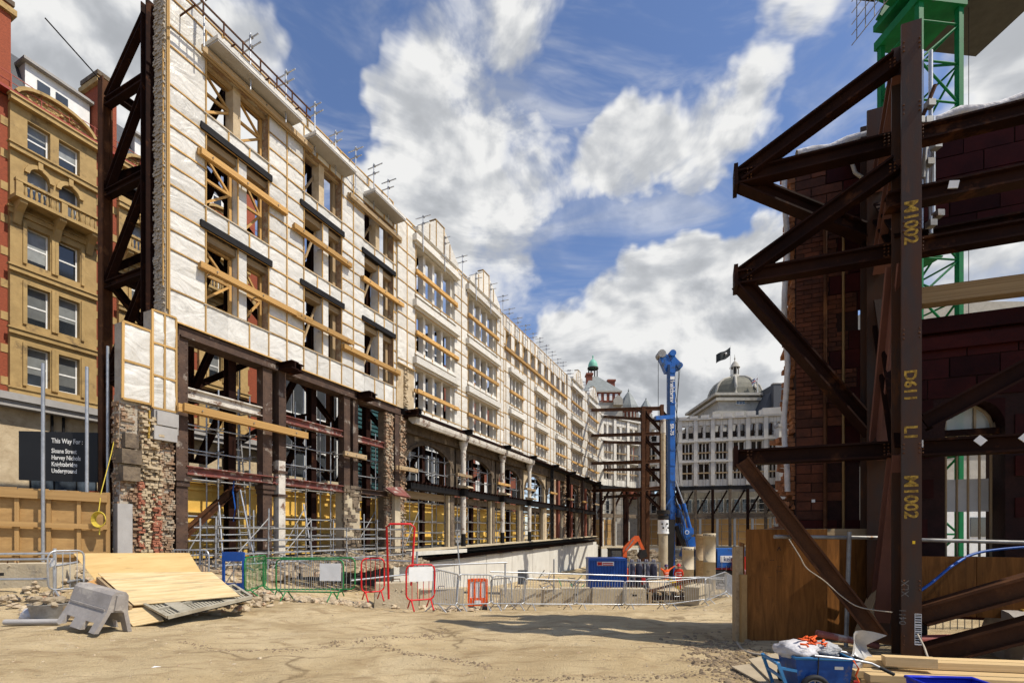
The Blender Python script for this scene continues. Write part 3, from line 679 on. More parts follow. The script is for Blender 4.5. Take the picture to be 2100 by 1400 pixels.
# ---- block B: two gabled bays with stone mullion windows
B = thing('retained_facade', 'white wrapped facade section with two small gables and wide mullioned windows', 'facade', FO, FA, 'retained facade sections')
B_ops = [(a, c, e, f) for (a, c) in ((15.9, 20.9), (22.9, 28.1)) for (e, f) in ((17.9, 21.0), (14.0, 16.7), (10.15, 12.9))]
clad(B, 14.02, 29.6, 9.85, 21.9, B_ops + [(13.9, 15.9, 9.8, 12.6)], -.12, .75, ms=.95, mz=1.05, wall_m=M_wrapw, sheet_m=M_wrapw, amp=.05, bat_m=M_batten, bw=.05, skip=.15)
clad(B, 14.02, 29.6, 21.9, 22.5, [], .2, .5, ms=2.0, mz=1.0, wall_m=M_wrapw, sheet_m=M_wrapw, amp=.05)
def gable(root, s0, s1, z0, zp, y=-.3, th=.45, m=None):
    m = m or M_wrapw; mid = (s0 + s1) / 2
    b = MB(); b.prism([(s0, z0), (s1, z0), (s1, z0 + .25), (mid + .5, zp), (mid - .5, zp), (s0, z0 + .25)], y, y + th); part('gable', b, m, root)
    for s in (mid - .5, mid + .5, (s0 + mid) / 2, (s1 + mid) / 2): beam('batten', root, (s, y - .03, z0), (s, y - .03, zp if abs(s - mid) < .6 else z0 + (zp - z0) * .6), .04, .05, M_batten)
    box('gable_cap', root, (mid - .6, y - .05, zp), (mid + .6, y + th + .05, zp + .06), M_timberg)
def window_bay(root, a, c, e, f, n, m, y=-.12, wal=True, hood=True, sill=True):
    mullions(root, a + .25, c - .25, e, f, n, y + .22, y + .62, m)
    for s in (a + .13, c - .13): box('jamb', root, (s - .13, y + .2, e), (s + .13, y + .6, f), m)
    if hood: box('cornice', root, (a - .35, y - .38, f + .12), (c + .35, y - .075, f + .55), m); box('cornice', root, (a - .2, y - .2, f), (c + .2, y - .077, f + .119), m)
    if sill: 
        b = MB(); b.slab([(a - .15, y - .16, e - .3), (c + .15, y - .16, e - .3), (c + .15, y + .2, e + .05), (a - .15, y + .2, e + .05)], .03); part('sill_sheet', b, m, root)
    if wal: waler(root, a - .1, c + .3, lerp(e, f, .42), y - .2)
for (a, c, e, f) in B_ops: window_bay(B, a, c, e, f, 3, M_wrapw)
for a, c in ((15.9, 20.9), (22.9, 28.1)): gable(B, a - .1, c + .1, 21.9, 23.75, -.45)
for s in (16.2, 18.9, 21.4, 23.6, 26.2, 28.6): roof_post(B, s, 22.3, -.55)
# ---- block C: long section with an arcade of small top windows
Cc = thing('retained_facade', 'long white wrapped facade section with a row of nine small top windows', 'facade', FO, FA, 'retained facade sections')
C_top = [(30.3 + k * 2.05, 31.45 + k * 2.05, 18.1, 20.9) for k in range(9)]
C_ops = [(a, c, e, f) for (a, c) in ((31.2, 34.2), (37.8, 41.1), (44.6, 47.8)) for (e, f) in ((14.2, 17.0), (10.3, 13.1))]
clad(Cc, 29.6, 48.6, 9.85, 22.2, C_top + C_ops, 0, .7, ms=1.2, mz=1.25, wall_m=M_wrapw, sheet_m=M_wrapw, amp=.05, bw=.05, skip=.12)
for (a, c, e, f) in C_top:
    beam('prop', Cc, (a + .1, .3, e), (c - .1, .3, f), .13, .13, M_timber); beam('prop', Cc, (c - .1, .42, e), (a + .1, .42, f), .13, .13, M_timber)
    box('head_timber', Cc, (a, .2, f - .2), (c, .5, f - .01), M_timberg)
waler(Cc, 29.9, 39.2, 19.1, -.2); waler(Cc, 39, 48.4, 19.1, -.2)
for (a, c, e, f) in C_ops: window_bay(Cc, a, c, e, f, 2, M_wrapw, 0, True, True, True)
for k in range(10): roof_post(Cc, 30.5 + k * 2.0, 22.2, -.3)
# ---- block D: two more gabled bays
Dd = thing('retained_facade', 'distant gabled facade section beyond the nine small top windows', 'facade', FO, FA, 'retained facade sections')
D_ops = [(a, c, e, f) for (a, c) in ((50.4, 55.4), (58.4, 63.6)) for (e, f) in ((17.9, 21.0), (14.0, 16.7), (10.15, 12.9))]
clad(Dd, 48.6, 66.2, 9.85, 22.2, D_ops, -.12, .75, ms=1.4, mz=1.45, wall_m=M_wrapw, sheet_m=M_wrapw, amp=.04, bw=.05, skip=.15)
for (a, c, e, f) in D_ops: window_bay(Dd, a, c, e, f, 3, M_wrapw)
for a, c in ((50.4, 55.4), (58.4, 63.6)): gable(Dd, a - .1, c + .1, 22.2, 23.9, -.45)
for k in range(6): roof_post(Dd, 49 + k * 3.0, 22.2, -.4)

# ---- ground storeys under B, C, D
def ledge_z(s): return .45 + cl((s - 14) / 50) * .85
G2 = thing('shop_front_frame', 'row of white columns, stone piers and dark steel beams under the wrapped facade', 'building frame', FO, FA)
box('girder', G2, (14.6, -.25, 9.42), (66.2, .6, 9.83), M_black)
box('girder_flange', G2, (14.6, -.55, 9.56), (66.2, -.26, 9.66), M_rustd)
for s in (15.2, 22.0, 29.2, 35.6, 42.6, 49.4, 56, 62.6): beam('stub_beam', G2, (s, -1.1, 9.62), (s, .3, 9.62), .45, .4, M_black, 'I')
b = MB(); b.prism([(-.62, 8.95), (-.4, 8.95), (-.1, 9.2), (-.1, 9.4), (-.7, 9.4), (-.7, 9.15)], 15.2, 36, 'yz'); part('cornice', b, M_white, G2)
box('fascia', G2, (14.6, .2, 8.5), (66.2, .5, 9.42), M_sootshade)
def arch_wall(s0, s1, z0, z1, mt):
    mid = (s0 + s1) / 2; w = (s1 - s0) / 2 - .25; r = w; zs = z1 - .5 - min(r, 1.8); ry = min(r, 1.8)
    b = MB(); n = 12; arc = [(mid - w * math.cos(math.pi * i / n), zs + ry * math.sin(math.pi * i / n)) for i in range(n + 1)]
    for i in range(n): b.prism([arc[i], arc[i + 1], (arc[i + 1][0], z1), (arc[i][0], z1)], .55, .95)
    b.lohi((s0, .55, z0), (mid - w, .95, z1)); b.lohi((mid + w, .55, z0), (s1, .95, z1)); part('arch', b, mt, G2)
    b = MB()
    for i in range(n): b.bar((arc[i][0], .53, arc[i][1]), (arc[i + 1][0], .53, arc[i + 1][1]), .1, .22)
    part('arch_ring', b, M_sootshade, G2)
PILL = [15.1, 22.1, 29.2, 35.7, 42.7, 49.4, 56.0, 62.6]
for i, (a, c) in enumerate(zip(PILL, PILL[1:])):
    arch_wall(a + .2, c - .1, 5.2, 8.7, M_sootshade if i != 3 else M_stone)
    dark = i >= 3
    za, zc = ledge_z(a), ledge_z(c)
    box('floor_beam', G2, (a + .3, -.15, 4.75), (c - .2, .35, 5.15), M_black)
    for k in range(int((c - a) / .45)): box('joist_end', G2, (a + .4 + k * .45, -.32, 5.16), (a + .55 + k * .45, .3, 5.3), M_rustd)
    box('shop_lintel', G2, (a + .5, .6, 4.2), (c - .3, .9, 4.7), M_timberg if i % 2 == 0 else M_stoned)
    beam('sill_beam', G2, (a - .1, -.25, za + .02), (c, -.25, zc + .02), .45, .34, M_black, 'I')
    b = MB(); b.slab([(a, -.5, za + .22), (c, -.5, zc + .22), (c, .9, zc + .22), (a, .9, za + .22)], .1); part('slab', b, M_conc, G2)
    beam('sill_beam', G2, (a - .1, -.05, za - .55), (c, -.05, zc - .5), .3, .25, M_rustd, 'I')
    # pier next to each column
    w = .55 if i < 3 else .8
    box('stone_pier', G2, (c - .2 - w - .35, .25, ledge_z(c) + .2), (c - .55, .85, 5.0), M_stoned if i != 3 else M_stone)
    box('pilaster', G2, (c - .2 - w - .62, .3, ledge_z(c) + .2), (c - .2 - w - .38, .55, 4.7), M_conc)
    box('stone_pier', G2, (c - .75, .5, 5.2), (c - .15, .96, 8.6), M_stoned if i != 3 else M_stone)
    waler(G2, c - 1.5, c + .8, 6.35 + U(-.2, .2), -.55, M_timber if i % 2 else M_timberg, .2)
for i, s in enumerate(PILL[1:]):
    z0 = ledge_z(s) + .2
    if i < 3:
        tube('white_column', G2, (s, -.22, z0 + 1.0), (s, -.22, 8.9), .21, M_white); tube('column_base', G2, (s, -.22, z0), (s, -.22, z0 + 1.0), .20, M_black)
        b = MB(); b.lathe([(.21, 8.3), (.26, 8.4), (.26, 8.5), (.34, 8.8), (.36, 8.95)], (s, -.22, 0), 14); part('capital', b, M_white, G2)
        box('column_block', G2, (s - .3, -.5, 4.7), (s + .3, .1, 5.3), M_black)
        b = MB(); b.prism([(-1.0, 5.32), (0, 5.32), (0, 5.6), (-.9, 5.45)], s - .6, s + .3, 'yz'); part('ledge_stone', b, M_stone, G2)
    elif i == 3:
        for e in (-.28, .28): beam('lattice_column', G2, (s + e, -.2, z0), (s + e, -.2, 9.4), .12, .16, M_black)
        for k in range(15): beam('lattice', G2, (s - .25, -.2, z0 + k * .56), (s + .25, -.2, z0 + .4 + k * .56), .05, .08, M_black)
    else:
        riveted(G2, s, z0, 9.4, .4, -.2, M_iron if i % 2 else M_rustd, cap=False)
        b = MB()
        for k in range(150): b.brickbox((s + U(-.9, -.2), U(.2, .3), U(z0, 9.3)), (.25, .15, .12), .4)
        o = part('pier_brickwork', b, M_brick, G2); o['kind'] = 'stuff'
for s in (44.6, 46.2, 51.5, 58.5): box('brick_pier', G2, (s, .2, 1.3), (s + .6, .8, 8.4), M_brick if s < 46 else M_redbf)
# sloping foot of the nearest bay
box('plinth', G2, (14.8, -.6, .35), (22, -.2, .62), M_concw)

# ---- long yellow hoarding behind the frame
HD = thing('plywood_hoarding', 'long yellow plywood hoarding standing behind the open ground floor', 'hoarding', FO, FA)
k = 0; s = -.2
while s < 64:
    w = 1.2; z0 = .7 if s < 14 else .95
    if not (38.8 < s < 39.6): box('plywood_panel', HD, (s, 1.85 + U(-.008, .008), z0), (s + w - .015, 1.89, 3.95), M_ply)
    if k % 2 == 0: beam('post', HD, (s, 1.79, z0), (s, 1.79, 4.0), .1, .08, M_ply)
    s += w; k += 1
for z in (1.5, 2.7, 3.7): beam('rail', HD, (-.2, 1.77, z), (64, 1.77, z + .15), .07, .11, M_ply)
box('fascia', HD, (-.2, 1.70, 3.96), (64, 1.83, 4.12), M_ply)
box('grey_door', HD, (24.2, 1.75, 1.0), (25.5, 1.83, 3.2), M_cement)
# ---- scaffolds in each bay
def scaffold(label, s0, s1, y0, y1, z0, z1, step=1.8, lifts=(1.0, 2.0, 4.4, 6.4), seed=0, group='scaffolds inside the ground floor bays'):
    t = thing('scaffold', label, 'scaffold', FO, FA, group); n = max(1, round((s1 - s0) / step))
    for i in range(n + 1):
        s = lerp(s0, s1, i / n)
        for y in (y0, y1): tube('standard', t, (s, y, z0), (s + U(-.03, .03), y, z1 + U(-.4, .5)), .033, M_galv)
        for z in lifts:
            if z < z1: tube('transom', t, (s + .04, y0 - .3, z + .06), (s + .04, y1 + .3, z + .06), .03, M_galvd)
    for z in lifts:
        if z > z1: continue
        for y in (y0, y1):
            tube('ledger', t, (s0 - U(.1, .5), y, z), (s1 + U(.1, .5), y, z + U(-.05, .05)), .033, M_galv if R() < .6 else M_galvd)
        for i in range(n + 1): box('coupler', t, (lerp(s0, s1, i / n) - .07, y0 - .08, z - .06), (lerp(s0, s1, i / n) + .07, y0 + .05, z + .08), M_galvd)
    for q in range(max(1, n // 2)): tube('brace', t, (lerp(s0, s1, q / n), y0, z0), (lerp(s0, s1, (q + 1) / n), y0, min(z1, z0 + 2.6)), .03, M_galvd)
    return t
bays = [('scaffold tubes standing in the first open bay beside the ragged pier', 1.4, 4.4, .6), ('scaffold tubes standing in the second open bay from the ragged pier', 5.9, 9.3, .6),
        ('scaffold tubes standing in the third open bay from the ragged pier', 10.9, 13, .6)]
names = ['in the arched bay before the first white column', 'between the first and second white columns', 'between the second and third white columns', 'in the pale arched bay after the third white column',
         'in the bay after the black lattice column', 'in the second bay beyond the black lattice column', 'in the farthest bay of the long facade']
for i, (a, c) in enumerate(zip(PILL, PILL[1:])): bays.append(('scaffold tubes ' + names[i], a + .7, c - 1.2, ledge_z((a + c) / 2) + .2))
for l, a, c, z0 in bays: scaffold(l, a, c, .75, 1.5, z0, 8.2, lifts=(z0 + .5, z0 + 1.1, z0 + 1.9, 4.0, 5.2, 6.2, 7.2))
# front scaffold rails at the foot of block A
FSc = scaffold('low scaffold handrail of grey tubes along the foot of the open bays', 1.2, 12.6, -1.6, -.7, .1, 2.4, step=2.3, lifts=(.55, .95, 1.5, 2.0))
for a, z in (((1.6, -1.5), 2.9), ((3.1, -1.4), 3.6), ((6.2, -1.3), 3.2)): tube('raking_tube', FSc, (a[0], a[1], .2), (a[0] + U(-.6, .6), a[1] + .7, z), .033, M_galv)
for s in (2.2, 3.6, 5.0, 7.5, 9.4): tube('toe_tube', FSc, (s, -2.4, .35), (s + U(-.5, .5), -.4, .9), .033, M_galv)
# rusty raking steel and ladder inside the first bay
o = beam('raking_beam', None, fw(1.2, .5, 1.6), fw(4.0, .9, 4.0), .24, .3, M_rust, 'I'); tag(o, 'rusty raking steel beam leaning across the first open bay', 'steel beam')
LD = thing('ladder', 'thin ladder leaning in the first open bay against the hoarding', 'ladder', FO, FA)
for e in (0, .4): tube('stile', LD, (4.0 + e, .75, .7), (3.75 + e, 1.0, 6.0), .03, M_galvd)
for k in range(17): tube('rung', LD, (4.0 - .015 * k, .75 + .0155 * k, .9 + .31 * k), (4.4 - .015 * k, .75 + .0155 * k, .9 + .31 * k), .018, M_galvd)
for i, (a, c, col) in enumerate((((3.35, .3, 4.3), (3.2, .2, 2.3), 'blue'), ((1.2, .3, 4.0), (1.15, .3, 2.8), 'yellow'))):
    b = MB(); b.path([fw(*a), fw(a[0] - .1, a[1], a[2] - .7), fw(c[0] + .1, c[1], c[2] + .6), fw(*c)], .03, 5)
    tag(put('rope', b.mesh('rope', M_bluehose if col == 'blue' else M_rope)), '%s strap hanging from the beam in the first open bay' % col, 'strap')
# ================================================================== STEEL SHORING BEHIND THE FACADE
def shore(s, label, full=True):
    t = thing('shoring_tower', label, 'steel frame', FO, FA, 'steel shoring towers behind the facade')
    for y, ztop in ((.98, 22.0), (3.9, 20.2)): beam('column', t, (s, y, .9), (s, y, ztop), .34, .36, M_rust if y > 2 else M_rustd, 'I', up=(1, 0, 0) if y > 2 else None)
    zs = (4.2, 8.0, 11.8, 15.5, 19.2)
    for k, z in enumerate(zs):
        beam('tie_beam', t, (s, 1.15, z), (s, 3.75, z), .26, .30, M_rustd, 'I')
        zt = zs[k + 1] if k < 4 else 21.9
        beam('brace', t, (s, 1.15, zt - .3), (s, 3.7, z + .2), .24, .28, M_rustd, 'I')
    return t
sh_l = ['rusty steel shoring tower at the near end of the sheeted facade', 'steel shoring tower seen through the first open bay', 'steel shoring tower seen behind the second bay of the sheeted facade', 'steel shoring tower behind the third bay of the sheeted facade',
        'steel shoring tower behind the first gabled bay', 'steel shoring tower behind the second gabled bay', 'steel shoring tower behind the nine small windows, nearer one', 'steel shoring tower behind the nine small windows, farther one', 'steel shoring tower behind the far gabled bays']
for i, s in enumerate((.3, 3.6, 8.2, 12.4, 18.2, 25.4, 33, 42, 55)): shore(s, sh_l[i], i == 0)
LB = thing('shoring_walings', 'long dark steel walings and crossed braces behind the facade windows', 'steel frame', FO, FA)
for z in (8.0, 11.8, 15.5, 19.2): beam('waling', LB, (.3, 3.55, z + .45), (62, 3.55, z + .45), .3, .34, M_rustd, 'I')
for a, c in ((.3, 3.6), (3.6, 8.2), (8.2, 12.4), (12.4, 18.2), (18.2, 25.4), (25.4, 33)):
    for z in (4.2, 8.0, 11.8, 15.5): beam('brace', LB, (a, 3.5, z + .6), (c, 3.5, z + 3.9), .24, .28, M_rustd, 'I') if (int(a) + int(z)) % 2 else beam('brace', LB, (c, 3.5, z + .6), (a, 3.5, z + 3.9), .24, .28, M_rustd, 'I')
for k in range(26): tube('drain_tube', LB, (1.4 + k * 1.7, 4.3, .9), (1.4 + k * 1.7, 4.3, U(9, 14)), .04, M_galvd) if k % 2 else None
o = beam('guard_rail', None, fw(.3, 3.9, 20.0), fw(-1.6, 3.9, 20.9), .05, .05, M_black, 'tube'); tag(o, 'thin black tube sticking out from the near shoring tower', 'tube')

# ================================================================== BUILDINGS ACROSS THE STREET
YB = 15.0
MB_ = thing('mansion_block', 'red brick mansion block with buff stone window bays, balcony and mansard roof', 'building', FO, FA)
ROWS = [(9.7, 11.75), (12.95, 15.0), (16.15, 18.1), (19.5, 21.35), (22.1, 23.7)]
BAYX = [-8.5, -3.6, 1.3, 6.2, 11.1]
def sash(s0, s1, z0, z1, y, arch=False):
    b = MB(); w = .075
    b.lohi((s0, y, z0), (s0 + w, y + .1, z1)); b.lohi((s1 - w, y, z0), (s1, y + .1, z1)); b.lohi((s0 + w, y, z1 - w), (s1 - w, y + .1, z1)); b.lohi((s0 + w, y, z0), (s1 - w, y + .1, z0 + w * 1.3))
    zm = lerp(z0, z1, .5); b.lohi((s0 + w, y + .01, zm - .04), (s1 - w, y + .09, zm + .04))
    o = part('window', b, M_white_p, MB_)
    box('pane', o, (s0 + .05, y + .04, z0 + .05), (s1 - .05, y + .06, z1 - .05), M_glass)
    if R() < .75: box('blind', o, (s0 + .09, y + .03, lerp(z0, z1, U(.15, .7))), (s1 - .09, y + .039, z1 - .08), mat('blind_cloth', (.21, .22, .215), None, 3, .35, var=.45, spec=.5))
    sill = box('sill', o, (s0 - .12, y - .28, z0 - .14), (s1 + .12, y + .05, z0 - .01), M_terra)
ops = []
for a in BAYX:
    for k, (e, f) in enumerate(ROWS):
        for s in (a + .68, a + 2.0): ops.append((s, s + .95, e, f))
S0, S1 = -9.5, 16.0
def wallcells(ops, s0, s1, z0, z1, y0, y1, mt, name):
    S_ = sorted(set([s0, s1] + [x for o in ops for x in o[:2] if s0 < x < s1])); Z_ = sorted(set([z0, z1] + [x for o in ops for x in o[2:] if z0 < x < z1])); b = MB()
    for a, c in zip(S_, S_[1:]):
        for e, f in zip(Z_, Z_[1:]):
            sm, zm = (a + c) / 2, (e + f) / 2
            if not any(o[0] < sm < o[1] and o[2] < zm < o[3] for o in ops): b.lohi((a, y0, e), (c, y1, f))
    part(name, b, mt, MB_)
for a in BAYX:                                                          # stone bays stand proud of the brick
    wallcells([o for o in ops if a < o[0] < a + 3.8], a, a + 3.75, 9.0, 24.2, YB - .25, YB + .3, M_terra, 'stone_bay')
    for k, (e, f) in enumerate(ROWS):
        for s in (a + .68, a + 2.0):
            sash(s, s + .95, e, f, YB + .05)
            if k in (0, 1, 2):
                for q in (s - .2, s + .99): box('pilaster', MB_, (q, YB - .34, e - .1), (q + .16, YB - .252, f + .12), M_terra)
            if k == 3:                                                  # arched heads
                b = MB(); n = 10; cx = s + .475
                for i in range(n):
                    t0, t1 = math.pi * i / n, math.pi * (i + 1) / n
                    b.prism([(cx - .62 * math.cos(t0), f - .45 + .62 * math.sin(t0)), (cx - .62 * math.cos(t1), f - .45 + .62 * math.sin(t1)), (cx - .42 * math.cos(t1), f - .45 + .42 * math.sin(t1)), (cx - .42 * math.cos(t0), f - .45 + .42 * math.sin(t0))], YB - .38, YB - .252)
                for i in range(n):                                      # spandrels fill the square corners
                    t0, t1 = math.pi * i / n, math.pi * (i + 1) / n
                    b.prism([(cx - .475 * math.cos(t0), f - .45 + .45 * math.sin(t0)), (cx - .475 * math.cos(t1), f - .45 + .45 * math.sin(t1)), (cx - .475 * math.cos(t1), f), (cx - .475 * math.cos(t0), f)], YB - .2, YB + .04)
                part('arch', b, M_terra, MB_); box('keystone', MB_, (cx - .1, YB - .45, f - .02), (cx + .1, YB - .39, f + .35), M_terra)
    for z, pr in ((9.1, .15), (12.2, .14), (15.45, .16), (18.45, .1), (21.75, .22), (24.2, .34)):
        box('cornice', MB_, (a - .08, YB - .25 - pr, z), (a + 3.83, YB - .252, z + .24), M_terra); box('cornice', MB_, (a - .14, YB - .32 - pr, z + .242), (a + 3.89, YB - .253, z + .32), M_terra)
    for s in (a + .1, a + 1.72, a + 3.2):
        b = MB(); b.prism([(YB - .26, 18.1), (YB - .34, 17.95), (YB - .6, 18.5), (YB - 1.05, 18.85), (YB - 1.05, 19.0), (YB - .26, 19.0)], s, s + .3, 'yz'); part('bracket', b, M_terra, MB_)
    box('balcony', MB_, (a - .1, YB - 1.15, 19.0), (a + 3.85, YB - .26, 19.18), M_terra); box('balcony_rail', MB_, (a - .1, YB - 1.15, 19.82), (a + 3.85, YB - .9, 19.95), M_terra)
    for s in (a, a + 1.85, a + 3.6): box('balcony_pier', MB_, (s - .08, YB - 1.13, 19.181), (s + .18, YB - .92, 19.819), M_terra)
    for k in range(16):
        s = a + .33 + k * .215
        if abs(s - a - 1.9) < .16: continue
        b = MB(); b.lathe([(.05, 19.18), (.05, 19.26), (.085, 19.38), (.05, 19.6), (.055, 19.82)], (s, YB - 1.02, 0), 6); part('baluster', b, M_terra, MB_)
    # segmental pediment with carving
    cx = a + 1.87; b = MB(); n = 14; rr = 1.75
    ar = [(cx - rr * math.cos(math.pi * i / n), 24.55 + .95 * math.sin(math.pi * i / n)) for i in range(n + 1)]
    b.prism(ar, YB - .3, YB + .2); part('pediment', b, M_terra, MB_)
    b = MB()
    for i in range(n): b.bar((ar[i][0], YB - .32, ar[i][1]), (ar[i + 1][0], YB - .32, ar[i + 1][1]), .5, .16)
    part('pediment_moulding', b, M_terra, MB_)
    b = MB()
    for k in range(60):
        t = U(-1, 1); b.rock((cx + t * 1.35, YB - .33, 24.6 + U(0, .68) * math.sqrt(1 - t * t * .9)), U(.06, .14))
    part('carving', b, M_terra, MB_)['kind'] = 'stuff'
    # quoins at the edges of the bay
    for k in range(17):
        z = 9.5 + k * .84
        for s, w in ((a - .28, .28), (a + 3.75, .28)):
            if k % 2 == 0: box('quoin', MB_, (s, YB - .03, z), (s + w, YB + .2, z + .42), M_terra)
brick_ops = [(a, a + 3.75, 9.0, 24.2) for a in BAYX]
wallcells(brick_ops, S0, S1, 9.0, 24.5, YB, YB + .3, M_redb, 'brick_wall')
for a in BAYX:
    tube('downpipe', MB_, (a - .55, YB - .12, 9), (a - .55, YB - .12, 24.3), .07, mat('red_pipe', (.28, .045, .03), None, 4, .6, var=.05))
box('gutter', MB_, (S0, YB - .55, 24.55), (S1, YB - .01, 24.68), mat('red_gutter', (.33, .05, .035), None, 4, .6, var=.05))
for z in (25.1, 25.5): beam('roof_rail', MB_, (S0, YB - .4, z), (S1, YB - .4, z), .03, .03, mat('red_rail', (.40, .08, .05), None, 4, .6, var=.05))
for k in range(22): beam('roof_rail_post', MB_, (S0 + k * 1.2, YB - .4, 24.6), (S0 + k * 1.2, YB - .4, 25.55), .03, .03, MATS['red_rail'])
b = MB(); b.prism([(YB - .1, 24.6), (YB + 1.8, 28.2), (YB + 9, 28.2), (YB + 9, 9), (YB + .31, 9), (YB + .31, 24.6)], S0, S1, 'yz'); part('mansard_roof', b, M_slate, MB_)
for s, w in ((2.2, 2.9), (7.5, 2.9), (12.2, 2.8)):
    rf = box('roof_dormer', MB_, (s, YB + .6, 25.4), (s + w, YB + 3.5, 27.35), M_white_p); box('dormer_roof', MB_, (s - .15, YB + .3, 27.351), (s + w + .15, YB + 3.6, 27.5), M_cement)
    for q in (.5, 1.3): box('pane', rf, (s + q, YB + .55, 25.7), (s + q + .55, YB + .599, 26.8), M_glass)
for s, w, zt in ((-.55, 1.9, 29.2), (5.2, .9, 28.9), (9.6, 1.6, 29.3), (14.3, 1.2, 29)):
    ch = box('chimney', MB_, (s, YB - .2, 24.7), (s + w, YB + 1.5, zt), M_redb); box('chimney_cap', ch, (s - .18, YB - .38, zt - .5), (s + w + .18, YB + 1.68, zt - .2), M_terra); box('chimney_cap', ch, (s - .12, YB - .3, zt), (s + w + .12, YB + 1.6, zt + .25), M_stoned)
box('ground_floor', MB_, (S0, YB - .1, .9), (S1, YB + 3, 8.3), M_stone)
box('shop_cornice', MB_, (S0, YB - .75, 8.3), (S1, YB + .1, 8.62), M_cement); box('shop_cornice', MB_, (S0, YB - .9, 8.621), (S1, YB + .1, 8.99), M_cement)
for s in (-7.6, -2.8, 2.1, 7, 12): 
    w_ = box('shop_window', MB_, (s, YB - .16, 1.6), (s + 3.0, YB - .101, 6.2), M_glass)
    for q in (0, 1.0, 2.0, 2.94): box('shop_mullion', w_, (s + q, YB - .2, 1.6), (s + q + .06, YB - .161, 6.2), M_black)
    for q in (.85, 1.35): box('black_pipe', MB_, (s + q, YB - .3, 6.2), (s + q + .1, YB - .2, 8.29), M_black)
# modern glass fronted block further along the street
GB = thing('glass_office_block', 'dark glass office front with white mullions seen through the open bays', 'building', FO, FA)
box('wall', GB, (16.2, 13.2, .9), (40, 22, 24.5), mat('office_dark', (.05, .055, .06), None, 1, .2, var=0, spec=.8))
for k in range(20): box('mullion', GB, (16.3 + k * 1.2, 13.0, 1), (16.42 + k * 1.2, 13.19, 24.5), M_white_p)
for k in range(8): box('transom', GB, (16.2, 13.03, 2.8 + k * 2.9), (40, 13.17, 2.95 + k * 2.9), M_white_p)
for k in range(30): box('louvre', GB, (23, 12.7, 3 + k * .4), (31, 12.95, 3.26 + k * .4), M_teal)
RB = thing('terrace_building', 'red brick building far along the street behind the arches', 'building', FO, FA)
box('wall', RB, (40.5, 13.5, .9), (64, 24, 23), M_redbf)
for k in range(9):
    for j in range(4): box('window', RB, (41.5 + k * 2.5, 13.4, 3 + j * 4), (42.8 + k * 2.5, 13.49, 5.3 + j * 4), M_white_p if (k + j) % 3 else M_glass)

# ================================================================== LEFT FRONT: fence, sign, clutter
FE = thing('plywood_fence', 'brown plywood fence with timber rails and posts at the left edge', 'fence')
pa, pb = at(-260, 13.6), at(222, 16.3); n = 7
dirv = (pb - pa).normalized(); nv = V((dirv.y, -dirv.x, 0))
for k in range(n):
    a = pa.lerp(pb, k / n); c = pa.lerp(pb, (k + 1) / n - .004); zt = lerp(3.30, 3.12, k / n)
    b = MB(); b.slab([a + V((0, 0, .5)), c + V((0, 0, .5)), c + V((0, 0, zt)), a + V((0, 0, zt))], .02); part('plywood_panel', b, M_plyb, FE)
for k in range(n + 1):
    p = pa.lerp(pb, k / n) + nv * .06; beam('post', FE, p + V((0, 0, .4)), p + V((0, 0, 3.15)), .10, .12, M_plyb, up=nv)
for z0 in (1.15, 2.05, 3.0):
    p = nv * .16; beam('rail', FE, pa + p + V((0, 0, z0 + .12)), pb + p + V((0, 0, z0 - .06)), .07, .16 if z0 < 3 else .26, M_plyb)
SG = thing('direction_sign', 'black board sign with white directions standing behind the plywood fence', 'sign')
sa, sb = at(38, 17.2), at(200, 18.0); r = (sb - sa).normalized(); z0, z1 = 3.68, 5.42
b = MB(); b.slab([sa + V((0, 0, z0)), sb + V((0, 0, z0)), sb + V((0, 0, z1 + .1)), sa + V((0, 0, z1))], .06); part('board', b, M_signb, SG)
front = V((r.y, -r.x, 0)) * .012
for i, (ln, px) in enumerate((('This Way For :', 0), ('Sloane Street', 0), ('Harvey Nichols', 0), ('Knightsbridge', 0), ('Underground', 0))):
    c = sa + r * .92 + front + V((0, 0, (5.06, 4.70, 4.46, 4.22, 3.98)[i]))
    text('lettering', SG, ln, .25 if i == 0 else .225, face_to(c, r, (0, 0, 1)), M_text, .002, .004, sx=.60)
for px, top, d in ((88, 745, 15.2), (178, 752, 16.2), (221, 710, 17.0)):
    p = pix(px, top, d); o = tube('scaffold_pole', None, (p.x, p.y, .6), p, .05, M_galv)
    tag(o, {88: 'upright grey pole left of the sign lettering', 178: 'upright grey pole right of the sign lettering', 221: 'upright grey pole beside the ragged pier'}[px], 'pole', 'upright poles at the fence')
o = box('notice_plate', None, tuple(at(95, 18.6, 3.2)), tuple(at(150, 18.9, 3.45)), M_white_p); tag(o, 'white paper strip showing below the black sign', 'notice')
o = box('orange_board', None, tuple(at(176, 18.2, 3.12)), tuple(at(203, 18.4, 3.38)), M_orange); tag(o, 'small orange board under the right end of the sign', 'board')
# coil of yellow rope on the fence end
b = MB(); c = pix(210, 1065, 16.0)
for k in range(5): b.path([c + V((math.cos(t * .4) * (.16 + .02 * k), -.08 - .02 * k, math.sin(t * .4) * (.20 + .015 * k))) for t in range(16)], .016, 5, True)
b.path([pix(245, 850, 17.2), pix(228, 930, 16.6), pix(207, 1010, 16.1), c + V((-.05, -.1, .2))], .014, 5); b.path([c + V((0, -.1, -.2)), c + V((-.02, -.1, -.5))], .02, 5)
tag(put('rope', b.mesh('rope', M_rope)), 'coiled yellow rope hanging at the end of the plywood fence', 'rope')
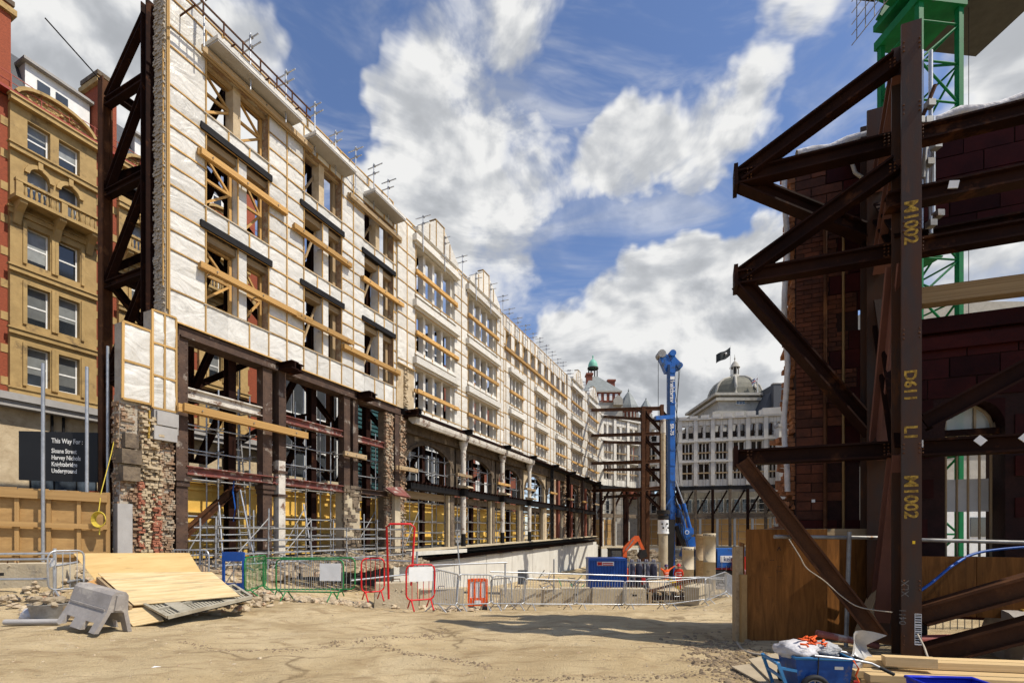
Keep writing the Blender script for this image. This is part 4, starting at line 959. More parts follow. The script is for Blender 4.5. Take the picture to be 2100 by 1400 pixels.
# concrete barrier at far left with tube rails
CBm = MB(); CBm.prism([(-.33, 0), (.33, 0), (.33, .15), (.2, .3), (.17, .75), (-.17, .75), (-.2, .3), (-.33, .15)], -1.6, 1.6, 'yz')
def cblock(label, px, d, rz, z=None, L=1.5, h=.75, m=None):
    t = thing('concrete_block', label, 'concrete block', (0, 0, 0), 0, 'concrete blocks around the site'); p = at(px, d); p.z = gz(p.x, p.y) - .04 if z is None else z
    t.location = p; t.rotation_euler = (0, 0, rz); b = MB(); e = .035
    b.prism([(-L / 2 + e, 0), (L / 2 - e, 0), (L / 2, e), (L / 2 - .03, h - e), (L / 2 - .03 - e, h), (-L / 2 + .03 + e, h), (-L / 2 + .03, h - e), (-L / 2, e)], -.3, .3, 'xz')
    part('block', b, m or M_conc, t)
    lug = MB(); lug.path([(-.12, 0, h - .02), (-.1, 0, h + .09), (.1, 0, h + .09), (.12, 0, h - .02)], .015, 5); part('lifting_eye', lug, M_rust, t)
    if 'slot' in label or 'low' in label: box('slot', t, (-.10, -.303, h * .60), (.08, -.29, h * .70), M_dark)
    b = MB()
    for k in range(14): b.rock((U(-L / 2, L / 2), -.3, U(.02, h)), U(.012, .035), .8)
    part('chips', b, m or M_conc, t)
    return t
cblock('low concrete barrier block at the left edge below the fence', 25, 12.2, .06, .30, 2.6, .72)
o = box('plank', None, (-9.6, 9.6, .08), (-8.05, 9.68, .32), M_timberg); tag(o, 'brown plank on edge at the far left of the dirt', 'plank')
o = tube('pipe', None, (-9.7, 9.25, .07), (-8.7, 9.3, .07), .055, M_cement); tag(o, 'short grey pipe lying at the left edge of the dirt', 'pipe')
TR = thing('tube_handrail', 'grey scaffold tube handrail in front of the fence at left', 'handrail')
for (a, c) in (((-60, 1136, 12.2), (155, 1134, 12.6)), ((-60, 1148, 11.6), (112, 1146, 11.4)), ((-60, 1188, 11.2), (98, 1187, 10.9)), ((112, 1160, 11.4), (160, 1152, 12)), ((140, 1192, 10.9), (166, 1188, 11.3))): tube('rail', TR, pix(*a), pix(*c), .03, M_galv)
tube('post', TR, pix(112, 1124, 11.45), pix(112, 1222, 11.45), .035, M_galv)
o = tag(put('site_tag', (lambda b: (b.slab([pix(97, 1165, 10.8), pix(110, 1160, 10.8), pix(114, 1142, 10.8), pix(104, 1146, 10.8)], .01), b)[1])(MB()).mesh('site_tag', M_white_p)), 'white inspection tag tied to the tube handrail', 'tag')
# rubble sacks by the handrail
def blob(name, c, rx, ry, rz_, m, label, cat, n=14, seed=1, lump=.12):
    b = MB(); rings = []
    random.seed(seed)
    for j in range(n + 1):
        ph = math.pi * j / n
        for i in range(n * 2):
            t = 2 * math.pi * i / (n * 2); k = 1 + (math.sin(t * 3 + seed + ph * 4) * .5 + math.sin(t * 7 + ph * 9 + seed * 2) * .5 + math.sin(t * 2 - ph * 13) * .4 + U(-.3, .3)) * lump * math.sin(ph)
            b.v.append((c[0] + rx * math.sin(ph) * math.cos(t) * k, c[1] + ry * math.sin(ph) * math.sin(t) * k, c[2] - rz_ * math.cos(ph) * k))
    m2 = n * 2; b.f = [(j * m2 + i, j * m2 + (i + 1) % m2, (j + 1) * m2 + (i + 1) % m2, (j + 1) * m2 + i) for j in range(n) for i in range(m2)]; b.sm = [True] * len(b.f)
    return tag(put(name, b.mesh(name, m)), label, cat)
bk = thing('rubble_bucket', 'dented grey tub of rubble beside the grey plastic barrier', 'tub', at(103, 9.65, 0))
b = MB(); b.lathe([(.26, 0), (.33, .34), (.35, .36), (.30, .35)], (0, 0, .02), 14); part('tub', b, M_galvd, bk)
b = MB()
for k in range(30): b.rock((U(-.24, .24), U(-.22, .22), .36 + U(-.02, .14)), U(.05, .11))
part('rubble', b, M_rubble, bk)
blob('rubbish_sack', (at(70, 9.7).x, 9.7, .13), .22, .2, .17, M_rag, 'crumpled pale sack on the ground left of the rubble tub', 'sack', seed=4)
# grey plastic road barrier, tipped
PB = thing('road_barrier', 'grey plastic road barrier lying tilted in front of the plywood sheets', 'barrier', at(192, 8.75, .02), -.38)
b = MB(); L_, hh = 1.12, .72
prof = [(-.30, .0), (-.17, .36), (-.13, hh - .06), (-.08, hh), (.08, hh), (.13, hh - .06), (.17, .36), (.30, .0), (.23, .0), (.10, .36), (-.10, .36), (-.23, .0)]
segs = [(-.56, -.40, 0), (-.40, -.16, 1), (-.16, .16, 0), (.16, .40, 1), (.40, .56, 0)]
for x0, x1, cut in segs:
    if not cut: b.prism(prof, x0, x1, 'yz')
    else: b.prism([(-.30 + .056, .16), (-.17, .36), (-.13, hh - .06), (-.08, hh), (.08, hh), (.13, hh - .06), (.17, .36), (.244, .16), (.17, .16), (.10, .36), (-.10, .36), (-.17, .16)], x0, x1, 'yz')
o = part('shell', b, M_greyp, PB); o.matrix_basis = Matrix.Rotation(math.radians(7), 4, 'Y') @ Matrix.Rotation(math.radians(-6), 4, 'X') @ Matrix.Translation((0, 0, .06)); PM[o] = o.matrix_basis.copy()
b = MB(); b.lohi((.562, -.07, .40), (.60, .07, .66)); o2 = part('end_lug', b, M_greyp, PB); o2.matrix_basis = PM[o]
b = MB(); b.lohi((-.5, -.185, .375), (.5, -.168, .41)); o2 = part('rib', b, M_greyp, PB); o2.matrix_basis = PM[o]
# plywood sheets
def sheet(label, q, th=.02, m=None):
    P = [pix(*x) for x in q]; c = sum(P, V()) / 4; b = MB(); b.slab([p - c for p in P], th)
    x = (P[1] - P[0]).normalized(); nr = (P[1] - P[0]).cross(P[3] - P[0]).normalized(); y = nr.cross(x)
    Mr = Matrix(((x.x, y.x, nr.x), (x.y, y.y, nr.y), (x.z, y.z, nr.z)))
    b.v = [tuple(Mr.transposed() @ V(p)) for p in b.v]
    o = put('plywood_sheet', b.mesh('plywood_sheet', m or M_plyn), None, Matrix.Translation(c) @ Mr.to_4x4()); return tag(o, label, 'plywood sheet', 'loose plywood sheets')
sheet('rear plywood sheet leaning highest on the pile', [(222, 1222, 10.7), (432, 1205, 10.9), (388, 1133, 12.2), (150, 1134, 12.2)], m=mat('ply_b', (.66, .46, .20), (.55, .36, .14), 1.5, .6, obj=True, stretch=(.8, 4, 1), var=0, c3=(.40, .25, .10), s3=2.2, t3=.66))
sheet('pale plywood sheet on top of the pile, largest and brightest', [(274, 1240, 9.75), (492, 1221, 10.1), (434, 1172, 11.2), (200, 1174, 11.1)])
sheet('orange brown plywood sheet under the pale one', [(248, 1262, 9.5), (320, 1246, 9.9), (215, 1180, 11.2), (170, 1196, 10.9)], m=mat('ply_o', (.56, .30, .10), (.46, .24, .08), 1.5, .6, obj=True, stretch=(.8, 4, 1), var=0))
sheet('small plywood sheet lying lowest on the dirt', [(272, 1283, 9.15), (335, 1271, 9.35), (318, 1240, 9.9), (246, 1250, 9.7)])
o = beam('timber_offcut', None, pix(200, 1186, 10.95), pix(268, 1246, 9.7), .05, .09, M_timberg); tag(o, 'timber batten under the edge of the pale plywood sheet', 'batten')
# slotted panel
GR = thing('slotted_panel', 'long grey slotted metal panel lying against the plywood sheets', 'grating')
q = [pix(298, 1248, 9.85), pix(345, 1274, 9.25), pix(517, 1232, 10.35), pix(480, 1208, 10.95)]
def bil(u, v): return q[0].lerp(q[3], u).lerp(q[1].lerp(q[2], u), v)
nr = (q[1] - q[0]).cross(q[3] - q[0]).normalized(); nr = nr if nr.z > 0 else -nr
q = [p + nr * .07 for p in q]
M_grat = mat('grey_green_metal', (.46, .42, .33), (.34, .31, .235), 4, .6, .2, var=.05, c3=(.30, .26, .19), s3=3, t3=.6)
for v in (0, .48, 1): beam('rail', GR, bil(0, v) + nr * .02, bil(1, v) + nr * .02, .05, .07, M_grat, up=nr)
for u in (.0, .22, .74, 1): beam('cross_plate', GR, bil(u, 0) + nr * .03, bil(u, 1) + nr * .03, .22 if u in (.22, .74) else .05, .05, M_grat, up=nr)
b = MB()
for k in range(27):
    u = .012 + k / 28
    for v0, v1 in ((.07, .42), (.55, .92)): b.bar(bil(u, v0) + nr * .01, bil(u, v1) + nr * .01, .036, .03, up=nr)
part('slats', b, M_grat, GR)
b = MB(); b.slab([p - nr * .035 for p in (q[0], q[1], q[2], q[3])], .01); part('backing', b, M_dark, GR)
# ================================================================== BARRIERS
random.seed(5)
def barrier(label, a, c, m, h=1.08, feet=True, nb=None, za=None, board=None, group='steel pedestrian barriers', lean=0.0, cat='barrier', bars_m=None):
    """a, c = (bearing, distance) of its ends"""
    pa = at(*a); pb = at(*c); pa.z = gz(pa.x, pa.y) if za is None else za; pb.z = gz(pb.x, pb.y) if za is None else za
    L_ = (pb - pa).length; x = (pb - pa).normalized(); ang = math.atan2(x.y, x.x)
    t = thing('pedestrian_barrier', label, cat, pa, ang, group); sl = math.asin(x.z)
    tilt = Matrix.Rotation(-sl, 4, 'Y') @ Matrix.Rotation(lean, 4, 'X')
    def pt(name, b, mm):
        o = put(name, b.mesh(name, mm), t, tilt); return o
    r = .14; z0, z1 = .22, h; path = []
    for cx, cz, a0 in ((L_ - r, z1 - r, 0), (r, z1 - r, 90), (r, z0 + r, 180), (L_ - r, z0 + r, 270)):
        for k in range(5): q = math.radians(a0 + k * 22.5); path.append((cx + r * math.cos(q), 0, cz + r * math.sin(q)))
    b = MB(); b.path(path, .021, 6, True); pt('frame', b, m)
    b = MB(); n = nb or max(4, int(L_ / .115))
    for k in range(1, n): b.tube((L_ * k / n, 0, z0), (L_ * k / n, 0, z1), .0085, 5)
    pt('bars', b, bars_m or m)
    if feet:
        for u in (.16, .84):
            b = MB(); b.path([(L_ * u, -.30, .0), (L_ * u, -.05, .22), (L_ * u, .05, .22), (L_ * u, .30, .0)], .018, 5); pt('foot', b, m)
    if board:
        b = MB(); b.lohi((board[0] * L_, -.035, board[1]), (board[2] * L_, -.022, board[3])); pt('board', b, M_white_p)
    return t
GA = M_galv
barrier('grey barrier end beside the tagged handrail post', (98, 10.6), (172, 11.2), GA, za=.30)
barrier('grey barrier leaning behind the plywood sheets', (352, 13.1), (428, 12.6), GA, za=.25)
barrier('green barrier at the left end, turned away from its neighbours', (502, 12.4), (545, 14.2), M_greenb, za=.06)
barrier('wide green barrier behind the one with the white board', (540, 13.25), (728, 13.3), M_greenb, za=.02, bars_m=GA)
barrier('green barrier carrying a white board', (566, 12.95), (704, 12.75), M_greenb, za=.0, board=(.66, .52, .97, .98), bars_m=GA)
barrier('narrow red barrier left of the tall red frame', (741, 12.3), (788, 12.6), M_red, za=.05)
barrier('red barrier with white board standing right of the tall red frame', (833, 11.3), (891, 11.6), M_red, za=-.02, board=(.08, .66, .92, 1.0), h=1.05)
b = MB(); q = [pix(797, 1228, 12.2), pix(793, 1080, 12.2), pix(800, 1074, 12.2), pix(842, 1074, 12.3), pix(850, 1081, 12.3), pix(843, 1200, 12.3)]; b.path(q, .028, 7)
tag(put('red_tube_frame', b.mesh('red_tube_frame', M_red)), 'tall red tube frame standing between the two red barriers', 'frame')
gl = [((884, 12.0), (936, 13.6)), ((934, 13.7), (1006, 14.6)), ((1004, 14.8), (1074, 15.8)), ((1072, 16.4), (1182, 17.4)), ((1178, 17.3), (1281, 18.0)), ((1278, 17.9), (1372, 18.5)), ((1364, 18.3), (1456, 19.2)), ((1447, 18.6), (1490, 20.4)), ((1486, 20.4), (1508, 23.0))]
gn = ['first grey barrier right of the red barrier with white board', 'grey barrier in front of the orange and white plastic barrier', 'grey barrier just right of the orange and white plastic barrier', 'long grey barrier in front of the bicycle and green clutter', 'grey barrier in front of the blue container',
      'grey barrier in front of the slotted concrete block', 'grey barrier in front of the low timber tray', 'grey barrier at the bend before the stained plywood box', 'last grey barrier beside the stained plywood box']
for i, ((a, c), l) in enumerate(zip(gl, gn)): barrier(l, a, c, GA)
barrier('grey barrier standing behind the bend in the barrier line', (1010, 17.0), (1052, 16.2), GA); barrier('grey barrier of the second row behind the yellow hood', (1325, 22), (1440, 22.5), GA); barrier('grey barrier of the second row beyond the low timber tray', (1432, 22.5), (1505, 24.5), GA)
# blue gate frame
BG = thing('blue_gate', 'small blue steel gate frame right of the plywood sheets', 'gate', at(455, 12.9, .25))
for x0 in (0, .53): box('stile', BG, (x0, 0, 0), (x0 + .06, .05, 1.02), M_blue)
box('top_panel', BG, (.06, .005, .78), (.53, .045, 1.03), M_blue); box('bottom_panel', BG, (.06, .005, .0), (.53, .045, .2), M_blue)
tube('brace', BG, (.1, .02, .2), (.48, .02, .78), .015, M_galv)
tube('brace', BG, (.3, .03, .2), (.3, .03, .78), .012, M_galv)
# orange and white plastic barrier
OB = thing('plastic_barrier', 'orange plastic barrier with white windows behind the grey barriers', 'barrier', at(959, 15.4, gz(at(959, 15.4).x, 15.4)), .1)
b = MB(); W_ = .64
for x0, x1 in ((0, .08), (.19, .25), (.38, .44), (.56, .64)): b.lohi((x0, 0, .12), (x1, .08, .98))
b.lohi((.08, .01, .12), (.56, .07, .38)); b.lohi((.08, .01, .90), (.56, .07, 1.0)); part('shell', b, M_hivis, OB)
for x0 in (.08, .25, .44): box('white_panel', OB, (x0 + .002, .03, .38), (x0 + .12, .06, .90), M_white_p)
box('plate', OB, (.22, -.006, .2), (.42, .009, .30), M_white_p); box('foot', OB, (.02, -.2, 0), (.22, .3, .119), M_tyre); box('foot', OB, (.42, -.2, 0), (.62, .3, .119), M_tyre)
# concrete blocks in a row
for l, px, d, rz, L_ in (('concrete block beside the tall red frame', 812, 13.6, .3, 1.2), ('concrete block left of the row, half behind barriers', 905, 17.5, .25, 1.6), ('concrete block with its end face showing, at the left of the row', 1062, 20.5, .12, 1.5), ('weathered concrete block second in the row', 1118, 21.0, .05, 1.42),
                         ('low concrete block in front of the container corner', 1180, 21.4, -.05, 1.4), ('pale concrete block in front of the blue container', 1247, 21.2, -.03, 1.45), ('concrete block with dark slot at the right end of the row', 1300, 21.0, -.1, 1.0)): cblock(l, px, d, rz, None, L_, .78)
cblock('concrete block standing alone by the bend of the barriers', 1432, 20.6, .9, None, 1.7, .8)
# tube rails above the blocks
TB = thing('tube_handrail', 'long thin tube handrail above the row of concrete blocks', 'handrail')
for a, c in (((730, 1146, 14.2), (853, 1151, 13.6)), ((720, 1190, 14.4), (900, 1170, 17)), ((850, 1160, 16.5), (1040, 1153, 17.5)), ((1005, 1172, 19), (1230, 1178, 21)), ((1060, 1173, 20), (1322, 1181, 21.5)), ((1230, 1178, 21), (1560, 1190, 24))): tube('rail', TB, pix(*a), pix(*c), .028, M_galv)
for px, t, bt, d in ((1036, 1155, 1225, 17.5), (1136, 1146, 1218, 20.5), (937, 1095, 1190, 21), (855, 1130, 1215, 14)): tube('post', TB, pix(px, t, d), pix(px + (7 if d == 21 else 0), bt, d), .03, M_galv)
# ================================================================== BLUE CONTAINER
CT = thing('site_container', 'blue corrugated site container with a small white sign', 'container', at(1207, 29.0, -1.95), -.06)
b = MB(); w, dpt, hh = 2.28, 2.0, 2.25; n = 26
pts = []
for k in range(n):
    x0 = .06 + (w - .12) * k / n; x1 = .06 + (w - .12) * (k + 1) / n; y = .0 if k % 2 else .045
    pts += [(x0 + .012, y), (x1 - .012, y)]
b.prism(pts + [(w - .06, .12), (.06, .12)], .12, hh - .14, 'xy'); part('front_wall', b, M_blue, CT)
b = MB(); pts = []
for k in range(22):
    y0 = .12 + (dpt - .2) * k / 22; y1 = .12 + (dpt - .2) * (k + 1) / 22; x = w - (.0 if k % 2 else .045); pts += [(x, y0 + .012), (x, y1 - .012)]
b.prism([(w - .2, .12)] + pts + [(w - .2, dpt - .08)], .12, hh - .14, 'xy'); part('side_wall', b, M_blue, CT)
box('roof', CT, (0, -.02, hh - .139), (w, dpt, hh), M_blue); box('floor_frame', CT, (0, -.02, 0), (w, dpt, .119), M_blue); box('back', CT, (.02, .2, .12), (w - .25, dpt - .05, hh - .15), M_blue)
for x0 in (-.005, w - .065): box('corner_post', CT, (x0, -.025, .121), (x0 + .07, .1, hh - .142), M_blue)
sg = box('sign_plate', CT, (.50, -.05, 1.82), (1.50, -.026, 2.06), M_white_p)
box('sign_logo', sg, (.52, -.056, 1.84), (.80, -.051, 2.04), M_redm); 
for z in (1.97, 1.87): box('sign_lettering', sg, (.84, -.056, z - .03), (1.44, -.051, z + .03), M_redm)
# gas bottle rack
GRk = thing('tube_rack', 'grey tubular rack of upright dark cylinders right of the container', 'rack', at(1291, 29.5, -2.0))
for x0 in (0, .95, 1.85):
    for y0 in (0, .9): beam('post', GRk, (x0, y0, 0), (x0, y0, 2.05), .07, .07, M_galvd)
for z in (.1, 1.15, 2.0):
    for y0 in (0, .9): beam('rail', GRk, (0, y0, z), (1.85, y0, z), .07, .07, M_galvd)
M_cyl = mat('violet_grey_cylinder', (.10, .095, .125), None, 3, .45, var=.15)
for k in range(4):
    for j in range(2):
        x0 = .25 + k * .45; b = MB(); b.lathe([(.0, .12), (.16, .12), (.17, .3), (.17, 1.75), (.12, 1.95), (.06, 2.05), (.06, 2.2), (0, 2.2)], (x0, .25 + j * .4, 0), 12); part('cylinder', b, M_cyl, GRk)
tube('hose', GRk, (.8, -.1, .9), (1.1, -.3, .1), .05, M_galvd); box('valve_box', GRk, (.72, -.12, .7), (.95, -.02, 1.1), M_redm)
# ================================================================== PEOPLE
def person(label, loc, rz, joints, suit, skin=M_skin, helmet=M_white_p, trousers=None):
    J = {'pelvis': (0, 0, .95, .15, .11), 'waist': (0, 0, 1.1, .14, .10), 'chest': (0, .0, 1.32, .18, .12), 'neck': (0, 0, 1.5, .06, .06), 'head': (0, -.01, 1.6, .085, .1), 'crown': (0, 0, 1.72, .07, .08),
         'sl': (.19, 0, 1.42, .065, .065), 'el': (.26, 0, 1.13, .05, .05), 'wl': (.27, -.08, .88, .036, .036), 'hl': (.27, -.10, .78, .04, .025), 'sr': (-.19, 0, 1.42, .065, .065), 'er': (-.26, 0, 1.13, .05, .05), 'wr': (-.27, -.08, .88, .036, .036), 'hr': (-.27, -.10, .78, .04, .025),
         'pl': (.1, 0, .88, .1, .1), 'kl': (.11, -.02, .48, .068, .068), 'al': (.11, .02, .09, .05, .05), 'tl': (.12, -.14, .03, .045, .035), 'pr': (-.1, 0, .88, .1, .1), 'kr': (-.11, -.02, .48, .068, .068), 'ar': (-.11, .02, .09, .05, .05), 'tr': (-.12, -.14, .03, .045, .035)}
    for k, v in joints.items(): J[k] = tuple(v) + J[k][3:]
    ks = list(J); E = [('pelvis', 'waist'), ('waist', 'chest'), ('chest', 'neck'), ('neck', 'head'), ('head', 'crown'), ('chest', 'sl'), ('sl', 'el'), ('el', 'wl'), ('wl', 'hl'), ('chest', 'sr'), ('sr', 'er'), ('er', 'wr'), ('wr', 'hr'),
                       ('pelvis', 'pl'), ('pl', 'kl'), ('kl', 'al'), ('al', 'tl'), ('pelvis', 'pr'), ('pr', 'kr'), ('kr', 'ar'), ('ar', 'tr')]
    me = bpy.data.meshes.new('p'); me.from_pydata([J[k][:3] for k in ks], [(ks.index(a), ks.index(c)) for a, c in E], []); ob = bpy.data.objects.new('p', me); COL.objects.link(ob)
    ob.modifiers.new('s', 'SKIN'); sv = me.skin_vertices[0].data
    for i, k in enumerate(ks): sv[i].radius = J[k][3:5]; sv[i].use_root = (k == 'pelvis')
    sb = ob.modifiers.new('u', 'SUBSURF'); sb.levels = 2; sb.render_levels = 2
    bpy.context.view_layer.update(); m2 = bpy.data.meshes.new_from_object(ob.evaluated_get(bpy.context.evaluated_depsgraph_get())); bpy.data.objects.remove(ob)
    m2.materials.clear(); m2.materials.append(suit); m2.materials.append(skin); m2.materials.append(trousers or suit); m2.materials.append(M_tyre)
    hd, hl, hr, nk = (V(J[k][:3]) for k in ('head', 'hl', 'hr', 'neck'))
    for p in m2.polygons:
        c = p.center; p.use_smooth = True
        if c.z > nk.z + .0 and (c - hd).length < .24 or (c - hl).length < .07 or (c - hr).length < .07: p.material_index = 1
        elif c.z < .1: p.material_index = 3
        elif c.z < .9 and trousers and min((c - hl).length, (c - hr).length) > .2: p.material_index = 2
    t = thing('person', label, 'person', loc, rz); o = put('body', m2, t)
    b = MB(); cr = V(J['crown'][:3]); b.lathe([(.155, -.06), (.125, -.05), (.12, .02), (.09, .075), (.04, .1), (0, .105)], cr + V((0, -.015, .01)), 14); part('helmet', b, helmet, t)
    b = MB(); hp = hd + V((0, -.085, .0)); b.prism([(hp.x - .018, hp.z - .02), (hp.x + .018, hp.z - .02), (hp.x, hp.z + .035)], hp.y - .03, hp.y + .02); part('nose', b, skin, t)
    for e in (-1, 1): 
        b = MB(); b.rock(hp + V((e * .035, .0, .04)), .014); part('eye', b, M_tyre, t)
    for z in (1.12, 1.28): b = MB(); b.lathe([(.183, -.02), (.183, .02)], (0, 0, z), 14); b.v = [(x, y * .72, zz) for x, y, zz in b.v]; part('reflective_band', b, M_text, t)
    return t
person('worker in orange overalls with both arms raised beside the drill casing', at(1366, 31.5, gz(at(1366, 31.5).x, 31.5)), .3, {'el': (.40, -.02, 1.56), 'wl': (.56, -.08, 1.68), 'hl': (.64, -.09, 1.74), 'er': (-.40, -.02, 1.54), 'wr': (-.56, -.08, 1.66), 'hr': (-.64, -.09, 1.72)}, M_hivis, helmet=mat('dark_helmet', (.06, .03, .10), None, 3, .4, var=0))
person('worker in orange jacket standing behind the yellow hood', at(1392, 30.5, gz(at(1392, 30.5).x, 30.5)), 2.8, {'wl': (.22, -.22, 1.08), 'hl': (.15, -.3, 1.1), 'wr': (-.2, -.2, 1.05), 'hr': (-.12, -.3, 1.06)}, mat('red_orange_cloth', (.72, .05, .02), (.5, .035, .015), 8, .8, var=0), helmet=M_redm)
person('worker in patterned work vest beside the red machine at the plywood box', at(1521, 33, gz(at(1521, 33).x, 33)), -.5, {'wr': (-.2, -.25, 1.1), 'hr': (-.15, -.33, 1.15)}, mat('vest_cloth', (.55, .12, .06), (.10, .22, .30), 9, .8, var=0), helmet=M_white_p, trousers=M_dark)
# yellow hood, clutter
YH = thing('yellow_hood', 'rounded yellow machine hood in front of the orange workers', 'machine', at(1375, 27.5, -1.85))
b = MB(); n = 9
pr = [(-.42, 0), (-.42, .35), (-.36, .72), (-.22, .9), (.22, .9), (.36, .72), (.45, .35), (.45, 0)]; b.prism(pr, -.4, .4, 'xz'); part('hood', b, M_yellow, YH)
b = MB(); b.prism([(-.3, .9), (-.2, 1.0), (.2, 1.0), (.3, .9)], -.3, .3); part('top', b, M_yellow, YH); box('grille', YH, (-.25, -.415, .12), (.28, -.401, .42), M_redm); box('skid', YH, (-.5, -.45, -.1), (.5, .45, 0), M_dark)
# low timber tray of steel
TT = thing('timber_tray', 'low dark timber and steel tray of scrap behind the barriers', 'tray', at(1325, 21.8, gz(at(1325, 21.8).x, 21.8)), .03)
for k in range(4): beam('bearer', TT, (0, .1 + k * .45, .2 + .12 * (k % 2)), (3.0, .1 + k * .45, .2 + .12 * (k % 2)), .14, .16, M_rustd)
for k in range(7): beam('cross_timber', TT, (.2 + k * .42, -.1, .42), (.2 + k * .42 + U(-.1, .1), 1.8, .42), .12, .1, M_timberg)
beam('loose_beam', TT, (.2, .2, .5), (3.0, 1.4, 1.0), .12, .14, M_rust); b = MB(); b.slab([(.3, .3, .55), (1.6, .2, .5), (1.4, 1.3, .95), (.5, 1.3, .9)], .05); part('torn_board', b, M_stone, TT)
for x0 in (.1, 2.7): box('end_post', TT, (x0, -.12, 0), (x0 + .12, .0, .5), M_timberg)
# bicycle-like clutter, chairs, bins by the wall
def clutter(label, px, d, m, seed, n=9, size=.5):
    random.seed(seed); p = at(px, d); p.z = gz(p.x, p.y); t = thing('site_clutter', label, 'clutter', p)
    for k in range(n): 
        a = V((U(-size, size), U(-.3, .3), U(.05, .9))); tube('rod', t, a, a + V((U(-.5, .5), U(-.3, .3), U(-.3, .6))), U(.015, .035), m if k % 2 else M_galvd)
    for k in range(3): box('offcut', t, (U(-.5, 0), -.1, 0), (U(.1, .5), .3, U(.15, .4)), random.choice((M_rag, M_timberg, M_white_p)))
clutter('green framed tangle of rods and rags against the pale retaining wall', 1168, 27, mat('bright_green', (.05, .42, .16), None, 3, .5, var=0), 3, 12)
clutter('grey rods leaning at the foot of the pale wall', 1192, 30, M_galvd, 8, 10); clutter('grey crate and rods left of the container', 1115, 28, M_galv, 5, 12, .6); clutter('heap of cables and rods right of the piling rig cab', 1478, 36, M_dark, 9, 16, .8)
o = box('dark_board', None, tuple(at(1062, 27.5, -1.1)), tuple(at(1080, 27.8, -.3)), M_slate); tag(o, 'dark board leaning on the pale retaining wall', 'board')
# casings
def casing(label, px, d, top, r, m=None, group='standing drill casings'):
    p = at(px, d); p.z = gz(p.x, p.y) - .05; zt = pix(px, top, d).z; t = thing('drill_casing', label, 'pipe', p, 0, group); h = zt - p.z
    b = MB(); b.lathe([(r, 0), (r, h * .5), (r * 1.03, h * .5), (r * 1.03, h * .5 + .06), (r, h * .5 + .06), (r, h - .3), (r * 1.04, h - .3), (r * 1.04, h), (r * .9, h), (r * .9, 0)], (0, 0, 0), 22); part('pipe', b, m or M_conc, t)
    b = MB()
    for k in range(10): q = k * .628; b.rock((math.cos(q) * r * 1.03, math.sin(q) * r * 1.03, h - .15), .05)
    part('bolts', b, M_dark, t); return t
casing('shorter standing concrete coloured casing pipe beside the rig cab', 1411, 32.5, 1121, .37); casing('taller standing casing pipe right of the rig cab', 1455, 33.5, 1093, .40); casing('distant brown casing pipe behind the rig', 1437, 43, 1095, .42, M_timberg)
# ================================================================== EXCAVATOR (orange boom over the container)
EX = thing('mini_excavator', 'orange boomed excavator with black cab behind the container', 'excavator')
d = 37.5
b = MB(); P_ = [(1277, 1142), (1276, 1124), (1302, 1098), (1308, 1098), (1313, 1108), (1306, 1110), (1285, 1130), (1285, 1142)]
pp = [pix(x, y, d) for x, y in P_]; b.prism([(p.x, p.z) for p in pp], d - .14, d + .14); part('boom', b, M_orange, EX)
b = MB(); pp = [pix(x, y, d) for x, y in ((1304, 1099), (1309, 1098), (1322, 1127), (1316, 1128))]; b.prism([(p.x, p.z) for p in pp], d - .1, d + .1); part('dipper', b, M_orange, EX)
beam('ram', EX, pix(1283, 1128, d - .2), pix(1300, 1106, d - .2), .09, .09, M_galvd, 'tube')
x0, x1 = at(1249, d).x, at(1274, d).x
box('cab', EX, (x0, d - .5, -.9), (x1, d + .6, .6), M_dark); box('cab_roof', EX, (x0 - .05, d - .55, .6), (x1 + .05, d + .65, .68), M_dark); box('window', EX, (x0 + .1, d - .52, -.2), (x1 - .1, d - .501, .5), M_glass)
box('body', EX, (x0 - .3, d - .8, -1.9), (x1 + 1.3, d + .9, -.9), M_orange); box('track', EX, (x0 - .5, d - .9, -2.6), (x1 + 1.5, d - .5, -1.95), M_tyre); box('track', EX, (x0 - .5, d + .5, -2.6), (x1 + 1.5, d + .9, -1.95), M_tyre)
b = MB(); pp = [pix(x, y, d) for x, y in ((1314, 1127), (1323, 1126), (1326, 1140), (1312, 1146), (1308, 1138))]; b.prism([(p.x, p.z) for p in pp], d - .3, d + .3); part('bucket', b, M_dark, EX)
# ================================================================== PILING RIG
d = 45.0; sc = d / F
RG = thing('piling_rig', 'tall blue piling rig with a vertical mast and crawler body', 'piling rig')
def px2(x, y, dd=d): return pix(x, y, dd)
zb, zt = px2(0, 1192).z, px2(0, 752).z
x0, x1 = at(1367.5, d).x, at(1381.5, d).x
box('mast', RG, (x0, d - .45, zb), (x1, d + .05, zt), M_bluer)
for xx in (x0 - .10, x0 + .02): box('mast_rail', RG, (xx, d - .60, zb), (xx + .1, d - .452, zt), mat('dark_blue', (.012, .045, .13), None, 2, .5, var=0))
n = 14
for k in range(n): box('mast_rib', RG, (x0 + .25, d - .49, lerp(zb, zt, (k + .5) / n)), (x1 + .02, d - .4501, lerp(zb, zt, (k + .5) / n) + .12), M_bluer)
b = MB()
for poly in ([(1364, 765), (1352, 737), (1351, 724), (1358, 721), (1370, 735), (1376, 752), (1384, 765)], [(1375, 755), (1374, 723), (1379, 721), (1383, 735), (1396, 748), (1394, 758), (1386, 757), (1383, 765)]):
    pp = [px2(*q) for q in poly]; b.prism([(p.x, p.z) for p in pp], d - .35, d + .35)
part('mast_head', b, M_bluer, RG)
for cx, cy, r in ((1355, 728, .36), (1377, 727, .3), (1391, 752, .28)):
    c = px2(cx, cy); b = MB(); b.tube(c + V((0, -.48, 0)), c + V((0, .48, 0)), r, 16); part('sheave', b, M_galvd if cx < 1360 else M_bluer, RG)
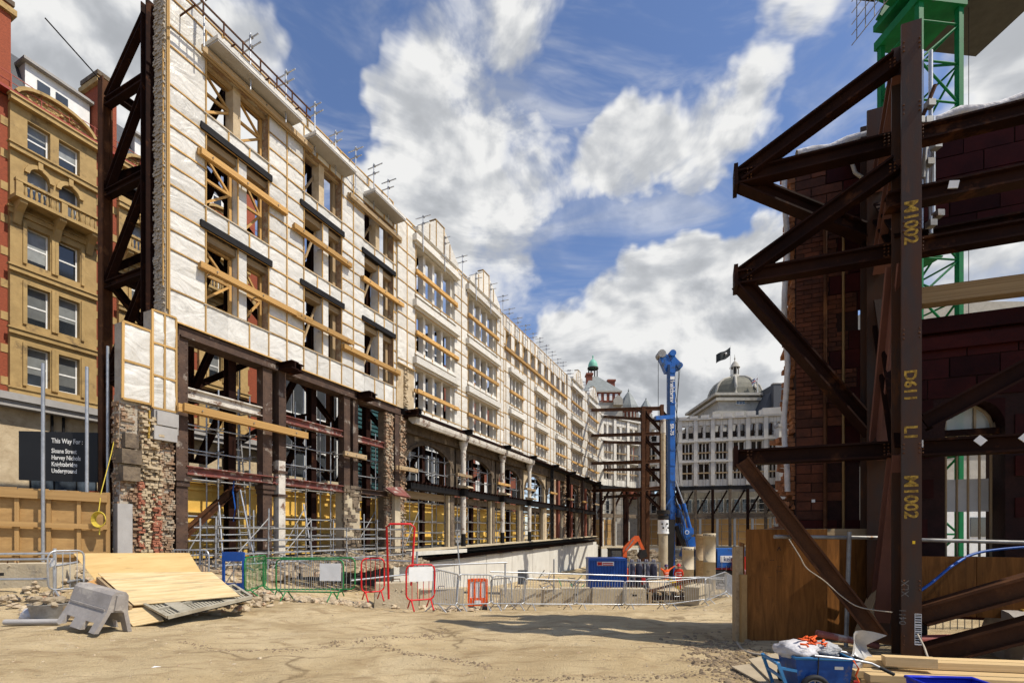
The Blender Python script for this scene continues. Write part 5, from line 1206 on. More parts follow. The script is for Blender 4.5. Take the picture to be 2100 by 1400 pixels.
b = MB(); b.path([px2(1350, 735), px2(1351, 721), px2(1358, 718), px2(1366, 725), px2(1370, 735)], .05, 6); part('cable_guard', b, M_galv, RG)
def cable(pts, r=.025): b = MB(); b.path(pts, r, 4); part('cable', b, M_dark, RG)
for k in range(5): cable([px2(1383, 1000 + 8 * k, d - .6), px2(1390 + 3 * k, 1050, d - .9), px2(1388 + 4 * k, 1095, d - .8), px2(1402 + 3 * k, 1125, d - .8)], .035)
for k in range(3): cable([px2(1384, 800 + 30 * k, d - .2), px2(1389 + k, 830 + 30 * k, d - .2), px2(1386, 900 + 20 * k, d - .2), px2(1384, 960, d - .2)], .03)
cable([px2(1350, 730), px2(1350, 860)]); cable([px2(1395, 752), px2(1388, 830), px2(1388, 880)]); cable([px2(1392, 755), px2(1386, 890), px2(1395, 1000)])
M_mastred = mat('decal_red', (.55, .05, .04), None, 3, .5, var=0)
box('decal', RG, (x1 - .5, d - .60, px2(0, 782).z), (x1 - .1, d - .56, px2(0, 776).z), M_white_p)
text('lettering', RG, 'keltbray', .62, face_to((x1 - .50, d - .495, px2(0, 783).z), (0, 0, -1), (1, 0, 0)), M_text, .002, .012)
text('lettering', RG, 'SR-75', .45, face_to((x1 - .46, d - .495, px2(0, 871).z), (0, 0, -1), (1, 0, 0)), M_text, .002, .012)
# kelly, rotary drive, casing in the drill axis
kx = at(1354, d).x; ky = d - .9
beam('guide_arm', RG, px2(1344, 857, ky), px2(1382, 855, d - .3), .3, .35, M_bluer)
tube('swivel', RG, (kx, ky, px2(0, 860, ky).z), (kx, ky, px2(0, 888, ky).z), .24, M_white); tube('kelly_bar', RG, (kx, ky, px2(0, 886, ky).z), (kx, ky, px2(0, 1046, ky).z), .21, M_stone)
for y in (1046, 1056): tube('rotary_drive', RG, (kx, ky, px2(0, y, ky).z), (kx, ky, px2(0, y + 8, ky).z), .62 if y < 1050 else .5, M_dark)
tube('casing_driver', RG, (kx, ky, px2(0, 1066, ky).z), (kx, ky, px2(0, 1090, ky).z), .50, M_white_p)
for q in (-.25, .2): 
    for z in (1074, 1082): b = MB(); b.tube((kx + q + (.1 if z > 1080 else 0), ky - .53, px2(0, z, ky).z), (kx + q + (.1 if z > 1080 else 0), ky - .47, px2(0, z, ky).z), .085, 10); part('port_hole', b, M_dark, RG)
tube('driver_ring', RG, (kx, ky, px2(0, 1090, ky).z), (kx, ky, px2(0, 1094, ky).z), .53, M_white_p); tube('drill_casing', RG, (kx, ky, px2(0, 1094, ky).z), (kx, ky, -3.05), .43, M_conc)
beam('carriage', RG, px2(1362, 1050), px2(1384, 1040), .8, .9, M_bluer); beam('carriage_strut', RG, px2(1362, 1045, d - .6), px2(1378, 1018, d - .6), .14, .14, M_bluer)
beam('auger_leader', RG, px2(1372, 1192, d - .5), px2(1377, 1065, d - .5), .5, .6, M_dark); box('foot_plate', RG, (x0 - .5, d - .9, -3.05), (x1 + .3, d + .6, -2.6), M_bluer)
# rams and parallel plate
for (a, c, r, m) in (((1385, 985), (1404, 1038), .07, M_galv), ((1402, 1032), (1416, 1085), .17, M_bluer), ((1385, 1020), (1393, 1040), .06, M_galv), ((1391, 1034), (1404, 1080), .15, M_bluer), ((1386, 1078), (1405, 1120), .2, M_dark)): beam('ram', RG, px2(*a, d - .5), px2(*c, d - .5), 2 * r, 2 * r, m, 'tube')
b = MB(); pp = [px2(*q) for q in ((1388, 1072), (1392, 1074), (1404, 1083), (1416, 1082), (1417, 1094), (1405, 1107), (1396, 1104), (1388, 1085))]; b.prism([(p.x, p.z) for p in pp], d - .75, d - .4); b.prism([(p.x, p.z) for p in pp], d + .2, d + .5); part('link_plate', b, M_bluer, RG)
c = px2(1409, 1091, d - .76); b = MB(); b.tube(c, c + V((0, -.02, 0)), .2, 16); part('roundel', b, M_white_p, RG); b = MB(); b.tube(c + V((0, -.021, 0)), c + V((0, -.03, 0)), .14, 16); part('roundel_centre', b, M_bluer, RG)
b = MB(); pp = [px2(*q) for q in ((1416, 1100), (1421, 1100), (1425, 1140), (1396, 1140), (1405, 1112))]; b.prism([(p.x, p.z) for p in pp], d - .5, d + .5); part('a_frame', b, M_bluer, RG)
c = px2(1392, 1052, d - .5); b = MB(); b.lathe([(.0, -.4), (.2, -.35), (.22, .3), (.1, .4), (0, .4)], c, 10); part('winch', b, M_bluer, RG)
# body to the right
bx0, bx1 = at(1418, d).x, at(1517, d).x
box('cab', RG, (bx0, d - 1.0, px2(0, 1166).z), (bx0 + 1.35, d + .6, px2(0, 1125).z), M_glass); box('cab_roof', RG, (bx0 - .05, d - 1.05, px2(0, 1125).z), (bx0 + 1.4, d + .65, px2(0, 1120).z), M_white_p)
for xx in (bx0, bx0 + 1.28): box('cab_post', RG, (xx, d - 1.03, px2(0, 1166).z), (xx + .08, d - 1.001, px2(0, 1125).z), M_bluer)
box('engine_cover', RG, (bx0 + 2.0, d - 1.0, px2(0, 1162).z), (bx1, d + 1.4, px2(0, 1124).z), M_bluer); box('name_board', RG, (at(1468, d).x, d - 1.03, px2(0, 1151).z), (at(1511, d).x, d - 1.001, px2(0, 1138).z), M_white_p)
text('lettering', RG, 'keltbray', .60, face_to((at(1474, d).x, d - 1.035, px2(0, 1149).z), (1, 0, 0), (0, 0, 1)), mat('navy_letter', (.01, .03, .12), None, 3, .5, var=0), .002, .012, sx=.9)
text('lettering', RG, 'SR-75', .42, face_to((at(1493, d).x, d - 1.035, px2(0, 1133).z), (1, 0, 0), (0, 0, 1)), M_text, .002, .008)
box('red_stripe', RG, (bx0 + 1.4, d - .95, px2(0, 1166).z), (bx1, d + 1.3, px2(0, 1162.5).z), M_mastred); box('counterweight', RG, (bx0 + 1.35, d - .8, px2(0, 1162).z), (bx0 + 2.0, d + .9, px2(0, 1130).z), M_dark)
for y0 in (-1.5, 1.0):
    b = MB(); zl = -3.0; zz = px2(0, 1168).z; b.prism([(bx0 - .5, zl + .25), (bx0 - .25, zl), (bx1 - 1.0, zl), (bx1 - .75, zl + .25), (bx1 - .75, zz - .2), (bx1 - 1.0, zz), (bx0 - .25, zz), (bx0 - .5, zz - .2)], d + y0, d + y0 + .7); part('track', b, M_tyre, RG)
for k in range(6): tube('handrail', RG, (at(1470 + k * 9, d).x, d - 1.1, px2(0, 1166).z), (at(1470 + k * 9, d).x, d - 1.1, px2(0, 1140 if k < 1 else 1158).z), .025, M_galv)
# red machine behind
RMc = thing('red_compressor', 'red machine at the right end of the blue rig body', 'machine', at(1511, 43.0, -3.0))
box('housing', RMc, (0, 0, .9), (1.2, 2, 2.55), M_redm); box('chassis', RMc, (-.1, -.1, .45), (1.4, 2.1, .899), M_dark); box('top', RMc, (.1, .1, 2.551), (1.0, 1.8, 2.75), M_redm)
for x0 in (.2, .95): 
    b = MB(); b.tube((x0, -.15, .4), (x0, .1, .4), .38, 14); part('wheel', b, M_tyre, RMc)
RL = thing('red_railing', 'red ladder railing at the end of the rig body', 'railing')
for k in range(4): tube('post', RL, pix(1513 + 4 * k, 1193, 40), pix(1511 + 4 * k, 1135, 40), .03, M_redm)
for y in (1138, 1150, 1165): tube('rail', RL, pix(1510, y, 40), pix(1526, y, 40), .03, M_redm)
# ================================================================== RUSTY SHORING FRAME IN MID DISTANCE
SF = thing('steel_support_frame', 'tall rusty steel frame with long horizontal struts behind the piling rig', 'steel frame')
c1, c2, c3 = at(1319, 56, 0), at(1328, 60, 0), at(1357, 57, 0)
for c, top in ((c1, 834), (c2, 838), (c3, 830)): beam('column', SF, (c.x, c.y, -3), (c.x, c.y, pix(0, top, c.y).z), .42, .42, M_rust, 'I')
c4 = at(1370, 61, 0); beam('column', SF, (c4.x, c4.y, -3), (c4.x, c4.y, 17), .4, .4, M_rustd, 'I')
for y in (838, 890, 947, 1003):
    z = pix(0, y, 56).z
    e = pix(1213, y + 3, 71.6); beam('strut', SF, (c1.x, c1.y, z), e, .34, .42, M_rust, 'I'); e = pix(1238, y + 16, 78.5); beam('strut', SF, (c2.x, c2.y, z - .3), e, .34, .42, M_rust, 'I')
    beam('tie', SF, (c1.x, c1.y, z), (c3.x, c3.y, z + .3), .34, .4, M_rust, 'I'); beam('tie', SF, (c2.x, c2.y, z - .4), (c4.x, c4.y, z - .2), .3, .36, M_rustd, 'I'); beam('tie', SF, (c3.x, c3.y, z), (c4.x, c4.y, z), .3, .36, M_rustd, 'I')
    beam('tie', SF, (c1.x, c1.y, z), (c2.x, c2.y, z), .3, .36, M_rustd, 'I')
    beam('brace', SF, (c1.x, c1.y, z - .3), (c3.x, c3.y, z - 2.4), .26, .3, M_rustd, 'I')
o = beam('column', None, at(1282, 60, -3), at(1282, 60, 6.5), .4, .4, M_rustd, 'I'); tag(o, 'lone dark steel column left of the rusty support frame', 'column')
# ================================================================== FAR END OF THE SITE
random.seed(21)
def seg_thing(name, label, cat, a, c, group=None):
    a = V(a); c = V(c); x = c - a; L_ = x.length; return thing(name, label, cat, (a.x, a.y, 0), math.atan2(x.y, x.x), group), L_
def far_wall(label, a, c, nb, top=20.8, arch=True, sheet=M_wrapw, z_off=0.0):
    t, L_ = seg_thing('retained_facade', label, 'facade', a, c, 'retained facade sections'); ops = []; p = L_ / nb
    for k in range(nb):
        s = k * p
        ops += [(s + .2 * p, s + .8 * p, 14.1, 16.8), (s + .2 * p, s + .8 * p, 10.8, 13.4), (s + .14 * p, s + .44 * p, 17.6, 19.7), (s + .58 * p, s + .88 * p, 17.6, 19.7)]
    clad(t, 0, L_, 9.7, top, ops, 0, .7, ms=1.3, mz=1.25, wall_m=sheet, sheet_m=sheet, amp=.02, bw=.045, skip=.1, bat_m=mat('grey_joint', (.36, .33, .29), None, 3, .8, var=.1), bproud=.03)
    for (s0, s1, e, f) in ops:
        if e < 17:
            mullions(t, s0, s1, e, f, random.choice((1, 2, 2)), .15, .5, sheet, .16)
            waler(t, s0 - .3, s1 + .3, lerp(e, f, .4), -.2, M_timberg, .2)
        else:
            b = MB(); cx = (s0 + s1) / 2; r = (s1 - s0) / 2; n = 8
            for i in range(n):
                t0, t1 = math.pi * i / n, math.pi * (i + 1) / n
                b.prism([(cx - r * math.cos(t0), f - r + r * math.sin(t0)), (cx - r * math.cos(t1), f - r + r * math.sin(t1)), (cx - r * math.cos(t1), f), (cx - r * math.cos(t0), f)], -.02, .5)
            part('arch', b, sheet, t); box('rail', t, (s0, .1, lerp(e, f, .3)), (s1, .2, lerp(e, f, .3) + .1), M_dark)
    for k in range(nb + 1):
        s = min(max(k * p, .25), L_ - .25); box('pilaster', t, (s - .3, -.28, 9.8), (s + .3, -.075, top + .4), sheet)
    box('cornice', t, (0, -.4, 16.95), (L_, -.076, 17.25), sheet); box('cornice', t, (0, -.35, 13.6), (L_, -.076, 13.9), sheet); box('cornice', t, (0, -.45, top), (L_, .4, top + .25), sheet)
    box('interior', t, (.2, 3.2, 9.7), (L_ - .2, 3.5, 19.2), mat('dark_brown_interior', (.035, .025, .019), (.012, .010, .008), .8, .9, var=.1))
    for k in range(nb * 2): beam('brace', t, (k * p / 2 + .2, 1.8, 10), (k * p / 2 + p / 2, 1.8, 20.2), .2, .2, M_rustd)
    box('girder', t, (0, -.2, 9.1), (L_, .5, 9.69), M_black)
    return t, L_
def far_ground(t, L_, nb, full=True):
    p = L_ / nb
    for k in range(nb + 1):
        s = min(max(k * p, .2), L_ - .2); beam('column', t, (s, 0, -3), (s, 0, 9.1), .4, .4, M_stoned if k % 2 else M_rustd); box('white_column', t, (s + .6, .3, -.2), (s + .95, .6, 4.3), M_concw)
    box('floor_beam', t, (0, -.1, 4.5), (L_, .5, 5.1), M_stoned); box('floor_slab', t, (0, -.3, -.6), (L_, 5.9, -.2), M_conc)
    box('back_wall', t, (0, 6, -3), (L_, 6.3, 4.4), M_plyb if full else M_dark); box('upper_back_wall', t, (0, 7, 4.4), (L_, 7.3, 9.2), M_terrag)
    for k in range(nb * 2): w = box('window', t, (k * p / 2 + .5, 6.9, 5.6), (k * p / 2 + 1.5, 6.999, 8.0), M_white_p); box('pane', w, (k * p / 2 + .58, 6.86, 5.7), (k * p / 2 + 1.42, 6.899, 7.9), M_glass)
    for k in range(int(L_ / 1.3)):
        tube('scaffold_tube', t, (.4 + k * 1.3, 1.5, -.2), (.4 + k * 1.3, 1.5, 8.6), .04, M_galvd)
    for z in (1, 2.2, 3.4, 5.8, 6.8, 7.8): tube('scaffold_tube', t, (0, 1.45, z), (L_, 1.45, z), .04, M_galvd)
    for k in range(nb): beam('brace', t, (k * p + .3, .8, 5.2), (k * p + p - .3, .8, 9.0), .25, .25, M_rustd)
    box('retaining_front', t, (0, -.35, -3.4), (L_, -.05, -.61), M_concw if full else M_conc)
p0 = fw(66.3, 0, 0); P1 = at(1312, 84); P2 = at(1392, 81.0); P3 = at(1608, 77.0)
t, L_ = far_wall('white wrapped facade curving round behind the rusty support frame', (p0.x, p0.y), P1[:2], 3); far_ground(t, L_, 3)
t, L_ = far_wall('short wrapped facade section directly behind the piling rig', P1[:2], P2[:2], 2); far_ground(t, L_, 2)
t, L_ = far_wall('grey white wrapped facade facing across the far end with arched top windows', P2[:2], P3[:2], 6, 20.6, sheet=mat('wrap_far_shaded', (.60, .575, .525), (.49, .465, .42), .6, .6, bump=.1, bscale=2, var=.06)); far_ground(t, L_, 6)  # wrap greyed a little: dimmer light from the slanting sun, put into its colour
box('stepped_parapet', t, (L_ - 3.2, -.5, 20.86), (L_ - .2, .35, 21.9), MATS['wrap_far_shaded'])
for k in range(9): box('parapet_wrap', t, (k * 1.75, -.48, 20.86), (k * 1.75 + 1.2, .2, 21.2 + .06 * k), MATS['wrap_far_shaded'])
# stair of stone at the right end, half hidden
EW = thing('party_wall', 'pale wrapped party wall at the right end of the far facade', 'wall', at(1598, 74, 0)); box('wall', EW, (0, 0, -3), (6, 1, 18.2), MATS['wrap_far_shaded']); box('coping', EW, (-.2, -.2, 18.2), (6, 1.1, 18.6), M_cement)
for k in range(7): box('band', EW, (0, -.06, 2 + k * 2.3), (6, -.001, 2.12 + k * 2.3), M_cement)
# ---- domed building
d = 112.0; sc = d / F
DB = thing('domed_building', 'grey stone building with a ribbed dome and lantern beyond the far facade', 'building', at(1507, d, 0) - V((0, 10, 0)))
def z_(y): return pix(0, y, 110.0).z
def x_(px): return (px - 1507) * sc
box('podium', DB, (x_(1432), 2, -3), (x_(1575), 24, z_(858)), M_terrag); box('upper_block', DB, (x_(1447), 3, z_(858)), (x_(1566), 20, z_(822)), M_terrag)
for y, e in ((858, .9), (832, .5), (822, .8)): box('cornice', DB, (x_(1445) - e, 2.6 - e * .5, z_(y) - .3), (x_(1567) + e, 20.5, z_(y) + .25), M_terrag)
wn = box('window', DB, (x_(1480), 2.8, z_(842)), (x_(1497), 2.99, z_(829)), M_white_p); 
for k in range(3): box('pane', wn, (x_(1481) + k * .62, 2.74, z_(841)), (x_(1481) + k * .62 + .5, 2.799, z_(830)), M_glass)
for k in range(5): box('colonnade_pier', DB, (x_(1531) + k * .75, 2.4, z_(845)), (x_(1531) + k * .75 + .35, 2.99, z_(826)), M_terrag)
for px in (1455, 1520, 1545): box('pane', DB, (x_(px), 1.9, z_(886)), (x_(px) + 1.1, 1.999, z_(868)), M_glass)
b = MB(); r = 5.75; h = z_(770) - z_(818); N8 = 8
prof = [(r, 0), (r * 1.0, h * .12), (r * .965, h * .34), (r * .88, h * .56), (r * .74, h * .76), (r * .54, h * .90), (r * .3, h * .985), (.9, h * 1.02)]
b.lathe(prof, (0, 10, z_(818)), N8, False, math.pi / 8, math.pi / 8 + 2 * math.pi); part('dome', b, M_domeroof, DB)
for k in range(N8):
    q = math.pi / 8 + k * math.pi / 4; b = MB(); b.path([(math.cos(q) * rr * 1.01, 10 + math.sin(q) * rr * 1.01, z_(818) + zz) for rr, zz in prof], .3, 6); part('dome_rib', b, M_terrag, DB)
b = MB(); b.lathe([(r * 1.06, -1.2), (r * 1.06, -.2), (r * 1.12, 0), (r * 1.0, .25)], (0, 10, z_(818)), N8, False, math.pi / 8, math.pi / 8 + 2 * math.pi); part('drum', b, M_terrag, DB)
b = MB(); zl = z_(770); b.lathe([(1.5, -.3), (1.35, .4), (1.05, .6), (1.0, .7)], (0, 10, zl), 8); part('lantern_base', b, M_terrag, DB)
for k in range(8): q = k * math.pi / 4; tube('lantern_column', DB, (math.cos(q) * .85, 10 + math.sin(q) * .85, zl + .6), (math.cos(q) * .85, 10 + math.sin(q) * .85, zl + 2.4), .14, M_terrag)
tube('lantern_core', DB, (0, 10, zl + .6), (0, 10, zl + 2.4), .55, M_dark)
b = MB(); b.lathe([(1.15, 2.4), (1.15, 2.6), (.9, 2.75), (.8, 3.2), (.45, 3.7), (.1, 4.0), (.1, 4.4), (.2, 4.55), (.1, 4.7), (.03, 5.6), (0, 5.6)], (0, 10, zl), 10); part('lantern_cap', b, M_terrag, DB)
DS = thing('slate_block', 'dark slate clad roof block right of the domed building', 'building', at(1560, 100, 0))
box('block', DS, (2.7, 0, -3), (9, 10, pix(0, 787, 100).z), M_slate); b = MB(); b.prism([(-1.8, 0), (2.7, 0), (2.7, pix(0, 800, 100).z), (.2, pix(0, 850, 100).z - .5), (-1.8, pix(0, 862, 100).z)], 1, 9); part('sloping_roof', b, M_slate, DS)
box('pane', DS, (4.4, -.05, pix(0, 848, 100).z), (5.9, -.001, pix(0, 832, 100).z), M_glass); box('roof_edge', DS, (2.6, -.1, pix(0, 787, 100).z), (9, 1, pix(0, 785, 100).z), M_cement)
# flags
def flag(label, px, ytop, ybot, d, dx, hgt, m, stripes=False):
    t = thing('flag', label, 'flag', at(px, d, 0)); z0, z1 = pix(0, ybot, d).z, pix(0, ytop, d).z; tube('pole', t, (0, 0, z0), (0, 0, z1), .07, M_white_p)
    b = MB(); n = 10
    for i in range(n + 1):
        u = i / n
        for e in (0, 1): b.v.append((-dx * u, .35 * math.sin(u * 7) * u, z1 - .2 - hgt * e - (1.9 * u if not stripes else 1.2 * u) - .2 * math.sin(u * 5)))
    b.f = [(2 * i, 2 * i + 1, 2 * i + 3, 2 * i + 2) for i in range(n)]; b.sm = [True] * n; part('cloth', b, m, t)
    if stripes:
        for off, hh, mm in ((.42, .28, M_redm), (.30, .52, M_white_p)):
            b = MB()
            for i in range(n + 1):
                u = i / n
                for e in (0, 1): b.v.append((-dx * u, .35 * math.sin(u * 7) * u - (.03 if hh < .4 else .015), z1 - .2 - hgt * off - hh * e * hgt - 1.2 * u - .2 * math.sin(u * 5)))
            b.f = [(2 * i, 2 * i + 1, 2 * i + 3, 2 * i + 2) for i in range(n)]; part('stripe', b, mm, t)
        for s_ in (-1, 1):
            b = MB(); b.bar((-.1, -.1, z1 - .3 - (hgt if s_ > 0 else 0)), (-dx, -.1, z1 - 1.5 - (0 if s_ > 0 else hgt)), .02, .28); part('diagonal', b, M_white_p, t)
    else:
        b = MB(); b.rock((-dx * .35, -.2, z1 - .4 - hgt * .75), .32, 1); part('emblem', b, M_white_p, t)
flag('dark flag streaming from the pole beside the dome lantern', 1498, 709, 770, 108, 3.1, 1.9, mat('dark_flag', (.03, .035, .035), None, 3, .8, var=0)); flag('small union flag on a pole right of the dome', 1554, 768, 815, 106, 1.2, 1.0, mat('flag_blue', (.02, .03, .16), None, 3, .8, var=0), True)
# ---- turreted buildings on the left of the far end
d = 118.0; sc = d / F
def z_(y): return pix(0, y, d).z
T1 = thing('turreted_building', 'red brick building with slate hipped roof and green domed cupola', 'building', at(1216, d, 0) - V((0, 6.5, 0)))
box('wall', T1, (-3, 2, -3), (6.2, 14, z_(835)), M_terrag); box('brick_storey', T1, (-2.5, 1.8, z_(835)), (5.6, 13, z_(816)), M_redbf)
for k in range(6): box('window', T1, (-2.1 + k * 1.3, 1.7, z_(832)), (-1.5 + k * 1.3, 1.799, z_(819)), M_white_p)
box('cornice', T1, (-2.9, 1.5, z_(816)), (6, 13.4, z_(813)), M_terrag)
b = MB(); zb, zt = z_(813), z_(776); b.add([(-2.9, 1.5, zb), (5.9, 1.5, zb), (5.9, 13, zb), (-2.9, 13, zb), (-.9, 5, zt), (.9, 5, zt), (.9, 8, zt), (-.9, 8, zt)], [(0, 1, 5, 4), (1, 2, 6, 5), (2, 3, 7, 6), (3, 0, 4, 7), (4, 5, 6, 7)]); part('hipped_roof', b, M_lead, T1)
zl = z_(776)
for k in range(8): q = k * math.pi / 4 + .2; tube('cupola_column', T1, (math.cos(q) * 1.1, 6.5 + math.sin(q) * 1.1, zl - .3), (math.cos(q) * 1.1, 6.5 + math.sin(q) * 1.1, z_(757)), .13, M_dark)
b = MB(); b.lathe([(1.35, 0), (1.35, .35), (1.15, .4)], (0, 6.5, z_(757)), 12); part('cupola_ring', b, M_dark, T1)
b = MB(); b.lathe([(1.2, .4), (1.15, 1.0), (.9, 1.7), (.5, 2.2), (.15, 2.5), (.12, 2.9), (.22, 3.1), (.05, 3.4), (0, 3.5)], (0, 6.5, z_(757)), 12); part('cupola_dome', b, M_copper, T1)
for px, y0, y1, w in ((1250, 822, 788, 1.6), (1206, 800, 775, 1.3)): 
    xx = (px - 1216) * sc; ch = box('chimney', T1, (xx - w / 2, 4, z_(y0)), (xx + w / 2, 6, z_(y1)), M_redbf); box('chimney_cap', ch, (xx - w / 2 - .2, 3.8, z_(y1)), (xx + w / 2 + .2, 6.2, z_(y1) + .4), M_redbf)
b = MB(); b.prism([(3.9, z_(842)), (6.1, z_(842)), (6.1, z_(832)), (5.6, z_(826)), (5.0, z_(823)), (4.4, z_(826)), (3.9, z_(832))], 1, 4); part('dutch_gable', b, M_terrag, T1)
def turret(label, px, ytip, ybase, ybot, half):
    t = thing('turret', label, 'turret', at(px, d + 3, 0)); zb = z_(ybase)
    b = MB(); b.lathe([(half * 1.1, -.5), (half * .98, .6), (half * .5, (z_(ytip) - zb) * .55), (.12, (z_(ytip) - zb) * .86), (.2, (z_(ytip) - zb) * .89), (.03, z_(ytip) - zb), (0, z_(ytip) - zb)], (0, 0, zb), 8, False); part('spire', b, M_lead, t)
    b = MB(); b.lathe([(half * .9, z_(ybot) - zb - 18), (half * .9, -.5), (half * 1.1, -.5)], (0, 0, zb), 8, False); part('drum', b, M_redbf, t)
    b = MB()
    for k in range(16): q = k * math.pi / 8; b.box((math.cos(q) * half * .88, math.sin(q) * half * .88, zb - 2.1), (.35, .35, 1.9))
    part('window_piers', b, M_terrag, t); b = MB(); b.lathe([(half * .95, -3.6), (half * 1.06, -3.3), (half * .95, -3.0)], (0, 0, zb), 8, False); part('stone_band', b, M_terrag, t)
turret('octagonal slate turret with brick drum, larger one beyond the facade', 1289, 789, 833, 870, 2.6); turret('small slim slate spire right of the larger turret', 1325, 808, 834, 870, 1.5)
o = tag(put('far_terrace', (lambda b: (b.lohi((at(1235, 122).x, 123, -3), (at(1345, 122).x, 133, z_(845))), b)[1])(MB()).mesh('far_terrace', M_terrag)), 'pale stone building below the turrets', 'building')
# rubble bank in front of the far facade
# ================================================================== RIGHT: DARK WALL
random.seed(33)
def inR(p): return RM.inverted() @ V(p)
def rx(px, extra=0.0):                              # bearing -> x along the wall
    u = (px - 1050) / F; c, s = math.cos(RA), math.sin(RA)
    return (u * RO.y - RO.x) / (c - u * s)
def rz(px, py):                                     # height on the wall plane
    x = rx(px); y = RO.y + x * math.sin(RA); return H - (py - 1095) / F * y
WR = thing('brick_wall', 'dark maroon tiled brick wall with arched and square openings at the right', 'wall', RO, RA)
X1 = rx(2100) + 2.5
arch_x0, arch_x1 = rx(1938), rx(2062); az0, az1 = rz(2000, 1143), rz(2000, 820)
big = (rx(1872), X1 - .6, rz(1990, 648), rz(1990, 468))
lo1 = (rx(1763), rx(1786), rz(1775, 1135), rz(1775, 948)); lo2 = (rx(1760), rx(1790), rz(1775, 683), rz(1775, 600))
TOP = 8.32
low = (rx(1892), X1 - .3, -.1, .56)
ops = [low, big, (arch_x0, arch_x1, az0, az1), lo1, lo2]
def wop(x, z): return any(a < x < c and e < z < f for a, c, e, f in ops) or x < 0 or x > X1 or z < 0 or z > TOP
S_ = sorted(set([0, X1] + [v for o in ops for v in o[:2] if 0 < v < X1])); Z_ = sorted(set([0, TOP] + [v for o in ops for v in o[2:] if 0 < v < TOP])); b = MB()
for a, c in zip(S_, S_[1:]):
    for e, f in zip(Z_, Z_[1:]):
        if not wop((a + c) / 2, (e + f) / 2): b.lohi((a, 0, e), (c, .55, f))
part('core', b, M_joint, WR)
# courses: exposed brick at the left and around openings, big glazed blocks elsewhere
def course_fill(x0, x1, z0, z1, bw_, bh, m, name, prob=1.0, dep=.02):
    j = 0; z = z0
    while z < z1 - .01:
        x = x0 + (bw_ / 2 if j % 2 else 0)
        if x > x0 + .03: place(x0, x, z, min(z + bh, z1), m, name, dep)
        while x < x1 - .03:
            place(x, min(x + bw_, x1), z, min(z + bh, z1), m, name, dep); x += bw_
        z += bh; j += 1
def place(xa, xb, za, zb_, m, name, dep):
    g = .006 if name == 'brick' else .008
    if wop((xa + xb) / 2, (za + zb_) / 2) or wop(xa + .02, (za + zb_) / 2) or wop(xb - .02, (za + zb_) / 2): return
    d_ = dep + U(-.006, .008); box(name, WR, (xa + g, -d_, za + g), (xb - g, .01, zb_ - g), m)
b1 = rx(1700)
# toothed boundary between brick and glazed blocks
z = 2.0; k = 0
while z < TOP - .35:
    xr = b1 + (.0, .28, .12, .4)[k % 4]
    course_fill(0.0, xr, z, z + .32, .24, .08, M_brickd, 'brick') if z > 3.9 and z < 6.95 else course_fill(0.0, .45 + (.25 if k % 2 else 0), z, z + .32, .46, .16, M_brickd, 'stone')
    xl = xr if (z > 3.9 and z < 6.95) else .45 + (.25 if k % 2 else 0)
    course_fill(xl, X1, z, z + .32, .62, .32, M_maroon, 'tile')
    z += .32; k += 1
course_fill(0, X1, 0.0, 2.0, .62, .4, M_maroon, 'tile'); course_fill(0, X1, z, TOP, .62, .3, M_maroon, 'tile')
b = MB(); b.path([(x, -.05 + .03 * math.sin(x * 5), TOP + .04 + .03 * math.sin(x * 9)) for x in [i * .25 for i in range(int(X1 / .25) + 1)]], .09, 7); part('coping_sheet', b, M_rag, WR)
box('sill_course', WR, (big[0] - .1, -.14, big[2] - .24), (X1, -.031, big[2] - .002), M_maroon)
box('string_course', WR, (big[0] - .1, -.1, big[2] - .5), (X1, -.032, big[2] - .3), M_maroon)
# ragged end of the wall, lit edge
b = MB()
b.masonry(.05, .55, .4, TOP, 0, .22, .085, .14, .2); b.v = [(q[1] - .04, q[0], q[2]) for q in b.v]
o = part('broken_end', b, mat('orange_brick', (.34, .15, .07), (.22, .09, .045), 5, .95, bump=.4, var=.2), WR); o['kind'] = 'stuff'
b = MB()
for k in range(70): b.brickbox((U(-.24, -.02), U(.15, .55), U(1.6, 3.5)), (.17, .14, .08), .5)
o = part('jagged_masonry', b, MATS['orange_brick'], WR); o['kind'] = 'stuff'
b = MB(); zz = [2.5 + i * .44 for i in range(14)]
b.path([(-.16 + .03 * math.sin(z * 3), -.03, z) for z in zz], .045, 6); part('edge_sheet', b, M_rag, WR)
# fanlight with arch in the big doorway
cx = (arch_x0 + arch_x1) / 2; r = (arch_x1 - arch_x0) / 2; ry = .42; zs = az1 - ry; b = MB(); n = 12
for i in range(n):
    t0, t1 = math.pi * i / n, math.pi * (i + 1) / n
    b.prism([(cx - r * math.cos(t0), zs + ry * math.sin(t0)), (cx - r * math.cos(t1), zs + ry * math.sin(t1)), (cx - r * math.cos(t1), az1 + .01), (cx - r * math.cos(t0), az1 + .01)], 0, .5)
part('arch', b, M_maroon, WR)
b = MB(); b.path([(cx - (r - .03) * math.cos(math.pi * i / n), .3, zs + (ry - .02) * math.sin(math.pi * i / n)) for i in range(n + 1)], .03, 5); fr = part('fanlight_frame', b, M_stone, WR)
gm = bpy.data.materials.new('dusty_pane'); gm.use_nodes = True; MATS['dusty_pane'] = gm
nt = gm.node_tree; P_ = nt.nodes['Principled BSDF']; P_.inputs['Base Color'].default_value = (.55, .6, .58, 1); P_.inputs['Roughness'].default_value = .5; P_.inputs['Alpha'].default_value = .7
b = MB(); b.prism([(cx - (r - .05) * math.cos(math.pi * i / n), zs + (ry - .04) * math.sin(math.pi * i / n)) for i in range(n + 1)], .3, .31); part('pane', b, gm, WR)
for q in (-.28, .1, .36): box('glazing_bar', WR, (cx + q, .26, zs), (cx + q + .03, .34, zs + ry * .85), M_stone)
box('transom', WR, (arch_x0, .15, zs - .1), (arch_x1, .4, zs), M_rustd)
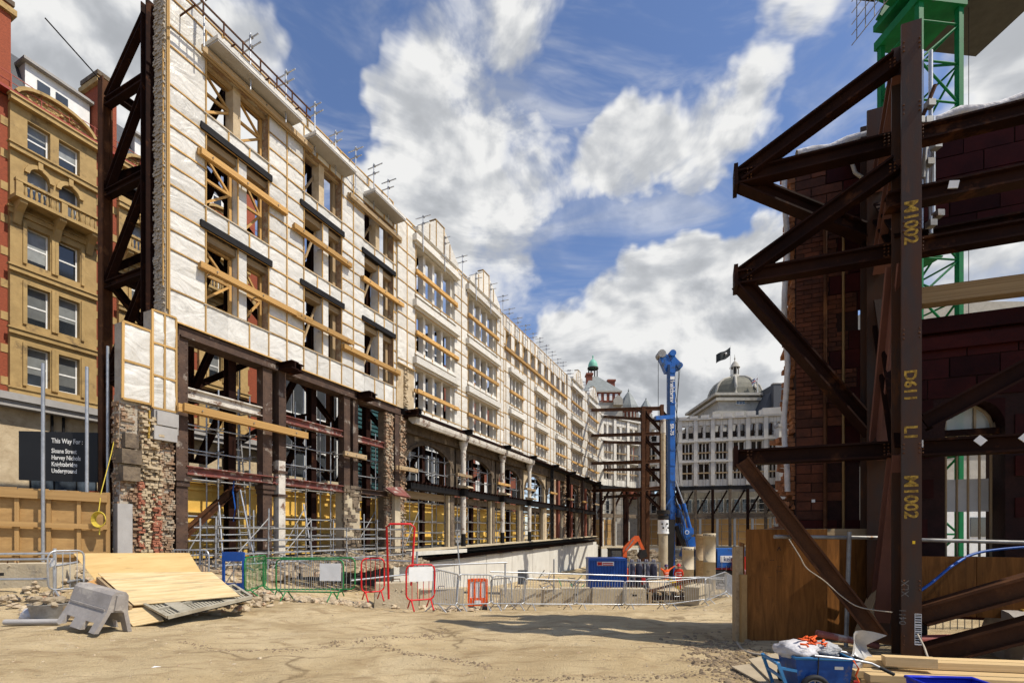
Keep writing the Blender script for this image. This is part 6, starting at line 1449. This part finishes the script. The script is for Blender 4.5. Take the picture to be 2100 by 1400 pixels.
for k in range(5): x = lerp(arch_x0, arch_x1, (k + .6) / 5.2); tube('window_bar', WR, (x, .2, az0), (x, .2, zs - .1), .018, M_timberg)
box('boarding', WR, (arch_x0 + .01, .42, lerp(az0, zs, .36)), (arch_x1 - .02, .44, lerp(az0, zs, .62)), M_white_p)
# pipes up the wall
for px, m, rr in ((1690, M_rust, .03), (1727, mat('brass_pipe', (.22, .13, .045), None, 4, .5, var=.05), .022), (1768, M_timberg, .03)):
    x = rx(px); tube('pipe', WR, (x, -.09, 1.7), (x, -.09, 7.2 if px < 1760 else 7.5), rr, m)
box('white_tag', WR, (rx(1664), -.03, rz(1664, 1030)), (rx(1671), -.022, rz(1664, 1024)), M_white_p)
# timber in the big opening
o = beam('timber_beam', None, RM @ V((rx(1865), -.2, 5.5)), RM @ V((X1, -.2, 5.42)), .22, .26, M_timberg); tag(o, 'timber beam laid across the big square opening of the dark wall', 'timber')
b = MB(); q = [RM @ V((rx(1735), -.05, 8.3)), RM @ V((rx(1745), -.25, 7.7)), RM @ V((rx(1765), -.3, 7.5)), RM @ V((rx(1775), -.2, 7.55))]; b.path(q, .03, 5); tag(put('cable_end', b.mesh('cable_end', M_cable)), 'bent cable end hanging from the top of the dark wall', 'cable')
# ---- right steel frame
SFm = thing('truss_tower', 'big dark rusty steel frame of columns, pointed trusses and diagonals at the right', 'steel frame')
dirR = V((.932, -.3625, 0)); perp = V((.3625, .932, 0))
C1 = V((5.46, 6.72, 0)); C2 = C1 + perp * 1.18
def pR(t, z, off=0.0): return C1 + dirR * t + perp * off + V((0, 0, z))
beam('column', SFm, pR(0, 0), pR(0, 8.68), .34, .36, M_rustc, 'box', up=perp) if False else None
# main column: broad I section seen on its flange
b = MB()
for (x0, x1, y0, y1) in ((-.10, .125, -.19, -.165), (-.10, .125, .165, .19), (.0, .024, -.165, .165)): b.lohi((x0, y0, -.05), (x1, y1, 8.68))
b.v = [tuple(C1 + dirR * p[0] + perp * p[1] + V((0, 0, p[2]))) for p in b.v]; col1 = part('column', b, M_rustc, SFm)
b = MB()
for (x0, x1, y0, y1) in ((-.17, .17, -.18, -.155), (-.17, .17, .155, .18), (-.012, .012, -.155, .155)): b.lohi((x0, y0, -.05), (x1, y1, 8.5))
b.v = [tuple(C2 + dirR * p[0] + perp * p[1] + V((0, 0, p[2]))) for p in b.v]; part('column', b, M_rustc, SFm)
tips = [(7.46, 8.35, 6.55), (5.86, 6.9, 3.4)]
for zt, zu, zd in tips:
    beam('truss_beam', SFm, pR(-2.1, zt, .36), pR(4.6, zt, .36), .20, .22, M_rustd, 'I')
    beam('truss_brace', SFm, pR(-2.06, zt + .03, .35), pR(-.1, zu, .0), .20, .22, M_rustd, 'I')
    beam('truss_brace', SFm, pR(-2.06, zt - .03, .37), pR(-.05, zd, 1.15), .20, .22, M_rustd, 'I')
    b = MB(); b.lohi((-.03, -.17, -.17), (.03, .17, .17)); b.v = [tuple(pR(-2.12, zt, .36) + dirR * p[0] + perp * p[1] + V((0, 0, p[2]))) for p in b.v]; part('end_plate', b, M_rustd, SFm)
beam('truss_beam', SFm, pR(-2.1, 2.98, .36), pR(4.6, 2.98, .36), .22, .24, M_rustd, 'I'); beam('truss_brace', SFm, pR(-2.03, 2.9, .2), pR(-.3, .3, .0), .20, .22, M_rust, 'I')
b = MB(); b.lohi((-.03, -.17, -.17), (.03, .17, .17)); b.v = [tuple(pR(-2.12, 2.98, .36) + dirR * p[0] + perp * p[1] + V((0, 0, p[2]))) for p in b.v]; part('end_plate', b, M_rustd, SFm)
for z in (6.42, 6.38): beam('rear_beam', SFm, pR(-.2, z, .05 if z > 6.4 else 1.18), pR(4.6, z, .05 if z > 6.4 else 1.18), .2, .22, M_rustd, 'I')
for za, zc in ((8.3, 7.2), (7.1, 5.9), (5.6, 2.95), (2.9, .4)):                      # braces between the two columns
    beam('column_brace', SFm, pR(.0, za, .2), C2 + V((0, 0, zc)) - perp * .15, .22, .24, mat('sunlit_pink_steel', (.155, .062, .042), (.11, .045, .03), 2, .7, var=.1), 'I')  # rusty steel lightened to pink: its sunlit side is put into the colour
    beam('column_brace', SFm, pR(.02, zc, .2), C2 + V((0, 0, za - .2)) - perp * .15, .2, .22, M_rustd, 'I') if za in (7.1, 5.6) else None
bo = MB()
for zt_, zu_, zd_ in tips + [(2.98, 2.98, 2.98)]:
    for tt in (-1.95, -.16, .24):
        for k in range(8): p_ = pR(tt + .05 * (k % 2), zt_ - .075 + .05 * (k // 2), .36 - .105); bo.rock(p_, .014, 1)
    if zu_ > zt_:
        for k in range(6): bo.rock(pR(-.2 + .05 * (k % 2), zu_ - .14 + .05 * (k // 2), -.11), .014, 1)
for z_b in (.25, 1.0, 2.85, 4.4, 5.85, 7.45, 8.3):
    for k in range(6): bo.rock(pR((-.075, .10)[k % 2], z_b + .06 * (k // 2), -.194), .013, 1)
part('bolts', bo, M_rust, SFm)
beam('diagonal', SFm, pR(.25, 3.3, .1), pR(4.2, 5.6, .1), .22, .24, M_rustd, 'I')
for z0, z1 in ((.62, 2.3), (.05, 1.75)): beam('diagonal', SFm, pR(.2, z0, .1), pR(4.2, z1, -.1), .26, .28, M_rust, 'I')
beam('diagonal', SFm, C2 + V((-.4, -.2, .05)), C2 + V((.12, -.1, 1.25)), .16, .18, M_timberg)
# white bolt plates on the low beams
for px, py, rot in ((1893, 893, 0), (2010, 888, .78), (2090, 882, .78), (1944, 374, .2)):
    t_ = (px - 1857) / 148.0; z = 2.98 if py > 800 else 6.42; b = MB(); b.box((0, 0, 0), (.11, .012, .10), Matrix.Rotation(rot, 3, 'Y'))
    o_ = .3 if z < 4 else .05
    b.v = [tuple(pR(t_ * .86, z + (.04 if z < 4 else .0), o_) + dirR * p[0] + perp * (p[1] - .128) + V((0, 0, p[2]))) for p in b.v]; part('bolt_plate', b, M_white_p, SFm)
# spray painted marks on the main column (reading up the flange)
for body, zc, size in (('M1002', 6.26, .19), ('D611', 3.97, .17), ('L1', 3.22, .18), ('M1002', 2.55, .19)):
    c = pR(-.065, zc, -.194); text('marking', SFm, body, size * 1.12, face_to(c, (0, 0, -1), dirR), M_ytext, .0015, .006)
text('chalk_mark', SFm, '0411', .11, face_to(pR(-.05, .52, -.194), (0, 0, 1), -dirR), M_chalk, .001, .0); text('chalk_mark', SFm, 'XLX', .12, face_to(pR(-.02, .9, -.194), (0, 0, 1), -dirR), M_chalk, .001, .0)
lb = MB(); lb.lohi((.045, -.198, .26), (.12, -.191, .68)); lb.v = [tuple(C1 + dirR * p[0] + perp * p[1] + V((0, 0, p[2]))) for p in lb.v]; lbo = part('barcode_label', lb, M_white_p, SFm)
lb = MB(); z = .28
while z < .66: h_ = U(.006, .022); lb.lohi((.05, -.2005, z), (.115, -.1985, z + h_)); z += h_ + U(.008, .02)
lb.v = [tuple(C1 + dirR * p[0] + perp * p[1] + V((0, 0, p[2]))) for p in lb.v]; part('barcode', lb, M_dark, SFm)
lb = MB(); lb.lohi((.02, -.197, 1.62), (.05, -.191, 1.66)); lb.v = [tuple(C1 + dirR * p[0] + perp * p[1] + V((0, 0, p[2]))) for p in lb.v]; part('yellow_sticker', lb, M_yellow, SFm)
# scaffold tubes clipped on the frame
ST = thing('scaffold_bundle', 'pale scaffold tubes with couplers standing beside the main column', 'scaffold')
for px, y0, y1, d in ((1890, 105, 470, 7.5), (1909, 105, 480, 7.45), (1881, 280, 365, 7.3), (1900, 250, 420, 7.25), (1914, 240, 440, 7.3)): tube('tube', ST, pix(px, y1, d), pix(px, y0, d), .028, M_galv)
tube('tube', ST, pix(1872, 290, 7.3), pix(1918, 175, 7.2), .028, M_rust); tube('tube', ST, pix(1893, 365, 7.2), pix(1900, 280, 7.2), .028, M_galvd)
for px, py in ((1907, 215), (1902, 250), (1920, 300), (1905, 335), (1925, 440), (1893, 275), (1910, 460), (1885, 250)): c = pix(px, py, 7.2); box('coupler', ST, c - V((.05, .05, .04)), c + V((.05, .05, .05)), M_galvd)
# ---- plywood box and boards at the foot
PX = thing('plywood_box', 'stained plywood box with timber corner posts at the foot of the steel frame', 'hoarding')
fa, fb = at(1530, 7.85), at(1697, 7.6); rv = (fb - fa).normalized(); nv2 = V((rv.y, -rv.x, 0))
def slabp(name, a, c, z0, z1, m, th=.02, par=PX):
    b = MB(); b.slab([a + V((0, 0, z0)), c + V((0, 0, z0)), c + V((0, 0, z1)), a + V((0, 0, z1))], th); return part(name, b, m, par)
slabp('plywood_panel', fa, fb, .0, 1.83, M_plyd); b0 = at(1516, 9.1); slabp('plywood_panel', b0, fa + V((-.03, .03, 0)), .0, 1.6, M_plyd)
box('corner_post', PX, fa + V((-.16, .02, 0)), fa + V((-.04, .14, 1.55)), M_timberg); box('corner_post', PX, fa + V((-.10, -.06, 0)), fa + V((-.01, .015, 1.1)), M_plyb)
fc = at(1785, 7.95); slabp('plywood_panel', fb + V((.02, .2, 0)), fc, .0, 1.72, M_plyd)
box('cap_rail', PX, fa + V((.3, .03, 1.72)), fa + V((2.2, .16, 1.84)), M_timberg)
mk = [('arrow', 1596, 1135), ('a', 1606, 1148)]
MK = M_dark
for i, (bd, px, py, sz) in enumerate((('^', 1592, 1133, .14), ('KALBAK', 1577, 1150, .075), ('----', 1593, 1162, .06), ('--.--', 1595, 1172, .06), ('~ --', 1574, 1185, .06))):
    p = pix(px, py, 7.74); text('pencil_mark', PX, bd if i < 1 else '---', sz, face_to(p + nv2 * .03 - V((0, .0, 0)), rv, (0, 0, 1)), MK, .0008, 0)
# low ply strip behind the right diagonals
LP = thing('plywood_strip', 'low plywood boarding behind the diagonals at the lower right', 'hoarding'); la, lb_ = at(1868, 7.25), at(2150, 6.75); slabp('plywood_panel', la, la.lerp(lb_, .495), .55, 1.42, M_plyd, .02, LP); slabp('plywood_panel', la.lerp(lb_, .5), lb_, .55, 1.42, M_plyd, .02, LP); beam('post', LP, at(1890, 7.3, 0), at(1890, 7.3, 1.4), .1, .1, M_black); beam('post', LP, at(2110, 6.9, 0), at(2110, 6.9, 1.4), .1, .1, M_timberg)
HR = thing('tube_handrail', 'long scaffold tube handrail crossing the dark wall at the right', 'handrail'); tube('rail', HR, pix(1588, 1100, 7.35), pix(1860, 1103, 7.5), .03, M_galvd); tube('rail', HR, pix(1860, 1106, 7.15), pix(2180, 1114, 6.6), .028, M_galvd); tube('post', HR, pix(1742, 1090, 7.4), at(1735, 7.4, 0), .03, M_galvd)
# cables and hose
def hose(label, pts, r, m, cat='cable'):
    b = MB(); P = [pix(*p) for p in pts]; out = []
    for i in range(len(P) - 1):
        p0 = P[max(0, i - 1)]; p1 = P[i]; p2 = P[i + 1]; p3 = P[min(len(P) - 1, i + 2)]
        for k in range(6):
            t = k / 6; out.append(.5 * ((2 * p1) + (p2 - p0) * t + (2 * p0 - 5 * p1 + 4 * p2 - p3) * t * t + (3 * p1 - p0 - 3 * p2 + p3) * t ** 3))
    out.append(P[-1]); b.path(out, r, 6); return tag(put('cable', b.mesh('cable', m)), label, cat)
hose('blue hose arching over the plywood strip at the right', [(1866, 1225, 6.6), (1910, 1195, 6.8), (1960, 1155, 7.0), (2010, 1132, 7.1), (2110, 1121, 7.0), (2200, 1121, 6.8)], .02, M_bluehose, 'hose')
hose('thin pale cable draped across the plywood box', [(1618, 1105, 7.0), (1640, 1140, 6.95), (1655, 1165, 6.95), (1690, 1190, 6.9), (1730, 1225, 6.85), (1765, 1245, 6.8), (1830, 1255, 6.6)], .008, M_cable)
hose('pale hose snaking from the box corner along the ground', [(1509, 1293, 8.55), (1511, 1315, 7.9), (1530, 1335, 7.25), (1575, 1344, 6.95), (1600, 1345, 6.95)], .018, M_cable, 'hose')
hose('loose cable hanging from the main column to the planks', [(1882, 1300, 6.3), (1895, 1325, 6.1), (1905, 1350, 5.8), (1925, 1368, 5.5)], .012, M_cable)
# grey drum and red pipe behind the diagonals
DR = thing('rubber_roller', 'grey rounded drum with yellow dashes at the right edge', 'drum', at(2105, 6.9, 0)); b = MB(); b.tube((-.35, 0, .25), (.5, -.2, .25), .42, 20); part('drum', b, M_greyp, DR)
b = MB()
for k in range(10): q = .6 + k * .22; b.box((-.1, -.42 * math.cos(q) * 1.0 - .03, .25 + .43 * math.sin(q)), (.1, .05, .03))
part('yellow_dash', b, M_ytext, DR)
o = tube('red_pipe', None, at(1875, 7.3, .14), at(1990, 7.1, .2), .09, mat('pink_pipe', (.36, .10, .085), None, 3, .6, var=0)); tag(o, 'faded red pipe on the ground behind the main column', 'pipe')
o = tube('red_pipe', None, at(1675, 7.0, .32), at(1800, 6.9, .16), .05, M_ironred); tag(o, 'thin rusty red pipe propped behind the blue cart', 'pipe')
GBr = barrier('grey barrier seen under the diagonals behind the right frame', (1890, 9.0), (2100, 8.8), M_galvd, za=-.35) 
# ---- blue cart full of rubbish
CA = thing('rubbish_cart', 'blue two-wheeled rubbish cart heaped with white and red rubbish', 'cart', at(1664, 5.25, 0), -.12); CA.scale = (.76, .76, .76)
b = MB(); b.add([(-.28, -.26, .14), (.36, -.26, .14), (.36, .26, .14), (-.28, .26, .14), (-.34, -.30, .60), (.40, -.30, .60), (.40, .30, .60), (-.34, .30, .60)], [(3, 2, 1, 0), (0, 1, 5, 4), (1, 2, 6, 5), (2, 3, 7, 6), (3, 0, 4, 7)]); part('bin', b, mat('grimy_blue', (.010, .075, .30), (.008, .045, .18), 3, .55, bump=.2, bscale=5, var=0, c3=(.16, .14, .11), s3=4, t3=.62), CA)
b = MB(); b.path([(-.34, -.30, .60), (.40, -.30, .60), (.40, .30, .60), (-.34, .30, .60)], .022, 6, True); part('rim', b, mat('light_blue_tube', (.05, .22, .46), None, 4, .45, var=0), CA)
for e in (-.30, .30):
    b = MB(); b.path([(-.1, e, .64), (.4, e, .60), (.62, e, .56), (.86, e, .44)], .018, 6); part('handle', b, M_galv, CA); tube('grip', CA, (.72, e, .51), (.90, e, .42), .024, M_tyre)
for e in (-.365, .365):
    b = MB(); b.path([(-.12 + .165 * math.cos(k * math.pi / 12), e, .20 + .165 * math.sin(k * math.pi / 12)) for k in range(24)], .036, 7, True); o = part('wheel', b, M_tyre, CA)
    b = MB(); b.path([(-.12 + .125 * math.cos(k * math.pi / 10), e, .20 + .125 * math.sin(k * math.pi / 10)) for k in range(20)], .012, 5, True)
    for k in range(8): b.tube((-.12, e, .20), (-.12 + .125 * math.cos(k * math.pi / 4), e, .20 + .125 * math.sin(k * math.pi / 4)), .008, 5)
    b.tube((-.12, e - .03, .20), (-.12, e + .03, .20), .03, 8); put('rim', b.mesh('rim', M_galvd), o)
for e in (-.28, .28): beam('leg_frame', CA, (-.56, e, .52), (-.40, e, .05), .04, .04, MATS['light_blue_tube']); beam('leg_frame', CA, (-.56, e, .46), (-.32, e, .42), .035, .035, MATS['light_blue_tube'])
for z in (.5, .3): beam('leg_cross', CA, (-.55 + (.5 - z) * .35, -.28, z), (-.55 + (.5 - z) * .35, .28, z), .035, .035, MATS['light_blue_tube'])
box('maker_plate', CA, (.16, -.302, .46), (.27, -.294, .50), M_galv)
tube('fire_bottle', CA, (.42, -.33, .16), (.42, -.33, .32), .035, M_redm)
b = MB(); b.path([(.38, -.33, .6), (.43, -.36, .5), (.40, -.35, .4), (.44, -.35, .32)], .012, 5); part('orange_strap', b, M_hivis, CA); b = MB(); b.path([(-.05, -.31, .62), (-.06, -.32, .45), (-.08, -.31, .25)], .009, 5); part('chain', b, M_dark, CA)
cart_p = CA.location
random.seed(3)
blob('rubbish_bag', (cart_p.x - .15, cart_p.y, .50), .22, .2, .10, M_rag, 'crumpled whitish rubbish heaped on the left of the blue cart', 'rubbish', seed=7, lump=.16); blob('rubbish_bag', (cart_p.x + .13, cart_p.y + .02, .50), .17, .17, .09, mat('grey_film', (.40, .40, .40), None, 8, .5, bump=.5, var=0), 'grey plastic rubbish heaped on the right of the blue cart', 'rubbish', seed=8, lump=.16)
b = MB()
for k in range(14): p = V((cart_p.x - .06 + U(-.15, .17), cart_p.y + U(-.15, .08), .58 + U(-.02, .04))); b.path([p, p + V((U(-.1, .1), U(-.08, .08), U(-.02, .04))), p + V((U(-.15, .15), U(-.1, .1), U(-.04, .0)))], .012, 5)
tag(put('red_netting', b.mesh('red_netting', M_hivis)), 'tangle of orange red netting on top of the cart', 'netting')
b = MB(); random.seed(12); n = 8
for j in range(n + 1):
    for i in range(n + 1):
        u, v = i / n, j / n; b.v.append((at(1745, 5.5).x - .28 + .5 * u + .1 * v + .05 * math.sin(v * 9 + u * 4), 5.52 + .10 * math.sin(u * 7 + v * 3) + .06 * math.sin(v * 11), .03 + .62 * v * (1 - .35 * (u - .75) ** 2 * 2.2) * (1 if u > .4 else .55 + u)))
b.f = [(j * (n + 1) + i, j * (n + 1) + i + 1, (j + 1) * (n + 1) + i + 1, (j + 1) * (n + 1) + i) for j in range(n) for i in range(n)]; b.sm = [True] * len(b.f)
tag(put('plastic_sheet', b.mesh('plastic_sheet', mat('clear_film', (.50, .49, .46), (.36, .35, .33), 6, .3, bump=.4, bscale=8, var=0, spec=.6))), 'crumpled translucent plastic sheet beside the blue cart', 'plastic sheet')
# ---- stack of planks
for r_ in range(4):
    for c_ in range(5):
        z = .05 + r_ * .085; y = 4.85 + c_ * .14 + U(-.02, .02); x0 = at(1772, 5.2).x + U(-.02, .1) + (.12 if r_ == 3 else 0)
        if r_ == 3 and c_ in (0, 1, 4): continue
        o = beam('plank', None, (x0, y + .35, z), (x0 + 3.2, y - .15, z), .125, .075, mat('fresh_pine', (.66, .48, .25), (.52, .35, .16), 2.2, .65, bump=.1, bscale=8, obj=True, stretch=(.5, 6, 6), var=.14)); tag(o, 'sawn plank, %s, %s layer of the bottom right stack' % (('front one', 'second from the front', 'middle one', 'fourth from the front', 'rearmost')[c_], ('lowest', 'second lowest', 'third', 'top')[r_]), 'plank', 'planks in the bottom right stack')
o = beam('plank', None, at(1812, 5.35, .36), at(1918, 5.2, .37), .12, .10, MATS['fresh_pine']); tag(o, 'short thick timber offcut lying on top of the plank stack', 'timber')
CR = thing('blue_crate', 'bright blue plastic crate corner at the bottom edge on the planks', 'crate', at(1930, 4.42, -.07), -.1)
b = MB(); b.add([(0, 0, .03), (.55, 0, .03), (.55, .38, .03), (0, .38, .03), (-.03, -.03, .40), (.58, -.03, .40), (.58, .41, .40), (-.03, .41, .40)], [(3, 2, 1, 0), (0, 1, 5, 4), (1, 2, 6, 5), (2, 3, 7, 6), (3, 0, 4, 7)]); part('shell', b, mat('crate_blue', (.012, .03, .50), None, 3, .4, var=0), CR); b = MB(); b.path([(-.03, -.03, .40), (.58, -.03, .40), (.58, .41, .40), (-.03, .41, .40)], .018, 6, True); part('rim', b, MATS['crate_blue'], CR)
for lbl, q in (('thin board lying flat on the dirt left of the cart', [(1500, 1366), (1560, 1358), (1620, 1395), (1565, 1402)]), ('pale board lying flat by the debris near the box', [(1535, 1356), (1605, 1340), (1690, 1412), (1600, 1420)])):
    P = [V(((x - 1050) / F * (1.71 * F / (y - 1095)), 1.71 * F / (y - 1095), .045 if 'thin' in lbl else .075)) for x, y in q]; b = MB(); b.slab([P[3], P[2], P[1], P[0]], .018); tag(put('flat_board', b.mesh('flat_board', mat('grey_board', (.40, .33, .23), (.31, .25, .17), 3, .85, bump=.2, var=.1))), lbl, 'board')
# ================================================================== TOWER CRANE
d = 22.5
CRN = thing('tower_crane', 'bright green lattice tower crane rising behind the dark wall', 'crane', at(1884, d, 0), .10)
hw = .98; ZT = pix(0, 60, d).z
for ex in (-1, 1):
    for ey in (-1, 1): box('leg', CRN, (ex * hw - .11, ey * hw - .11, -.2), (ex * hw + .11, ey * hw + .11, ZT), M_green)
hgt = 1.75; n = int(ZT / hgt)
for k in range(n + 1):
    z = k * hgt
    for (a, c) in (((-1, -1), (1, -1)), ((1, -1), (1, 1)), ((1, 1), (-1, 1)), ((-1, 1), (-1, -1))):
        tube('brace', CRN, (a[0] * hw, a[1] * hw, z), (c[0] * hw, c[1] * hw, z), .045, M_green)
        if k < n: f_ = (a, c) if k % 2 else (c, a); tube('brace', CRN, (f_[0][0] * hw, f_[0][1] * hw, z), (f_[1][0] * hw, f_[1][1] * hw, z + hgt), .05, M_green)
for q in (4, 8): box('platform', CRN, (-hw, -hw, q * hgt + .1), (hw * .2, hw, q * hgt + .16), M_green)
for e in (-.25, .1): tube('ladder_stile', CRN, (-.4, e, 0), (-.4, e, ZT), .025, M_galvd)
for k in range(60): tube('ladder_rung', CRN, (-.4, -.25, .35 * k), (-.4, .1, .35 * k), .014, M_galvd)
box('slewing_ring', CRN, (-hw - .2, -hw - .2, ZT), (hw + .2, hw + .2, ZT + .4), M_green); b = MB(); b.lathe([(.7, ZT + .4), (.7, ZT + .9)], (0, 0, 0), 16); part('slewing_bearing', b, M_green, CRN)
box('machine_deck', CRN, (-1.2, -1.2, ZT + .95), (3.4, 1.2, ZT + 1.25), M_green); box('counter_jib', CRN, (1.6, -1.4, ZT + .55), (4.6, 1.4, ZT + .93), mat('crane_grey', (.05, .05, .046), None, 3, .7, var=0)); box('ballast', CRN, (2.6, -1.3, ZT + 1.26), (4.4, 1.3, ZT + 3.4), MATS['crane_grey'])
beam('mast_strut', CRN, (-1.2, -.8, ZT + 1.2), (.6, -.8, ZT + 4.5), .25, .3, M_green); beam('mast_strut', CRN, (-1.2, .8, ZT + 1.2), (.6, .8, ZT + 4.5), .25, .3, M_green); beam('mast_strut', CRN, (-2.0, 0, ZT + 1.6), (.4, 0, ZT + .9), .4, .5, M_green)
for z in (ZT + 1.0, ZT + 2.1, ZT + 1.55, ZT + .5, ZT): tube('cage_rail', CRN, (-2.5, -1.3, z), (-1.3, -1.3, z + .02), .02, M_galvd); tube('cage_rail', CRN, (-2.5, -1.3, z), (-2.5, 1.0, z), .02, M_galvd)
for k in range(5): tube('cage_post', CRN, (-2.5 + .3 * k, -1.3, ZT), (-2.5 + .3 * k, -1.3, ZT + 2.1), .02, M_galvd); tube('cage_post', CRN, (-2.5, -1.3 + .5 * k, ZT), (-2.5, -1.3 + .5 * k, ZT + 2.1), .02, M_galvd)
box('cab', CRN, (-2.6, -1.2, ZT + 2.2), (-1.3, 1.0, ZT + 4.2), M_dark)
for x in (1.55, 1.9): tube('hoist_rope', CRN, (x, -.6, ZT + .6), (x, -.6, 0), .012, M_dark)
# scenery behind the wall openings
BH = thing('distant_block', 'pale block with scaffold seen through the green crane mast', 'building', at(1905, 60, 0)); box('wall', BH, (-6, 0, -3), (14, 10, pix(0, 618, 60).z), M_terrag)
for k in range(6): box('band', BH, (-6, -.3, 12 + k * 2.7), (14, -.001, 12.3 + k * 2.7), M_cement)
BL = thing('site_cabin', 'white site cabin behind the barred opening of the dark wall', 'cabin', at(1990, 30, 0)); box('wall', BL, (-3, 0, -.2), (6, 3, 3.6), M_white_p); box('roof', BL, (-3.1, -.1, 3.6), (6.1, 3.1, 3.8), M_cement); box('window', BL, (0, -.05, 1.6), (1.6, -.001, 2.8), M_glass); box('red_panel', BL, (-1.6, -.2, 3.9), (-.4, .1, 5.0), M_redm)
# ================================================================== RUBBLE AND DEBRIS (uncountable)
random.seed(99)
def scatter(name, label, m, pts):
    b = MB()
    for p, r in pts: b.rock(p, r, U(.5, .9))
    o = put(name, b.mesh(name, m)); o['kind'] = 'stuff'; tag(o, label, 'rubble'); return o
def gr(px, py):                                     # ground point under a bearing and height line
    d = 9.0
    for _ in range(25):
        x = (px - 1050) / F * d; d = lerp(d, (H - ground_z(x, d)) * F / (py - 1095), .5)
    return V(((px - 1050) / F * d, d, 0))
pts = []
for k in range(500):
    t = R(); p = gr(lerp(520, 1490, t), lerp(1222, 1248, t) + random.gauss(0, 5)); p.z = gz(p.x, p.y); pts.append((p, abs(random.gauss(.0, .028)) + .012))
for k in range(650): p = V((U(-9.5, -1), U(13.2, 17.0), 0)); p.z = gz(p.x, p.y) + U(-.02, .06); pts.append((p, abs(random.gauss(0, .06)) + .03))
for k in range(1500): p = gr(U(-40, 1560), 1238 + abs(random.gauss(0, 80))); p.z = gz(p.x, p.y); pts.append((p, abs(random.gauss(0, .008)) + .005))
scatter('stones', 'small pale stones and crumbs scattered over the dirt', M_rubble, pts)
pts = []
for cx, cy, n in ((1470, 1335, 260), (1500, 1375, 200), (1545, 1350, 200), (1440, 1318, 120), (1560, 1385, 120)):
    for k in range(n): p = gr(cx + random.gauss(0, 38), max(1300, cy + random.gauss(0, 14))); p.z = gz(p.x, p.y); pts.append((p, abs(random.gauss(0, .018)) + .008))
for line in ([(370, 1318), (470, 1335), (620, 1332), (700, 1318), (800, 1310), (880, 1302), (915, 1290)], [(780, 1322), (850, 1345), (930, 1358), (1010, 1375)], [(1030, 1400), (1180, 1388), (1330, 1390), (1420, 1382)]):
    for (a, c) in zip(line, line[1:]):
        for k in range(90): t = R(); p = gr(lerp(a[0], c[0], t) + random.gauss(0, 8), lerp(a[1], c[1], t) + random.gauss(0, 2.6)); p.z = gz(p.x, p.y); pts.append((p, abs(random.gauss(0, .010)) + .003))
scatter('earth_crumbs', 'dark earth crumbs along cracks and beside the plywood box', M_rubbled, pts)
pts = []
for k in range(420): p = V((U(-11.8, -5.8), U(10.2, 13.5), 0)); p.z = gz(p.x, p.y) + U(-.05, .16); pts.append((p, U(.03, .12)))
scatter('rubble_heap', 'broken brick and stone heaped under the plywood sheets', M_rubble, pts)
b = MB()
for k in range(700):
    s = U(.2, 14); y = U(-2.6, .3); p = fw(s, y, 0); p.z = max(gz(p.x, p.y), lerp(0, .55, ss((y + 2.6) / 2.4))) + U(-.05, .1); b.brickbox(p, (.3 * U(.5, 1.4), .22, .14), .5)
o = put('rubble_bank', b.mesh('rubble_bank', M_rubble)); o['kind'] = 'stuff'; tag(o, 'bank of broken masonry at the foot of the open bays', 'rubble')
b = MB()
for k in range(900):
    p = at(U(1280, 1620), U(62, 79)); p.z = -3 + max(0, (p.y - 62) / 17) * 1.9 + U(-.2, .3); b.brickbox(p, (.9 * U(.3, 1.4), .7, .4), .5)
o = put('rubble_bank', b.mesh('rubble_bank', M_rubble)); o['kind'] = 'stuff'; tag(o, 'rubble bank in front of the far facade behind the rig', 'rubble')
b = MB(); b.slab([V((0, 0, 0)), V((.09, 0, 0)), V((.11, .04, .01)), V((.02, .05, .015))], .004); o = put('paper_scrap', b.mesh('paper_scrap', M_white_p), None, Matrix.Translation(gr(308, 1374) + V((0, 0, .03)))); tag(o, 'small white paper scrap lying on the open dirt', 'paper')
